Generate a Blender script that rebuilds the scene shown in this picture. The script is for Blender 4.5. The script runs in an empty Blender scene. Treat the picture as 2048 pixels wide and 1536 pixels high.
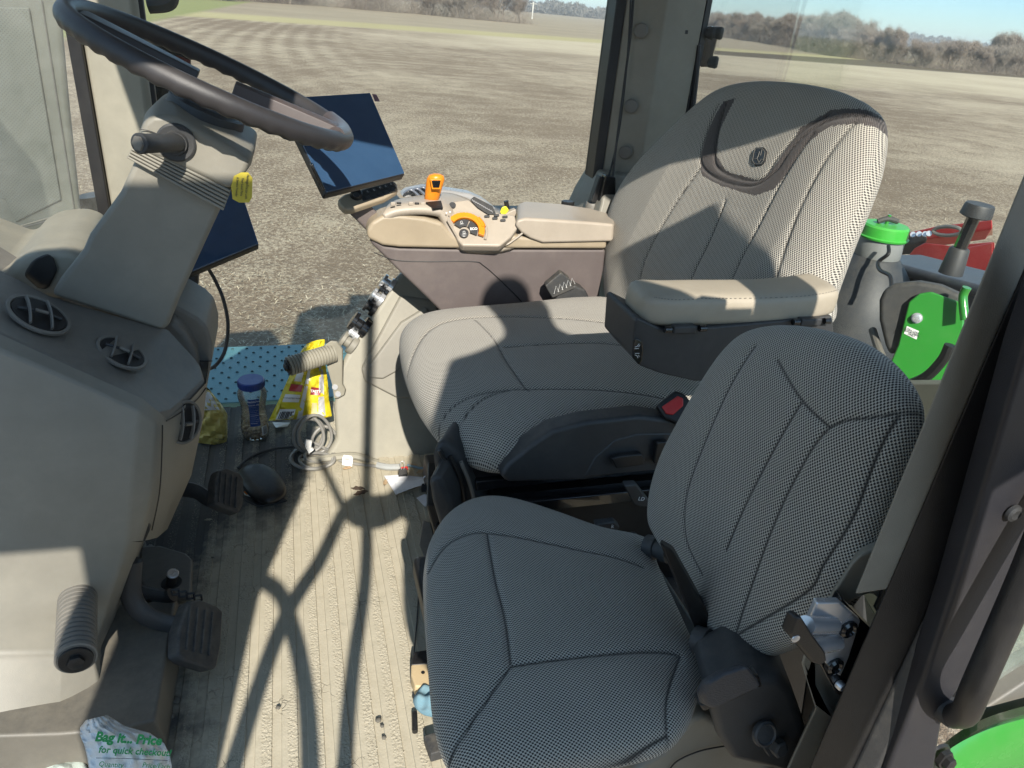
import bpy, bmesh, math, random
import numpy as np
from mathutils import Vector, Matrix
random.seed(7); RNG = np.random.default_rng(7)
SC = bpy.context.scene
COL = SC.collection
PI = math.pi

# ------------------------------------------------------------------ camera
FPX = 1450.0; ROLL = math.radians(5.5); PITCH = math.radians(27.4); YAW = math.radians(18.2); CAMH = 1.25
CAM = Vector((0, 0, CAMH))
_fh = Vector((math.sin(YAW), math.cos(YAW), 0)); _rt = Vector((math.cos(YAW), -math.sin(YAW), 0)); _up = Vector((0, 0, 1))
_fw = _fh * math.cos(PITCH) - _up * math.sin(PITCH)
_u0 = _fh * math.sin(PITCH) + _up * math.cos(PITCH)
cam_d = bpy.data.cameras.new('camera'); cam = bpy.data.objects.new('camera', cam_d); COL.objects.link(cam)
_r = _rt * math.cos(ROLL) + _u0 * math.sin(ROLL)
_u = _u0 * math.cos(ROLL) - _rt * math.sin(ROLL)
M = Matrix(((_r.x, _u.x, -_fw.x, 0), (_r.y, _u.y, -_fw.y, 0), (_r.z, _u.z, -_fw.z, CAMH), (0, 0, 0, 1)))
cam.matrix_world = M
cam_d.sensor_width = 36; cam_d.lens = 36 * FPX / 2048; cam_d.clip_start = 0.02; cam_d.clip_end = 6000
SC.camera = cam

# ------------------------------------------------------------------ light
SUN_EL = 36.8; SUN_AZ = 6.0            # azimuth in which the shadows fall, from +Y towards +X
w = bpy.data.worlds.new('World'); SC.world = w; w.use_nodes = True
nt = w.node_tree; bg = nt.nodes['Background']
sky = nt.nodes.new('ShaderNodeTexSky'); sky.sky_type = 'NISHITA'; sky.sun_disc = False
sky.sun_elevation = math.radians(SUN_EL); sky.sun_rotation = math.radians(180 + SUN_AZ)
sky.air_density = 1.0; sky.dust_density = 0.0; sky.ozone_density = 3.0
_tc = nt.nodes.new('ShaderNodeTexCoord'); _sp = nt.nodes.new('ShaderNodeSeparateXYZ'); nt.links.new(_tc.outputs['Generated'], _sp.inputs[0])
_rp = nt.nodes.new('ShaderNodeValToRGB'); nt.links.new(_sp.outputs[2], _rp.inputs[0]); _rp.color_ramp.elements[0].position = 0.0; _rp.color_ramp.elements[0].color = (0.30, 0.385, 0.47, 1); _rp.color_ramp.elements[1].position = 0.30; _rp.color_ramp.elements[1].color = (1.0, 0.88, 0.71, 1)
_e = _rp.color_ramp.elements.new(0.08); _e.color = (0.30, 0.40, 0.52, 1)
_mx = nt.nodes.new('ShaderNodeMix'); _mx.data_type = 'RGBA'; _mx.blend_type = 'MULTIPLY'; _mx.inputs[0].default_value = 1.0
nt.links.new(sky.outputs[0], _mx.inputs[6]); nt.links.new(_rp.outputs[0], _mx.inputs[7]); nt.links.new(_mx.outputs[2], bg.inputs[0]); bg.inputs[1].default_value = 0.15
sd = bpy.data.lights.new('sun', 'SUN'); sd.energy = 3.8; sd.angle = math.radians(0.53); sd.color = (1, 0.94, 0.84)
so = bpy.data.objects.new('sun', sd); COL.objects.link(so)
_sdir = Vector((math.sin(math.radians(SUN_AZ)) * math.cos(math.radians(SUN_EL)), math.cos(math.radians(SUN_AZ)) * math.cos(math.radians(SUN_EL)), -math.sin(math.radians(SUN_EL))))
so.rotation_euler = _sdir.to_track_quat('-Z', 'Y').to_euler()
SC.view_settings.view_transform = 'Standard'; SC.view_settings.look = 'None'; SC.view_settings.gamma = 1
SC.view_settings.exposure = 1.0
SC.render.engine = 'CYCLES'
SC.cycles.max_bounces = 10; SC.cycles.transparent_max_bounces = 24; SC.cycles.diffuse_bounces = 5
SC.cycles.use_denoising = True
SC.cycles.sample_clamp_indirect = 6

# ------------------------------------------------------------------ helpers
def ray(u, v):
    a = (u - 1024) / FPX; b = (v - 768) / FPX
    hc = a * math.cos(ROLL) + b * math.sin(ROLL); nc = -a * math.sin(ROLL) + b * math.cos(ROLL)
    return _fw + _rt * hc - _u0 * nc
def P(u, v, x=None, y=None, z=None, d=None):
    "where the line of sight through a spot of the photo meets a plane of the cab"
    r = ray(u, v)
    if x is not None: t = x / r.x
    elif y is not None: t = y / r.y
    elif z is not None: t = (z - CAMH) / r.z
    else: t = d / r.length
    return CAM + r * t
def PP(u, v, p0, n):
    r = ray(u, v); n = Vector(n)
    return CAM + r * ((Vector(p0) - CAM).dot(n) / r.dot(n))

def link(o, parent=None):
    COL.objects.link(o)
    if parent is not None:
        o.parent = parent
        o.matrix_parent_inverse = Matrix.Translation(-parent.location)
    return o
def tag(o, label, cat, group=None):
    o['label'] = label; o['category'] = cat
    if group: o['group'] = group
    return o
def thing(name, label, cat, loc=(0, 0, 0), group=None):
    o = bpy.data.objects.new(name, None); o.empty_display_size = 0.05; o.location = loc; COL.objects.link(o)
    return tag(o, label, cat, group)
def smooth(me, ang=35):
    for p in me.polygons: p.use_smooth = True
    try: me.set_sharp_from_angle(angle=math.radians(ang))
    except Exception: pass
def obj(name, bm, m, parent=None, ang=35, bevel=0, seg=3, sub=0, uv=None):
    if isinstance(bm, bmesh.types.BMesh):
        bmesh.ops.recalc_face_normals(bm, faces=bm.faces)
        me = bpy.data.meshes.new(name); bm.to_mesh(me); bm.free()
    else: me = bm
    smooth(me, ang)
    if m is not None:
        for q in (m if isinstance(m, (list, tuple)) else [m]): me.materials.append(q)
    o = bpy.data.objects.new(name, me); link(o, parent)
    if bevel:
        b = o.modifiers.new('bevel', 'BEVEL'); b.width = bevel; b.segments = seg; b.limit_method = 'ANGLE'; b.angle_limit = math.radians(28)
        b.harden_normals = False
        o.modifiers.new('wn', 'WEIGHTED_NORMAL').keep_sharp = False
    if sub:
        s = o.modifiers.new('sub', 'SUBSURF'); s.levels = sub; s.render_levels = sub
    return o
def BM(): return bmesh.new()
def add_prism(bm, pts, vec, mi=0):
    "closed solid from a flat outline pushed along vec"
    vec = Vector(vec); a = [bm.verts.new(Vector(p)) for p in pts]; b = [bm.verts.new(Vector(p) + vec) for p in pts]
    n = len(a); fs = [bm.faces.new(a), bm.faces.new(b[::-1])]
    for i in range(n): fs.append(bm.faces.new((a[i], b[i], b[(i + 1) % n], a[(i + 1) % n])))
    for f in fs: f.material_index = mi
    return fs
def prism(pts, vec):
    bm = BM(); add_prism(bm, pts, vec); return bm
def add_box(bm, lo, hi, mi=0, rot=None, piv=None):
    x0, y0, z0 = lo; x1, y1, z1 = hi
    vs = [Vector(q) for q in ((x0, y0, z0), (x1, y0, z0), (x1, y1, z0), (x0, y1, z0), (x0, y0, z1), (x1, y0, z1), (x1, y1, z1), (x0, y1, z1))]
    if rot is not None:
        pv = Vector(piv) if piv is not None else sum(vs, Vector()) / 8
        vs = [rot @ (q - pv) + pv for q in vs]
    v = [bm.verts.new(q) for q in vs]
    for f in ((0, 3, 2, 1), (4, 5, 6, 7), (0, 1, 5, 4), (1, 2, 6, 5), (2, 3, 7, 6), (3, 0, 4, 7)):
        bm.faces.new([v[i] for i in f]).material_index = mi
def box(lo, hi, **k):
    bm = BM(); add_box(bm, lo, hi, **k); return bm
def frame_of(t, hint=(0, 0, 1)):
    t = Vector(t).normalized(); h = Vector(hint)
    if abs(t.dot(h)) > 0.95: h = Vector((1, 0, 0))
    a = t.cross(h).normalized(); return a, t.cross(a).normalized(), t
def crom(pts, n=8, closed=False):
    pts = [Vector(p) for p in pts]; out = []; L = len(pts)
    for i in range(L if closed else L - 1):
        if closed: p0, p1, p2, p3 = pts[(i - 1) % L], pts[i], pts[(i + 1) % L], pts[(i + 2) % L]
        else: p0, p1, p2, p3 = pts[max(i - 1, 0)], pts[i], pts[i + 1], pts[min(i + 2, L - 1)]
        for k in range(n):
            t = k / n
            out.append(0.5 * ((2 * p1) + (p2 - p0) * t + (2 * p0 - 5 * p1 + 4 * p2 - p3) * t * t + (3 * p1 - p0 - 3 * p2 + p3) * t ** 3))
    if not closed: out.append(pts[-1])
    return out
def add_tube(bm, pts, r, seg=12, closed=False, cap=True, mi=0, flat=1.0, hint=(0, 0, 1)):
    pts = [Vector(p) for p in pts]; n = len(pts); rings = []
    pa = None
    for i, p in enumerate(pts):
        if closed: t = pts[(i + 1) % n] - pts[(i - 1) % n]
        else: t = pts[min(i + 1, n - 1)] - pts[max(i - 1, 0)]
        t.normalize()
        if pa is None: a, b, _ = frame_of(t, hint)
        else:
            a = (pa - t * pa.dot(t)).normalized(); b = t.cross(a)
        pa = a
        rr = r(i / max(n - 1, 1)) if callable(r) else r
        rings.append([bm.verts.new(p + a * (math.cos(q) * rr) + b * (math.sin(q) * rr * flat)) for q in (2 * PI * k / seg for k in range(seg))])
    for i in range(n if closed else n - 1):
        A = rings[i]; B = rings[(i + 1) % n]
        for k in range(seg): bm.faces.new((A[k], A[(k + 1) % seg], B[(k + 1) % seg], B[k])).material_index = mi
    if not closed and cap:
        bm.faces.new(rings[0][::-1]).material_index = mi; bm.faces.new(rings[-1]).material_index = mi
def tube(pts, r, n=8, **k):
    bm = BM(); add_tube(bm, crom(pts, n, k.get('closed', False)) if n > 1 else pts, r, **k); return bm
def add_lathe(bm, base, axis, prof, seg=32, mi=0, cap=True):
    "prof: (distance along axis, radius)"
    a, b, t = frame_of(axis); base = Vector(base); rings = []
    for (h, r) in prof:
        rings.append([bm.verts.new(base + t * h + (a * math.cos(q) + b * math.sin(q)) * max(r, 1e-5)) for q in (2 * PI * k / seg for k in range(seg))])
    for i in range(len(rings) - 1):
        for k in range(seg): bm.faces.new((rings[i][k], rings[i][(k + 1) % seg], rings[i + 1][(k + 1) % seg], rings[i + 1][k])).material_index = mi
    if cap: bm.faces.new(rings[0][::-1]).material_index = mi; bm.faces.new(rings[-1]).material_index = mi
def lathe(base, axis, prof, seg=32):
    bm = BM(); add_lathe(bm, base, axis, prof, seg); return bm
def add_loft(bm, secs, closed=True, cap=True, mi=0):
    rings = [[bm.verts.new(Vector(p)) for p in s] for s in secs]; n = len(rings[0])
    for i in range(len(rings) - 1):
        for k in range(n if closed else n - 1): bm.faces.new((rings[i][k], rings[i][(k + 1) % n], rings[i + 1][(k + 1) % n], rings[i + 1][k])).material_index = mi
    if cap and closed: bm.faces.new(rings[0][::-1]).material_index = mi; bm.faces.new(rings[-1]).material_index = mi
def hexa(front, back):
    "solid between two outlines with the same number of corners"
    bm = BM(); add_loft(bm, [front, back]); return bm
def text(s, m, parent, loc, right, up, size, name='lettering', thick=0.0004, align='CENTER', squash=1.0, bold=0.0):
    cu = bpy.data.curves.new('t', 'FONT'); cu.body = s; cu.size = size; cu.extrude = thick; cu.align_x = align; cu.align_y = 'CENTER'; cu.offset = bold
    cu.resolution_u = 3
    t = bpy.data.objects.new('t', cu); COL.objects.link(t)
    dg = bpy.context.evaluated_depsgraph_get(); me = bpy.data.meshes.new_from_object(t.evaluated_get(dg))
    bpy.data.objects.remove(t); bpy.data.curves.remove(cu)
    r = Vector(right).normalized(); n = r.cross(Vector(up)).normalized(); u = n.cross(r)
    me.transform(Matrix(((r.x * squash, u.x, n.x, loc[0]), (r.y * squash, u.y, n.y, loc[1]), (r.z * squash, u.z, n.z, loc[2]), (0, 0, 0, 1))))
    me.materials.append(m); o = bpy.data.objects.new(name, me); link(o, parent); return o

# ------------------------------------------------------------------ materials
def newmat(name):
    m = bpy.data.materials.new(name); m.use_nodes = True
    return m, m.node_tree, m.node_tree.nodes['Principled BSDF']
def N(t, ty, **k):
    n = t.nodes.new(ty)
    for a, b in k.items():
        if a.startswith('i_'): n.inputs[a[2:].replace('_', ' ')].default_value = b
        else: setattr(n, a, b)
    return n
def c4(c): return (c[0], c[1], c[2], 1)
def math_n(t, op, a, b=None, c=None):
    n = t.nodes.new('ShaderNodeMath'); n.operation = op
    for i, q in enumerate((a, b, c)):
        if q is None: continue
        if isinstance(q, (int, float)): n.inputs[i].default_value = q
        else: t.links.new(q, n.inputs[i])
    return n.outputs[0]
def mixc(t, f, a, b):
    n = t.nodes.new('ShaderNodeMix'); n.data_type = 'RGBA'
    if isinstance(f, (int, float)): n.inputs[0].default_value = f
    else: t.links.new(f, n.inputs[0])
    for i, q in ((6, a), (7, b)):
        if isinstance(q, (tuple, list)): n.inputs[i].default_value = c4(q)
        else: t.links.new(q, n.inputs[i])
    return n.outputs[2]
def ramp(t, f, stops):
    n = t.nodes.new('ShaderNodeValToRGB'); cr = n.color_ramp
    while len(cr.elements) < len(stops): cr.elements.new(0.5)
    for e, (p, c) in zip(cr.elements, stops):
        e.position = p; e.color = c4(c) if isinstance(c, (tuple, list)) else (c, c, c, 1)
    t.links.new(f, n.inputs[0]); return n.outputs[0]
def noise(t, vec, scale, detail=4, rough=0.6, out=0):
    n = N(t, 'ShaderNodeTexNoise'); n.inputs['Scale'].default_value = scale; n.inputs['Detail'].default_value = detail; n.inputs['Roughness'].default_value = rough
    if vec is not None: t.links.new(vec, n.inputs['Vector'])
    return n.outputs[out]
def coords(t, kind='Object'):
    return t.nodes.new('ShaderNodeTexCoord').outputs[kind]
def bump(t, bsdf, h, strength=0.3, dist=0.001):
    b = N(t, 'ShaderNodeBump'); b.inputs['Strength'].default_value = strength; b.inputs['Distance'].default_value = dist
    t.links.new(h, b.inputs['Height']); t.links.new(b.outputs[0], bsdf.inputs['Normal']); return b
DUST = (0.40, 0.35, 0.26)
def plastic(name, col, rough=0.5, grain=900, gs=0.25, dust=0.15, metal=0.0, coat=0.0, var=0.12, spec=0.5):
    "moulded plastic / painted metal: leather grain, uneven sheen, a little settled dust and fine scratches"
    m, t, b = newmat(name); vec = coords(t)
    big = noise(t, vec, 7, 5, 0.65); mid = noise(t, vec, 60, 4, 0.7)
    col1 = mixc(t, ramp(t, big, [(0.3, 0.0), (0.75, 1.0)]), tuple(c * (1 - var) for c in col), tuple(min(1, c * (1 + var)) for c in col))
    geo = t.nodes.new('ShaderNodeNewGeometry'); sep = N(t, 'ShaderNodeSeparateXYZ'); t.links.new(geo.outputs['Normal'], sep.inputs[0])
    upf = math_n(t, 'MAXIMUM', sep.outputs[2], 0.25)
    df = math_n(t, 'MULTIPLY', ramp(t, mid, [(0.35, 0.0), (0.8, 1.0)]), math_n(t, 'MULTIPLY', upf, dust))
    df = math_n(t, 'ADD', df, math_n(t, 'MULTIPLY', ramp(t, big, [(0.5, 0.0), (0.72, 1.0)]), dust * 0.5))
    t.links.new(mixc(t, df, col1, DUST), b.inputs['Base Color'])
    t.links.new(math_n(t, 'ADD', math_n(t, 'MULTIPLY', big, 0.22), rough - 0.08), b.inputs['Roughness'])
    b.inputs['Metallic'].default_value = metal; b.inputs['Coat Weight'].default_value = coat; b.inputs['Specular IOR Level'].default_value = spec
    if gs: 
        v = N(t, 'ShaderNodeTexVoronoi'); v.inputs['Scale'].default_value = grain; t.links.new(vec, v.inputs['Vector'])
        bump(t, b, v.outputs['Distance'], gs, 0.0006)
    return m
def fabric(name, dark, light, pu=0.0050, pv=0.0068, thr=0.12):
    "woven seat cloth: pale slubs in staggered rows over a dark ground; seams sunk and stitched"
    m, t, b = newmat(name); uv = coords(t, 'UV')
    sep = N(t, 'ShaderNodeSeparateXYZ')
    nz = N(t, 'ShaderNodeTexNoise'); nz.inputs['Scale'].default_value = 25; t.links.new(uv, nz.inputs['Vector'])
    t.links.new(uv, sep.inputs[0])
    wob = math_n(t, 'MULTIPLY', math_n(t, 'SUBTRACT', nz.outputs[0], 0.5), 0.7)
    a = math_n(t, 'COSINE', math_n(t, 'ADD', math_n(t, 'MULTIPLY', sep.outputs[0], 2 * PI / pu), wob))
    c = math_n(t, 'COSINE', math_n(t, 'ADD', math_n(t, 'MULTIPLY', sep.outputs[1], 2 * PI / pv), wob))
    g = math_n(t, 'MULTIPLY', a, c)
    f = ramp(t, math_n(t, 'ADD', math_n(t, 'MULTIPLY', g, 0.5), 0.5), [(0.5 + thr * 0.5 - 0.05, 0.0), (0.5 + thr * 0.5 + 0.10, 1.0)])
    big = noise(t, uv, 9, 3); fine = noise(t, uv, 1500, 2)
    lc = mixc(t, big, tuple(q * 0.88 for q in light), tuple(q * 1.08 for q in light))
    lc = mixc(t, math_n(t, 'MULTIPLY', fine, 0.3), lc, dark)
    colr = mixc(t, f, dark, lc)
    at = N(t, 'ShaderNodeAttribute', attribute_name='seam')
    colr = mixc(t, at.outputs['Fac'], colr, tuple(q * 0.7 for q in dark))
    t.links.new(colr, b.inputs['Base Color']); b.inputs['Roughness'].default_value = 0.85
    b.inputs['Sheen Weight'].default_value = 0.15; b.inputs['Specular IOR Level'].default_value = 0.25
    bump(t, b, g, 0.55, 0.0012)
    return m
def flatmat(name, col, rough=0.5, metal=0.0, emis=None):
    m, t, b = newmat(name); vec = coords(t); nz = noise(t, vec, 40, 3)
    t.links.new(mixc(t, nz, tuple(c * 0.9 for c in col), tuple(min(1, c * 1.1) for c in col)), b.inputs['Base Color'])
    b.inputs['Roughness'].default_value = rough; b.inputs['Metallic'].default_value = metal
    return m
def glassmat(name, tint=(0.96, 0.975, 0.955), haze=0.03):
    m = bpy.data.materials.new(name); m.use_nodes = True; t = m.node_tree; t.nodes.clear()
    out = N(t, 'ShaderNodeOutputMaterial'); tr = N(t, 'ShaderNodeBsdfTransparent'); tr.inputs[0].default_value = c4(tint)
    gl = N(t, 'ShaderNodeBsdfGlossy'); gl.inputs['Roughness'].default_value = 0.02
    df = N(t, 'ShaderNodeBsdfDiffuse'); df.inputs[0].default_value = (0.75, 0.75, 0.72, 1)
    fr = N(t, 'ShaderNodeFresnel'); fr.inputs[0].default_value = 1.3
    m1 = N(t, 'ShaderNodeMixShader'); m2 = N(t, 'ShaderNodeMixShader')
    t.links.new(math_n(t, 'MULTIPLY', fr.outputs[0], 0.35), m1.inputs[0]); t.links.new(tr.outputs[0], m1.inputs[1]); t.links.new(gl.outputs[0], m1.inputs[2])
    vec = coords(t); a = noise(t, vec, 3, 6, 0.7); b = noise(t, vec, 300, 2, 0.6)
    h = math_n(t, 'MULTIPLY', ramp(t, a, [(0.35, 0.15), (0.8, 1.0)]), haze); h = math_n(t, 'ADD', h, math_n(t, 'MULTIPLY', ramp(t, b, [(0.68, 0.0), (0.78, 1.0)]), haze * 1.5))
    t.links.new(h, m2.inputs[0]); t.links.new(m1.outputs[0], m2.inputs[1]); t.links.new(df.outputs[0], m2.inputs[2]); t.links.new(m2.outputs[0], out.inputs[0])
    return m
MT = {}
MT['beige'] = plastic('beige_plastic', (0.27, 0.255, 0.205), 0.5, dust=0.25)
MT['pillar'] = plastic('pillar_plastic', (0.24, 0.225, 0.185), 0.5, dust=0.2)
MT['tan'] = plastic('tan_plastic', (0.33, 0.27, 0.19), 0.45, dust=0.2)
MT['tanlight'] = plastic('tan_light_plastic', (0.38, 0.33, 0.27), 0.4, dust=0.15)
MT['taupe'] = plastic('taupe_plastic', (0.135, 0.125, 0.105), 0.5, dust=0.2)
MT['brown'] = plastic('brown_plastic', (0.115, 0.095, 0.092), 0.5, dust=0.12)
MT['grey'] = plastic('grey_plastic', (0.215, 0.203, 0.170), 0.48, dust=0.12)
MT['greyd'] = plastic('dark_grey_plastic', (0.158, 0.149, 0.132), 0.5, dust=0.15)
MT['char'] = plastic('charcoal_plastic', (0.032, 0.034, 0.037), 0.5, dust=0.10)
MT['black'] = plastic('black_plastic', (0.012, 0.012, 0.013), 0.4, dust=0.05)
MT['gloss'] = plastic('gloss_black', (0.008, 0.009, 0.011), 0.15, gs=0, dust=0.02, coat=0.5)
MT['wheel'] = plastic('wheel_leather', (0.033, 0.031, 0.033), 0.40, grain=1400, dust=0.03)
MT['wheelb'] = plastic('wheel_spoke_plastic', (0.070, 0.055, 0.053), 0.35, gs=0.05, dust=0.05)
MT['rubber'] = plastic('black_rubber', (0.042, 0.043, 0.045), 0.65, dust=0.25)
MT['steel'] = plastic('bright_steel', (0.72, 0.73, 0.75), 0.25, gs=0, dust=0.0, metal=0.65)
MT['green'] = plastic('green_paint', (0.028, 0.24, 0.03), 0.22, gs=0, dust=0.10, coat=0.7, var=0.05)
MT['red'] = plastic('red_paint', (0.50, 0.012, 0.015), 0.35, gs=0, dust=0.25, coat=0.2)
MT['orange'] = plastic('orange_plastic', (0.80, 0.26, 0.012), 0.35, gs=0.05, dust=0.02)
MT['yellow'] = plastic('yellow_plastic', (0.70, 0.56, 0.04), 0.35, gs=0, dust=0.02)
MT['white'] = flatmat('white_print', (0.75, 0.75, 0.73), 0.5)
MT['dgreytext'] = flatmat('dark_print', (0.05, 0.05, 0.05), 0.5)
MT['leather'] = plastic('beige_leather', (0.35, 0.305, 0.235), 0.48, grain=700, gs=0.35, dust=0.05)
MT['fabric'] = fabric('seat_weave', (0.032, 0.030, 0.028), (0.53, 0.495, 0.425), pu=0.0056, pv=0.0076, thr=-0.22)
MT['fabricp'] = fabric('seat_weave_small', (0.028, 0.027, 0.026), (0.56, 0.535, 0.465), pu=0.0041, pv=0.0056, thr=-0.12)
MT['fabric2'] = fabric('seat_weave_band', (0.025, 0.022, 0.021), (0.15, 0.13, 0.12), pu=0.0042, pv=0.0055, thr=0.0)
MT['glass'] = glassmat('window_glass')

# ------------------------------------------------------------------ the land
GZ = -1.6
def field_material():
    m, t, b = newmat('stubble_field'); vec = coords(t); sep = N(t, 'ShaderNodeSeparateXYZ'); t.links.new(vec, sep.inputs[0]); X, Y = sep.outputs[0], sep.outputs[1]
    # straw lying over soil: warped fine noise, rougher and browner in patches
    wv = N(t, 'ShaderNodeTexNoise', noise_dimensions='3D'); wv.inputs['Scale'].default_value = 0.5; wv.inputs['Detail'].default_value = 3; t.links.new(vec, wv.inputs['Vector'])
    mp = N(t, 'ShaderNodeMapping'); mp.inputs['Scale'].default_value = (1.0, 0.75, 1); t.links.new(vec, mp.inputs['Vector'])
    n1 = noise(t, mp.outputs[0], 17, 5, 0.78); n2 = noise(t, mp.outputs[0], 38, 3, 0.7); n3 = noise(t, vec, 1.1, 4, 0.6); n4 = noise(t, vec, 0.09, 4, 0.6)
    straw = mixc(t, n2, (0.34, 0.28, 0.20), (0.56, 0.48, 0.36)); soil = mixc(t, n1, (0.17, 0.128, 0.09), (0.27, 0.21, 0.15))
    # drill rows: along X, bending round in the left of the field
    bend = math_n(t, 'MULTIPLY', math_n(t, 'POWER', math_n(t, 'MAXIMUM', math_n(t, 'SUBTRACT', 4.0, X), 0.0), 1.35), 1.0)
    rowc = math_n(t, 'ADD', math_n(t, 'ADD', Y, bend), math_n(t, 'MULTIPLY', n3, 1.6))
    far = math_n(t, 'SMOOTHSTEP' if False else 'MULTIPLY', 1, 1)
    row = math_n(t, 'MULTIPLY', math_n(t, 'SINE', math_n(t, 'MULTIPLY', rowc, 2 * PI / 1.5)), 0.014)
    row2 = math_n(t, 'MULTIPLY', math_n(t, 'SINE', math_n(t, 'MULTIPLY', rowc, 2 * PI / 5.3)), 0.010)
    # the tilled area left of centre: ridges that sweep toward the cab
    tx = math_n(t, 'ADD', X, math_n(t, 'MULTIPLY', Y, 0.065)); till = math_n(t, 'MULTIPLY', math_n(t, 'SINE', math_n(t, 'ADD', math_n(t, 'MULTIPLY', math_n(t, 'ADD', tx, math_n(t, 'MULTIPLY', math_n(t, 'SINE', math_n(t, 'MULTIPLY', Y, 0.045)), 3.5)), 2 * PI / 1.15), math_n(t, 'MULTIPLY', n3, 2.6))), 0.042)
    tm = math_n(t, 'MULTIPLY', ramp(t, math_n(t, 'MULTIPLY', math_n(t, 'SUBTRACT', Y, 12), 1 / 30), [(0.0, 0.0), (1.0, 1.0)]), ramp(t, math_n(t, 'MULTIPLY', math_n(t, 'ADD', X, 2), 1 / 9), [(0.2, 1.0), (0.9, 0.0)]))
    f = math_n(t, 'ADD', math_n(t, 'MULTIPLY', n1, 0.75), math_n(t, 'MULTIPLY', n2, 0.5)); f = math_n(t, 'ADD', f, math_n(t, 'MULTIPLY', math_n(t, 'SUBTRACT', n3, 0.5), 0.25)); f = math_n(t, 'ADD', f, math_n(t, 'MULTIPLY', math_n(t, 'SUBTRACT', n4, 0.5), 0.5))
    f = math_n(t, 'ADD', f, math_n(t, 'ADD', row, row2)); f = math_n(t, 'ADD', f, math_n(t, 'MULTIPLY', till, tm))
    base = mixc(t, ramp(t, f, [(0.57, 0.0), (0.72, 1.0)]), soil, straw)
    def band(a0, b0, soft, inv=False):
        "1 beyond the line Y = a0 + b0 X"
        q = math_n(t, 'SUBTRACT', Y, math_n(t, 'ADD', math_n(t, 'MULTIPLY', X, b0), a0)); q = math_n(t, 'ADD', q, math_n(t, 'MULTIPLY', math_n(t, 'SUBTRACT', n4, 0.5), soft * 2))
        return ramp(t, math_n(t, 'ADD', math_n(t, 'MULTIPLY', q, 0.5 / soft), 0.5), [(0.0, 0.0), (1.0, 1.0)])
    pale = mixc(t, n2, (0.44, 0.375, 0.27), (0.60, 0.52, 0.38)); past = mixc(t, n4, (0.25, 0.20, 0.145), (0.40, 0.34, 0.24)); yg = mixc(t, n4, (0.34, 0.30, 0.15), (0.48, 0.42, 0.25)); dk = (0.13, 0.105, 0.075)
    pmask = math_n(t, 'MULTIPLY', band(60, -0.25, 7), ramp(t, math_n(t, 'MULTIPLY', math_n(t, 'SUBTRACT', X, 6), 1 / 14), [(0.0, 0.0), (1.0, 1.0)]))
    col = mixc(t, math_n(t, 'MULTIPLY', pmask, math_n(t, 'ADD', 0.45, math_n(t, 'MULTIPLY', n4, 0.6))), base, pale)
    dmask = math_n(t, 'MULTIPLY', band(72, 0.17, 1.5), ramp(t, math_n(t, 'MULTIPLY', math_n(t, 'SUBTRACT', X, 38), 1 / 10), [(0.0, 0.0), (1.0, 1.0)]))
    col = mixc(t, dmask, col, dk)
    col = mixc(t, band(71, 0.42, 1.2), col, yg); col = mixc(t, band(83, 0.38, 2.5), col, past)
    gx = math_n(t, 'ADD', X, math_n(t, 'MULTIPLY', Y, -0.045)); gm = ramp(t, math_n(t, 'MULTIPLY', math_n(t, 'ADD', gx, math_n(t, 'ADD', math_n(t, 'MULTIPLY', n3, 1.5), 10.5)), 1), [(0.0, 1.0), (1.0, 0.0)])
    gm = math_n(t, 'MULTIPLY', gm, ramp(t, math_n(t, 'MULTIPLY', math_n(t, 'SUBTRACT', Y, 20), 1 / 15), [(0.0, 0.0), (1.0, 1.0)]))
    col = mixc(t, gm, col, mixc(t, n1, (0.17, 0.19, 0.07), (0.34, 0.34, 0.16)))
    t.links.new(col, b.inputs['Base Color']); b.inputs['Roughness'].default_value = 0.95; b.inputs['Specular IOR Level'].default_value = 0.1
    h = math_n(t, 'ADD', math_n(t, 'MULTIPLY', n1, 1.0), math_n(t, 'MULTIPLY', n2, 0.4)); h = math_n(t, 'ADD', h, math_n(t, 'MULTIPLY', n3, 1.5)); h = math_n(t, 'ADD', h, math_n(t, 'MULTIPLY', math_n(t, 'MULTIPLY', till, tm), 5))
    bump(t, b, h, 0.9, 0.045)
    return m
bm = BM()
g = [-3000, -600, -120, -30, -10, 0, 10, 30, 120, 600, 3000]
gv = [[bm.verts.new((x, y, GZ)) for x in g] for y in g]
for i in range(len(g) - 1):
    for j in range(len(g) - 1): bm.faces.new((gv[i][j], gv[i][j + 1], gv[i + 1][j + 1], gv[i + 1][j]))
o = obj('field', bm, field_material()); o['kind'] = 'structure'

# loose straw on the near ground (nobody could count it)
def straw_mat():
    m, t, b = newmat('straw'); gi = t.nodes.new('ShaderNodeNewGeometry')
    t.links.new(ramp(t, gi.outputs['Random Per Island'], [(0.0, (0.20, 0.15, 0.095)), (0.5, (0.40, 0.33, 0.22)), (1.0, (0.60, 0.53, 0.40))]), b.inputs['Base Color']); b.inputs['Roughness'].default_value = 0.8
    return m
def quads_mesh(name, Q):
    "Q: n x 4 x 3 array"
    n = len(Q); me = bpy.data.meshes.new(name); me.vertices.add(n * 4); me.vertices.foreach_set('co', Q.reshape(-1).astype(np.float32))
    me.loops.add(n * 4); me.loops.foreach_set('vertex_index', np.arange(n * 4, dtype=np.int32)); me.polygons.add(n)
    me.polygons.foreach_set('loop_start', np.arange(0, n * 4, 4, dtype=np.int32)); me.polygons.foreach_set('loop_total', np.full(n, 4, dtype=np.int32))
    me.update(calc_edges=True); me.validate(); return me
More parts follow.
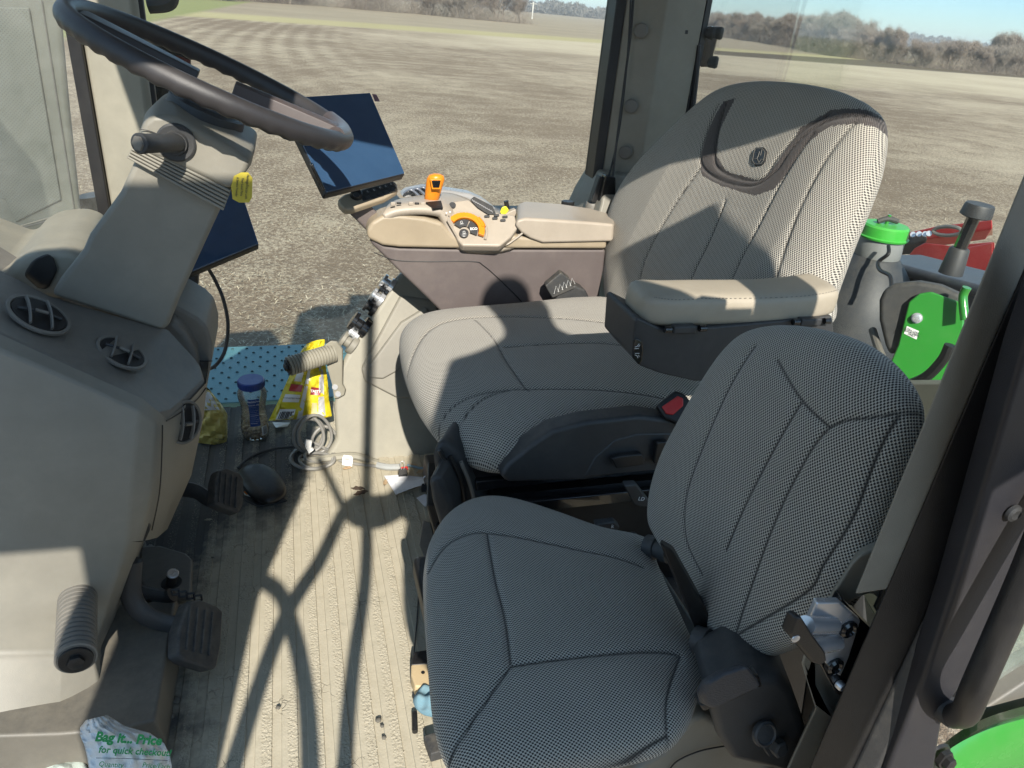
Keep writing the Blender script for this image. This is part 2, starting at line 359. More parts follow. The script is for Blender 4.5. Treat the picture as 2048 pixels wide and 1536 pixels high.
def sticks(p, d, L, W, up=None):
    "thin blades: centre p, direction d (n x 3)"
    n = len(p); d = d / np.linalg.norm(d, axis=1, keepdims=True)
    r = RNG.normal(size=(n, 3)) if up is None else np.tile(up, (n, 1)); s = np.cross(d, r); s /= np.linalg.norm(s, axis=1, keepdims=True) + 1e-9
    a = d * (L[:, None] / 2); b = s * (W[:, None] / 2)
    return np.stack([p - a - b, p + a - b, p + a + b * 0.6, p - a + b * 0.6], axis=1)
n = 110000
ry = 4.5 + 26 * RNG.random(n) ** 1.6; rx = -0.35 * ry - 1 + RNG.random(n) * (1.75 * ry + 2)
keep = np.sin(rx * 2.1 + np.sin(ry * 1.3) * 2) + np.sin(ry * 2.7 + rx) + RNG.normal(size=n) * 0.9 > -0.3
rx, ry = rx[keep], ry[keep]; n = len(rx)
ang = RNG.random(n) * 2 * PI; tilt = RNG.normal(size=n) * 0.3
p = np.stack([rx, ry, GZ + 0.012 + RNG.random(n) * 0.02], 1); d = np.stack([np.cos(ang), np.sin(ang), tilt], 1)
o = obj('loose_straw', quads_mesh('loose_straw', sticks(p, d, 0.02 + 0.05 * RNG.random(n), 0.004 + 0.006 * RNG.random(n), (0, 0, 1))), straw_mat(), ang=180); o['kind'] = 'stuff'
o['label'] = 'pale straw and stubble lying over the brown field'; o['category'] = 'straw'

# trees and brush of the hedgerows: bare winter crowns
def bark_mat(name, a, b_):
    m, t, b = newmat(name); gi = t.nodes.new('ShaderNodeNewGeometry'); oi = t.nodes.new('ShaderNodeObjectInfo')
    c = mixc(t, gi.outputs['Random Per Island'], a, b_); c = mixc(t, math_n(t, 'MULTIPLY', oi.outputs['Random'], 0.5), c, (0.23, 0.16, 0.12))
    t.links.new(c, b.inputs['Base Color']); b.inputs['Roughness'].default_value = 0.9; return m
MT['twig'] = bark_mat('winter_twigs', (0.16, 0.135, 0.11), (0.40, 0.35, 0.29)); MT['trunk'] = bark_mat('bark', (0.16, 0.14, 0.12), (0.30, 0.27, 0.23))
def bare_tree(seed, h, spread, twigs, lean=0.0):
    rg = np.random.default_rng(seed); bm = BM(); tips = []
    def grow(p, d, L, r, lv):
        pts = [p]; q = Vector(p); dd = Vector(d)
        for k in range(3):
            dd = (dd + Vector(rg.normal(size=3)) * 0.13 + Vector((0, 0, 0.08))).normalized(); q = q + dd * (L / 3); pts.append(q.copy())
        add_tube(bm, pts, lambda s: r * (1 - 0.55 * s), seg=4, cap=False)
        tips.extend((pts[1], pts[2], pts[3]) if lv > 0 else (pts[3],))
        if lv >= 3: return
        for k in range(4 if lv else 6):
            s = 0.35 + 0.65 * rg.random(); b0 = pts[0].lerp(pts[3], s); az = rg.random() * 2 * PI; el = 0.25 + 0.75 * rg.random()
            nd = (dd * 0.55 + Vector((math.cos(az) * spread, math.sin(az) * spread, el * 0.6))).normalized(); grow(b0, nd, L * (0.45 + 0.25 * rg.random()), r * 0.45, lv + 1)
    for s in range(1 + int(rg.integers(0, 3))):
        a = rg.random() * 2 * PI; grow(Vector((math.cos(a) * 0.3, math.sin(a) * 0.3, -0.1)), Vector((math.cos(a) * 0.25 + lean, math.sin(a) * 0.25, 1)).normalized(), h * 0.42, h * 0.016, 0)
    tp = np.array([tuple(q) for q in tips]); i = rg.integers(0, len(tp), twigs); P0 = tp[i] + rg.normal(size=(twigs, 3)) * h * 0.028
    # a skirt of brush at the foot
    k = twigs // 4; fp = rg.normal(size=(k, 3)) * np.array([h * 0.22, h * 0.22, 0]); fp[:, 2] = rg.random(k) ** 1.5 * h * 0.33; P0 = np.concatenate([P0, fp])
    d = rg.normal(size=(len(P0), 3)); d[:, 2] = np.abs(d[:, 2]) * 0.9 + 0.25
    Q = sticks(P0, d, h * (0.05 + 0.10 * rg.random(len(P0))), h * (0.0011 + 0.0018 * rg.random(len(P0))))
    return bm, Q
protos = []
for i, (h, sp, tw) in enumerate([(7, 0.75, 7500), (6, 1.0, 7500), (5, 1.1, 7000), (8, 0.6, 7500), (4, 1.2, 6500)]):
    bm, Q = bare_tree(11 + i, h, sp, tw); tr = bpy.data.meshes.new('trunk'); bm.to_mesh(tr); bm.free(); tr.materials.append(MT['trunk'])
    cr = quads_mesh('crown', Q); cr.materials.append(MT['twig']); protos.append((h, tr, cr))
def path_pts(path, n, jit):
    seg = [math.dist(path[i], path[i + 1]) for i in range(len(path) - 1)]; T = sum(seg); out = []
    for k in range(n):
        s = (k + 0.5 + random.uniform(-0.3, 0.3)) / n * T; i = 0
        while i < len(seg) - 1 and s > seg[i]: s -= seg[i]; i += 1
        f = s / seg[i]; out.append((path[i][0] * (1 - f) + path[i + 1][0] * f + random.uniform(-jit, jit), path[i][1] * (1 - f) + path[i + 1][1] * f + random.uniform(-jit, jit)))
    return out
def place_tree(x, y, s, k, label, group):
    h, tr, cr = protos[k]; o = bpy.data.objects.new('bare_tree', None); o.location = (x, y, GZ); COL.objects.link(o); tag(o, label, 'tree', group)
    o.scale = (s / h * random.uniform(0.9, 1.3), s / h * random.uniform(0.9, 1.3), s / h); o.rotation_euler[2] = random.uniform(0, 6.28)
    for nm, me in (('trunk', tr), ('crown', cr)):
        c = bpy.data.objects.new(nm, me); COL.objects.link(c); c.parent = o
for (x, y) in path_pts([(-46, 118), (-12, 128), (2, 152), (18, 152), (46, 160)], 46, 4):
    place_tree(x, y, random.uniform(6.5, 10.5), random.randrange(5), 'bare grey tree in the hedgerow beyond the field, left of the rear post', 'bare trees in the hedgerow beyond the tilled field')
for (x, y) in path_pts([(150, 262), (128, 200), (112, 152), (95, 118), (92, 100), (108, 101), (118, 104)], 118, 3):
    r_ = math.hypot(x, y); place_tree(x, y, (7.8 if r_ > 150 else 5.4) * random.uniform(0.8, 1.3), random.randrange(5), 'bare brown tree in the thicket behind the driver seat headrest', 'bare trees in the thicket right of the rear post')
for (x, y) in path_pts([(140, 118), (200, 140)], 8, 3):
    place_tree(x, y, random.uniform(3.0, 5.0), random.randrange(5), 'low bare bush far out at the right end of the thicket', 'low bushes at the right end of the thicket')
# far woods, one mass
n = 120000; th = RNG.random(n) * math.radians(95) - math.radians(30); R = np.where(th < math.radians(35), 620, 1000) + RNG.random(n) * 160
hh = (6.5 + 1.0 * np.sin(th * 61) + 0.8 * np.sin(th * 197 + 1) + 0.6 * np.sin(th * 701)) * (R / 620)
p = np.stack([np.sin(th) * R, np.cos(th) * R, GZ + RNG.random(n) * hh * 1.1], 1); d = RNG.normal(size=(n, 3)); d[:, 2] = np.abs(d[:, 2]) * 1.5
mfw, t_, b_ = newmat('far_woods'); gi = t_.nodes.new('ShaderNodeNewGeometry'); t_.links.new(mixc(t_, gi.outputs['Random Per Island'], (0.10, 0.10, 0.09), (0.24, 0.22, 0.19)), b_.inputs['Base Color']); b_.inputs['Roughness'].default_value = 0.95
o = obj('far_woods', quads_mesh('far_woods', sticks(p, d, 2 + 3 * RNG.random(n), 0.25 + 0.5 * RNG.random(n))), mfw, ang=180); o['kind'] = 'stuff'; o['label'] = 'distant wooded rise along the horizon'; o['category'] = 'woods'
# utility poles
for (u, v, top, lab) in [(1064, 38, 11, 'slim pale utility pole standing beyond the end of the left hedgerow'), (1528, 86, 62, 'slim pale utility pole standing in front of the thicket above the headrest')]:
    q = P(u, v, z=GZ); hgt = (v - top) / FPX * math.hypot(q.x, q.y)
    t0 = thing('utility_pole', lab, 'pole', q); r_ = 0.10 * math.hypot(q.x, q.y) / 120
    bm = BM(); add_tube(bm, [q, q + Vector((0, 0, hgt))], r_, seg=8); obj('pole', bm, flatmat('pale_wood', (0.62, 0.60, 0.55), 0.8), t0)
    obj('crossarm', box(q + Vector((-r_ * 5, -r_ * 0.8, hgt * 0.88)), q + Vector((r_ * 5, -r_ * 1.0 - 0.05, hgt * 0.92))), flatmat('grey_wood', (0.4, 0.38, 0.35), 0.8), t0)

# ------------------------------------------------------------------ the cab
cab = thing('tractor_cab', 'beige lined tractor cab with big curved windows around the seats and the steering wheel', 'tractor cab', (0.3, 1.3, 0))
def floor_material():
    m, t, b = newmat('dusty_rubber_mat'); vec = coords(t); sep = N(t, 'ShaderNodeSeparateXYZ'); t.links.new(vec, sep.inputs[0]); X, Y = sep.outputs[0], sep.outputs[1]
    big = noise(t, vec, 4.5, 5, 0.65); mid = noise(t, vec, 28, 5, 0.7); fine = noise(t, vec, 240, 3, 0.65); grit = N(t, 'ShaderNodeTexVoronoi'); grit.inputs['Scale'].default_value = 210; t.links.new(vec, grit.inputs['Vector'])
    # rough grit lies in the sunk bands between the ribs
    ph = math_n(t, 'FRACT', math_n(t, 'MULTIPLY', math_n(t, 'ADD', X, 5.184), 1 / 0.047)); groove = math_n(t, 'LESS_THAN', ph, 0.40)
    trod = ramp(t, math_n(t, 'ADD', math_n(t, 'MULTIPLY', X, 3.0), math_n(t, 'MULTIPLY', math_n(t, 'SUBTRACT', big, 0.5), 1.2)), [(0.0, 0.0), (0.35, 1.0)])
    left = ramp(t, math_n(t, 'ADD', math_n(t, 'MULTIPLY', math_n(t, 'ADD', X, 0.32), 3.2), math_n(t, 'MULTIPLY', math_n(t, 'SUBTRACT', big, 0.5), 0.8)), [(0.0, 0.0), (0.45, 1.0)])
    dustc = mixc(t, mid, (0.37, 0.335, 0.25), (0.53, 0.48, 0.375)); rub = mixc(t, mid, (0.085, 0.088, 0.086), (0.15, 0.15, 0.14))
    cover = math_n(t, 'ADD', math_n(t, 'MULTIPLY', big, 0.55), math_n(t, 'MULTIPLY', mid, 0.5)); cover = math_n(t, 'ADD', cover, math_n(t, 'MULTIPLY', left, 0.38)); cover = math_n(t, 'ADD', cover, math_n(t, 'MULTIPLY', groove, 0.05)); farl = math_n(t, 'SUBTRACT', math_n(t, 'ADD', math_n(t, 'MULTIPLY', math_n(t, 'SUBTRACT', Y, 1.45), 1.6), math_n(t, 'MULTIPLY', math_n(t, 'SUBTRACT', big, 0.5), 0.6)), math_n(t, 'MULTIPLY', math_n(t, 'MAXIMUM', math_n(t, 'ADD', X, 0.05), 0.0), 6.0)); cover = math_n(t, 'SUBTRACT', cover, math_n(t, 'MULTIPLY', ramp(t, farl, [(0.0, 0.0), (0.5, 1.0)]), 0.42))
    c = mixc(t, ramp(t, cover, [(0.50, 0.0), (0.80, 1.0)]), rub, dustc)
    spk = ramp(t, grit.outputs['Distance'], [(0.0, 1.0), (0.35, 0.0)]); c = mixc(t, math_n(t, 'MULTIPLY', math_n(t, 'MULTIPLY', spk, groove), 0.45), c, (0.62, 0.56, 0.44))
    cr = N(t, 'ShaderNodeTexVoronoi', feature='DISTANCE_TO_EDGE'); cr.inputs['Scale'].default_value = 46; 
    wv = N(t, 'ShaderNodeVectorMath', operation='ADD'); nn = N(t, 'ShaderNodeTexNoise'); nn.inputs['Scale'].default_value = 30; t.links.new(vec, nn.inputs['Vector']); sc_ = N(t, 'ShaderNodeVectorMath', operation='SCALE'); sc_.inputs['Scale'].default_value = 0.03; t.links.new(nn.outputs['Color'], sc_.inputs[0]); t.links.new(vec, wv.inputs[0]); t.links.new(sc_.outputs[0], wv.inputs[1]); t.links.new(wv.outputs[0], cr.inputs['Vector'])
    crm = math_n(t, 'MULTIPLY', ramp(t, cr.outputs['Distance'], [(0.0, 1.0), (0.05, 0.0)]), ramp(t, noise(t, vec, 9, 3), [(0.58, 0.0), (0.66, 1.0)])); c = mixc(t, math_n(t, 'MULTIPLY', crm, 0.5), c, (0.12, 0.11, 0.09))
    t.links.new(c, b.inputs['Base Color']); b.inputs['Roughness'].default_value = 0.9; b.inputs['Specular IOR Level'].default_value = 0.15
    h = math_n(t, 'MULTIPLY', math_n(t, 'ADD', math_n(t, 'MULTIPLY', grit.outputs['Distance'], -1.0), fine), math_n(t, 'ADD', math_n(t, 'MULTIPLY', groove, 0.55), 0.12)); h = math_n(t, 'ADD', h, math_n(t, 'MULTIPLY', mid, 0.35)); h = math_n(t, 'SUBTRACT', h, math_n(t, 'MULTIPLY', crm, 0.8))
    bump(t, b, h, 0.6, 0.0035); return m
FX0, FX1, FY0, FY1 = -0.75, 0.95, 0.55, 2.24
bm = BM(); x = -0.184 - 0.047 * 12; prof = [(FX0, 0.0)]
while x < FX1 - 0.06:
    if x > FX0 + 0.01: prof += [(x, 0.0), (x + 0.0012, -0.0032), (x + 0.0176, -0.0032), (x + 0.0188, 0.0)]
    x += 0.047
prof += [(FX1, 0.0), (FX1, -0.03), (FX0, -0.03)]
add_prism(bm, [(a, FY0, z) for a, z in prof], (0, FY1 - FY0, 0))
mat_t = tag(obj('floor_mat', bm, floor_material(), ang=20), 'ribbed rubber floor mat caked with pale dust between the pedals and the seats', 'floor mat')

# right-hand lower trim (pale bulge beside the driver seat)
nW = Vector((0, -1, 0.38)).normalized(); pW = (0.3, 1.87, 0.0)
def W(u, v): return PP(u, v, pW, nW)
bm = BM()
ol = [W(*q) for q in [(640, 925), (668, 880), (664, 815), (672, 745), (694, 700), (795, 548), (900, 548), (960, 640), (960, 900), (880, 945), (760, 945)]]
add_prism(bm, ol, (0.15, 0.33, 0)); wt = obj('side_trim', bm, MT['beige'], cab, bevel=0.02, seg=4)
bm = BM(); ol = [W(*q) - Vector((0, 0.012, 0)) for q in [(722, 735), (800, 590), (870, 600), (900, 700), (860, 800), (790, 792), (728, 760)]]
add_prism(bm, ol, (0, 0.03, 0)); obj('trim_panel', bm, MT['pillar'], wt, bevel=0.008)
bm = BM(); ol = [W(*q) - Vector((0, 0.022, 0)) for q in [(735, 728), (800, 640), (850, 610), (880, 650), (850, 705), (765, 752), (738, 750)]]
add_prism(bm, ol, (0, 0.02, 0)); obj('cover_plate', bm, MT['grey'], wt, bevel=0.006)
bm = BM(); add_tube(bm, crom([W(600, 925), W(700, 908) - Vector((0, .01, 0)), W(745, 920) - Vector((0, .01, 0)), W(800, 930) - Vector((0, .012, 0)), W(880, 928) - Vector((0, .012, 0))], 6), 0.012, seg=8)
obj('skirting', bm, MT['beige'], wt)
# hose clips and connectors along the slanting window edge
for k, (u, v, s, m_) in enumerate([(705, 690, 0.030, 'grey'), (728, 655, 0.034, 'gloss'), (748, 620, 0.022, 'black'), (762, 600, 0.024, 'steel'), (783, 572, 0.024, 'steel'), (715, 672, 0.02, 'steel'), (755, 612, 0.016, 'black'), (775, 585, 0.018, 'gloss')]):
    c = PP(u - 6, v - 4, (0.3, 1.885, 0), nW); a = Vector((-0.72, 0.2, 0.5)).normalized(); bm = BM()
    add_lathe(bm, c, a, [(-s * 0.7, s * 0.6), (-s * 0.65, s), (-s * 0.1, s), (0, s * 0.55), (s * 0.5, s * 0.55), (s * 0.55, s * 0.9), (s * 0.9, s * 0.9), (s, s * 0.4)], 14)
    obj('line_connector', bm, MT[m_], wt)

# posts
def vprism(name, sec, z0, z1, m, parent, bevel=0.004):
    bm = BM(); add_prism(bm, [(a, b_, z0) for a, b_ in sec], (0, 0, z1 - z0)); return obj(name, bm, MT[m] if isinstance(m, str) else m, parent, bevel=bevel)
rp = vprism('rear_post', [(0.945, 2.17), (1.045, 2.11), (1.19, 2.15), (1.19, 2.26), (0.945, 2.26)], 0.80, 1.78, 'pillar', cab, 0.006)
vprism('window_seal', [(0.918, 2.175), (0.945, 2.165), (0.945, 2.25), (0.918, 2.25)], 0.62, 1.78, 'black', rp)
vprism('window_seal', [(1.1905, 2.15), (1.215, 2.16), (1.215, 2.25), (1.1905, 2.25)], 0.45, 1.78, 'black', rp)
for (u, v) in [(1288, 62), (1268, 212), (1257, 304)]:
    c = P(u, v, y=2.135); obj('coat_hook', lathe(c + Vector((0, 0.02, 0)), (-0.45, -0.89, 0), [(0, 0.016), (0.012, 0.016), (0.014, 0.014), (0.026, 0.020), (0.032, 0.021), (0.036, 0.017), (0.037, 0.0)], 20), MT['greyd'], rp)
for (u, v) in [(1353, 64), (1371, 64), (1322, 265), (1336, 266)]:
    c = P(u, v, y=2.137); obj('slot', box(c - Vector((0.006, 0.004, 0.005)), c + Vector((0.006, 0.004, 0.005))), MT['black'], rp)
c0 = [P(*q, y=2.133) for q in [(1310, -40), (1368, -40), (1368, 4), (1352, 17), (1318, 11), (1310, 2)]]
obj('cover_plate', prism([q - Vector((0, 0.006, 0)) for q in c0], (0, 0.012, 0)), MT['pillar'], rp, bevel=0.003)
# flared foot of the post and the shelf it stands on
bm = BM(); add_loft(bm, [[(0.93, 2.10, 0.82), (1.21, 2.10, 0.82), (1.21, 2.26, 0.82), (0.93, 2.26, 0.82)], [(0.90, 2.04, 0.74), (1.26, 2.04, 0.74), (1.26, 2.28, 0.74), (0.90, 2.28, 0.74)], [(0.86, 2.00, 0.60), (1.30, 2.00, 0.60), (1.30, 2.30, 0.60), (0.86, 2.30, 0.60)]])
obj('post_foot', bm, MT['grey'], cab, bevel=0.008)
obj('side_wall', box((0.45, 2.05, 0.0), (1.30, 2.26, 0.60)), MT['beige'], cab, bevel=0.01)
obj('side_wall', box((0.25, 2.04, -0.02), (0.45, 2.26, 0.35)), MT['beige'], cab, bevel=0.01)
obj('window_ledge', box((0.45, 2.02, 0.601), (0.93, 2.28, 0.675)), MT['greyd'], cab, bevel=0.012)
# little things on the ledge by the post
for (u, v, r_, h_, m_) in [(1185, 405, 0.022, 0.07, 'greyd'), (1215, 412, 0.024, 0.06, 'greyd'), (1136, 402, 0.020, 0.02, 'black')]:
    c = P(u, v, y=2.10); obj('cup_socket' if m_ != 'black' else 'round_knob', lathe(c - Vector((0, 0, h_)), (0, 0, 1), [(0, r_), (h_ * 0.9, r_), (h_, r_ * 0.85), (h_ * 0.98, r_ * 0.6)], 20), MT[m_], cab)
bm = BM(); add_tube(bm, crom([P(1222, 430, y=2.08), P(1228, 330, y=2.1), P(1248, 170, y=2.12), P(1262, 60, y=2.12), P(1270, -60, y=2.13)], 8), 0.0035, seg=6); add_tube(bm, crom([P(1196, 400, y=2.08), P(1218, 350, y=2.1), P(1240, 250, y=2.12), P(1256, 100, y=2.12), P(1264, -60, y=2.13)], 8), 0.003, seg=6)
obj('wiring', bm, MT['black'], rp)
obj('cable_gland', hexa([P(1182, 405, y=2.08), P(1205, 408, y=2.08), P(1213, 360, y=2.08), P(1200, 352, y=2.08)], [P(1182, 405, y=2.08) + Vector((0, .03, 0)), P(1205, 408, y=2.08) + Vector((0, .03, 0)), P(1213, 360, y=2.08) + Vector((0, .03, 0)), P(1200, 352, y=2.08) + Vector((0, .03, 0))]), MT['black'], rp, bevel=0.004)
obj('latch_box', hexa([P(1197, 412, y=2.06), P(1232, 415, y=2.06), P(1232, 355, y=2.06), P(1212, 350, y=2.06)], [P(1197, 412, y=2.06) + Vector((0, .03, 0)), P(1232, 415, y=2.06) + Vector((0, .03, 0)), P(1232, 355, y=2.06) + Vector((0, .03, 0)), P(1212, 350, y=2.06) + Vector((0, .03, 0))]), MT['gloss'], rp, bevel=0.004)

# rear window latch (black bracket with two round buttons)
wl = thing('window_latch', 'black glass-hinge bracket with two round buttons on the rear window beside the post', 'latch', P(1420, 95, y=2.15))
hb = [P(*q, y=2.16) for q in [(1388, 95), (1410, 54), (1424, 52), (1436, 70), (1424, 118), (1424, 134), (1400, 134), (1398, 120), (1386, 112)]]
obj('bracket', prism(hb, (0.02, 0.03, 0)), MT['gloss'], wl, bevel=0.004)
for (u, v) in [(1434, 66), (1424, 124), (1418, 66)]:
    obj('button', lathe(P(u, v, y=2.165), (0.8, -0.55, 0), [(-0.01, 0.016), (0.012, 0.018), (0.018, 0.014), (0.019, 0)], 20), MT['rubber'], wl)
bm = BM(); add_tube(bm, crom([P(1398, 90, y=2.15), P(1392, 160, y=2.15), P(1380, 260, y=2.15), P(1370, 300, y=2.15)], 6), 0.008, seg=8); obj('gas_strut', bm, MT['char'], wl)

# front right post
fp = vprism('front_post', [(-0.468, 2.15), (-0.345, 2.13), (-0.333, 2.15), (-0.345, 2.24), (-0.468, 2.24)], 0.2, 1.78, 'beige', cab, 0.008)
vprism('window_seal', [(-0.500, 2.14), (-0.469, 2.135), (-0.469, 2.24), (-0.500, 2.24)], 0.2, 1.78, 'black', fp)
vprism('window_seal', [(-0.338, 2.17), (-0.325, 2.175), (-0.333, 2.24), (-0.345, 2.24)], 0.2, 1.78, 'char', fp)
# sill under the front window
obj('front_sill', hexa([P(-80, 480, y=1.9), P(60, 505, y=1.75), P(200, 440, y=2.12), P(215, 470, y=2.1), P(80, 560, y=1.7), P(-80, 560, y=1.8)], [q + Vector((0, 0.12, -0.25)) for q in [P(-80, 480, y=1.9), P(60, 505, y=1.75), P(200, 440, y=2.12), P(215, 470, y=2.1), P(80, 560, y=1.7), P(-80, 560, y=1.8)]]), MT['grey'], cab) if False else None

# glass
def sheet(name, a, b_, z0, z1, m, parent, th=0.005):
    a = Vector(a); b_ = Vector(b_); n = Vector((-(b_ - a).y, (b_ - a).x)).normalized() * th
    bm = BM(); add_prism(bm, [(a.x, a.y, z0), (b_.x, b_.y, z0), (b_.x + n.x, b_.y + n.y, z0), (a.x + n.x, a.y + n.y, z0)], (0, 0, z1 - z0)); return obj(name, bm, m, parent)
sheet('side_window', (-0.335, 2.235), (0.918, 2.235), -0.01, 1.75, MT['glass'], cab, 0.0045)
bm = BM(); arc = crom([(-0.505, 2.20, 0), (-0.66, 2.12, 0), (-0.85, 1.92, 0), (-0.95, 1.5, 0), (-0.85, 1.05, 0)], 5)
add_loft(bm, [[(q.x, q.y, 0.25), (q.x, q.y, 1.75), (q.x + 0.003, q.y + 0.003, 1.75), (q.x + 0.003, q.y + 0.003, 0.25)] for q in arc]); obj('windscreen', bm, glassmat('windscreen_glass', (0.95, 0.965, 0.95), 0.14), cab)
sheet('rear_window', (1.22, 2.18), (1.25, 0.62), 0.42, 1.75, MT['glass'], cab, 0.0045)
# roof: near edge, notched to shape the sunlight, shades the headrest, its front edge the front post
bm = BM(); add_prism(bm, [(-0.50, 1.2, 1.72), (-0.46, 0.45, 1.72), (-0.15, 0.45, 1.72), (-0.06, 0.82, 1.72), (0.74, 0.82, 1.72), (0.89, 0.60, 1.72), (0.995, 0.42, 1.72), (1.30, 0.42, 1.72), (1.5, 0.7, 1.72), (1.5, 2.2, 1.72), (1.2, 2.42, 1.72), (-0.3, 2.42, 1.72), (-0.50, 2.2, 1.72)], (0, 0, 0.22)); obj('roof', bm, MT['beige'], cab, bevel=0.02)
obj('roof_cap', box((0.0, 1.1, 1.942), (1.35, 2.42, 2.16)), MT['greyd'], cab, bevel=0.04)
# rear wall below the window, left and under
obj('rear_wall', box((1.16, 0.75, 0.0), (1.24, 2.04, 0.42)), MT['beige'], cab, bevel=0.01)
obj('rear_shelf', box((0.93, 1.70, 0.0), (1.16, 2.04, 0.35)), MT['char'], cab, bevel=0.01)

# left rear door post, seen close at the right of the picture: vertical mouldings side by side
jp = thing('door_post', 'tall beige and black door post with rubber seals at the right edge of the opening', 'door post', (0.6, 0.4, 0))
def vline(u, v, y): q = P(u, v, y=y); return (q.x, q.y)
secs = [('inner_trim', 'pillar', [(0.517, 0.42), (0.556, 0.42), (0.60, 0.452), (0.578, 0.468)]),
        ('black_panel', 'black', [(0.557, 0.421), (0.604, 0.405), (0.66, 0.45), (0.612, 0.463)]),
        ('door_seal', 'rubber', [(0.605, 0.404), (0.612, 0.385), (0.624, 0.384), (0.630, 0.405), (0.61, 0.42)]),
        ('door_seal', 'black', [(0.631, 0.404), (0.638, 0.392), (0.644, 0.404), (0.64, 0.42)]),
        ('outer_panel', 'black', [(0.645, 0.40), (0.660, 0.375), (0.69, 0.40), (0.67, 0.42)])]
for k_, (nm, m_, s_) in enumerate(secs):
    kk = 1.0
    vprism(nm, [(a * kk, b_ * kk) for a, b_ in s_], 0.0 if nm != 'inner_trim' else P(1715, 1190, y=0.42).z, 1.275, m_, jp, 0.003)
vprism('upper_shade_bar', [(0.71, 0.385), (0.84, 0.385), (0.84, 0.40), (0.71, 0.40)], 1.15, 1.72, 'black', jp, 0.003)  # unseen bar added to drop a band of shade on the driver seat back
obj('shade_bar_joint', box((0.52, 0.385, 1.245), (0.71, 0.42, 1.275)), MT['black'], jp)
# outer skin, turned towards the photographer
obj('outer_skin', prism([P(*q, y=0.375) for q in [(2048, 700), (2120, 500), (2200, 900), (2048, 1190), (1905, 1400), (1885, 1450), (1860, 1600), (1745, 1620), (1790, 1500), (1850, 1350), (1900, 1200), (1975, 950)]], (0.01, 0.03, 0)), plastic('slate_panel', (0.020, 0.020, 0.025), 0.5, dust=0.04), jp, bevel=0.006)  # colour darkened in place of the shade that should cover this panel
obj('blind_plug', lathe(P(2025, 1025, y=0.373), (0, -1, 0), [(0, 0.0085), (0.003, 0.008), (0.0045, 0.005), (0.0035, 0.002), (0.0035, 0)], 20), MT['char'], jp)
# lower inner trim that swells round the striker
sy = 0.475
obj('lower_trim', prism([P(*q, y=sy) for q in [(1872, 800), (1905, 800), (1868, 950), (1760, 1205), (1740, 1190), (1700, 1205), (1660, 1260), (1638, 1300), (1622, 1350), (1640, 1405), (1672, 1430), (1625, 1600), (1545, 1600), (1590, 1500), (1628, 1420), (1600, 1330), (1625, 1250), (1700, 1130), (1720, 1110), (1760, 1095), (1815, 950)]], (0.07, 0.055, 0)), MT['pillar'], jp, bevel=0.006)
obj('lower_panel', prism([P(*q, y=0.468) for q in [(1868, 950), (1920, 950), (1790, 1350), (1700, 1600), (1625, 1600), (1672, 1435), (1700, 1400), (1765, 1250), (1745, 1215)]], (0.05, 0.038, 0)), MT['char'], jp, bevel=0.004)
obj('inner_wall', prism([P(*q, y=0.55) for q in [(1640, 1180), (1700, 1130), (1720, 1300), (1640, 1600), (1540, 1600), (1600, 1440), (1620, 1300)]], (0.05, 0.045, 0)), MT['char'], jp, bevel=0.004)

obj('sill_filler', prism([P(*q, y=0.85) for q in [(1480, 1250), (1700, 1150), (1760, 1250), (1700, 1620), (1440, 1620)]], (0.01, 0.02, 0)), MT['black'], jp)
# striker
st = thing('door_striker', 'polished steel door striker with a black pin guard, bolted to the door post', 'striker', P(1670, 1290, y=0.43))
obj('backing_plate', prism([P(*q, y=0.452) for q in [(1684, 1196), (1700, 1215), (1745, 1262), (1738, 1300), (1695, 1408), (1670, 1385), (1640, 1330), (1650, 1260)]], (0.004, 0.016, 0)), MT['gloss'], st, bevel=0.003)
obj('striker_plate', prism([P(*q, y=0.443) for q in [(1634, 1206), (1680, 1205), (1722, 1243), (1716, 1262), (1698, 1318), (1682, 1354), (1660, 1340), (1640, 1312), (1615, 1290), (1618, 1240)]], (0.002, 0.009, 0)), MT['steel'], st, bevel=0.0025)
for (u, v) in [(1694, 1256), (1667, 1330)]:
    obj('screw', lathe(P(u, v, y=0.443), (0, -1, 0.1), [(-0.002, 0.011), (0.004, 0.0105), (0.006, 0.007), (0.004, 0.005), (0.004, 0)], 24), MT['gloss'], st)
obj('screw', lathe(P(1680, 1370, y=0.449), (0, -1, 0.1), [(-0.002, 0.006), (0.004, 0.0055), (0.006, 0.004), (0.006, 0)], 16), MT['steel'], st)
a = P(1665, 1250, y=0.443); b_ = P(1612, 1250, y=0.425); obj('pin', tube([a, b_], 0.0095, n=1, seg=20), MT['steel'], st)
a = P(1672, 1285, y=0.443); b_ = P(1618, 1292, y=0.425); obj('pin', tube([a, b_], 0.0095, n=1, seg=20), MT['steel'], st)
gq = [P(*q, y=0.425) for q in [(1573, 1218), (1585, 1218), (1606, 1252), (1633, 1288), (1636, 1306), (1622, 1315), (1608, 1310), (1560, 1252)]]
obj('pin_guard', prism(gq, (0.003, -0.012, 0.0)), MT['black'], st, bevel=0.003)
obj('rivet', lathe(P(1591, 1277, y=0.4135), (0, -1, 0), [(0, 0.0048), (0.001, 0.0045), (0.0015, 0)], 18), MT['steel'], st)

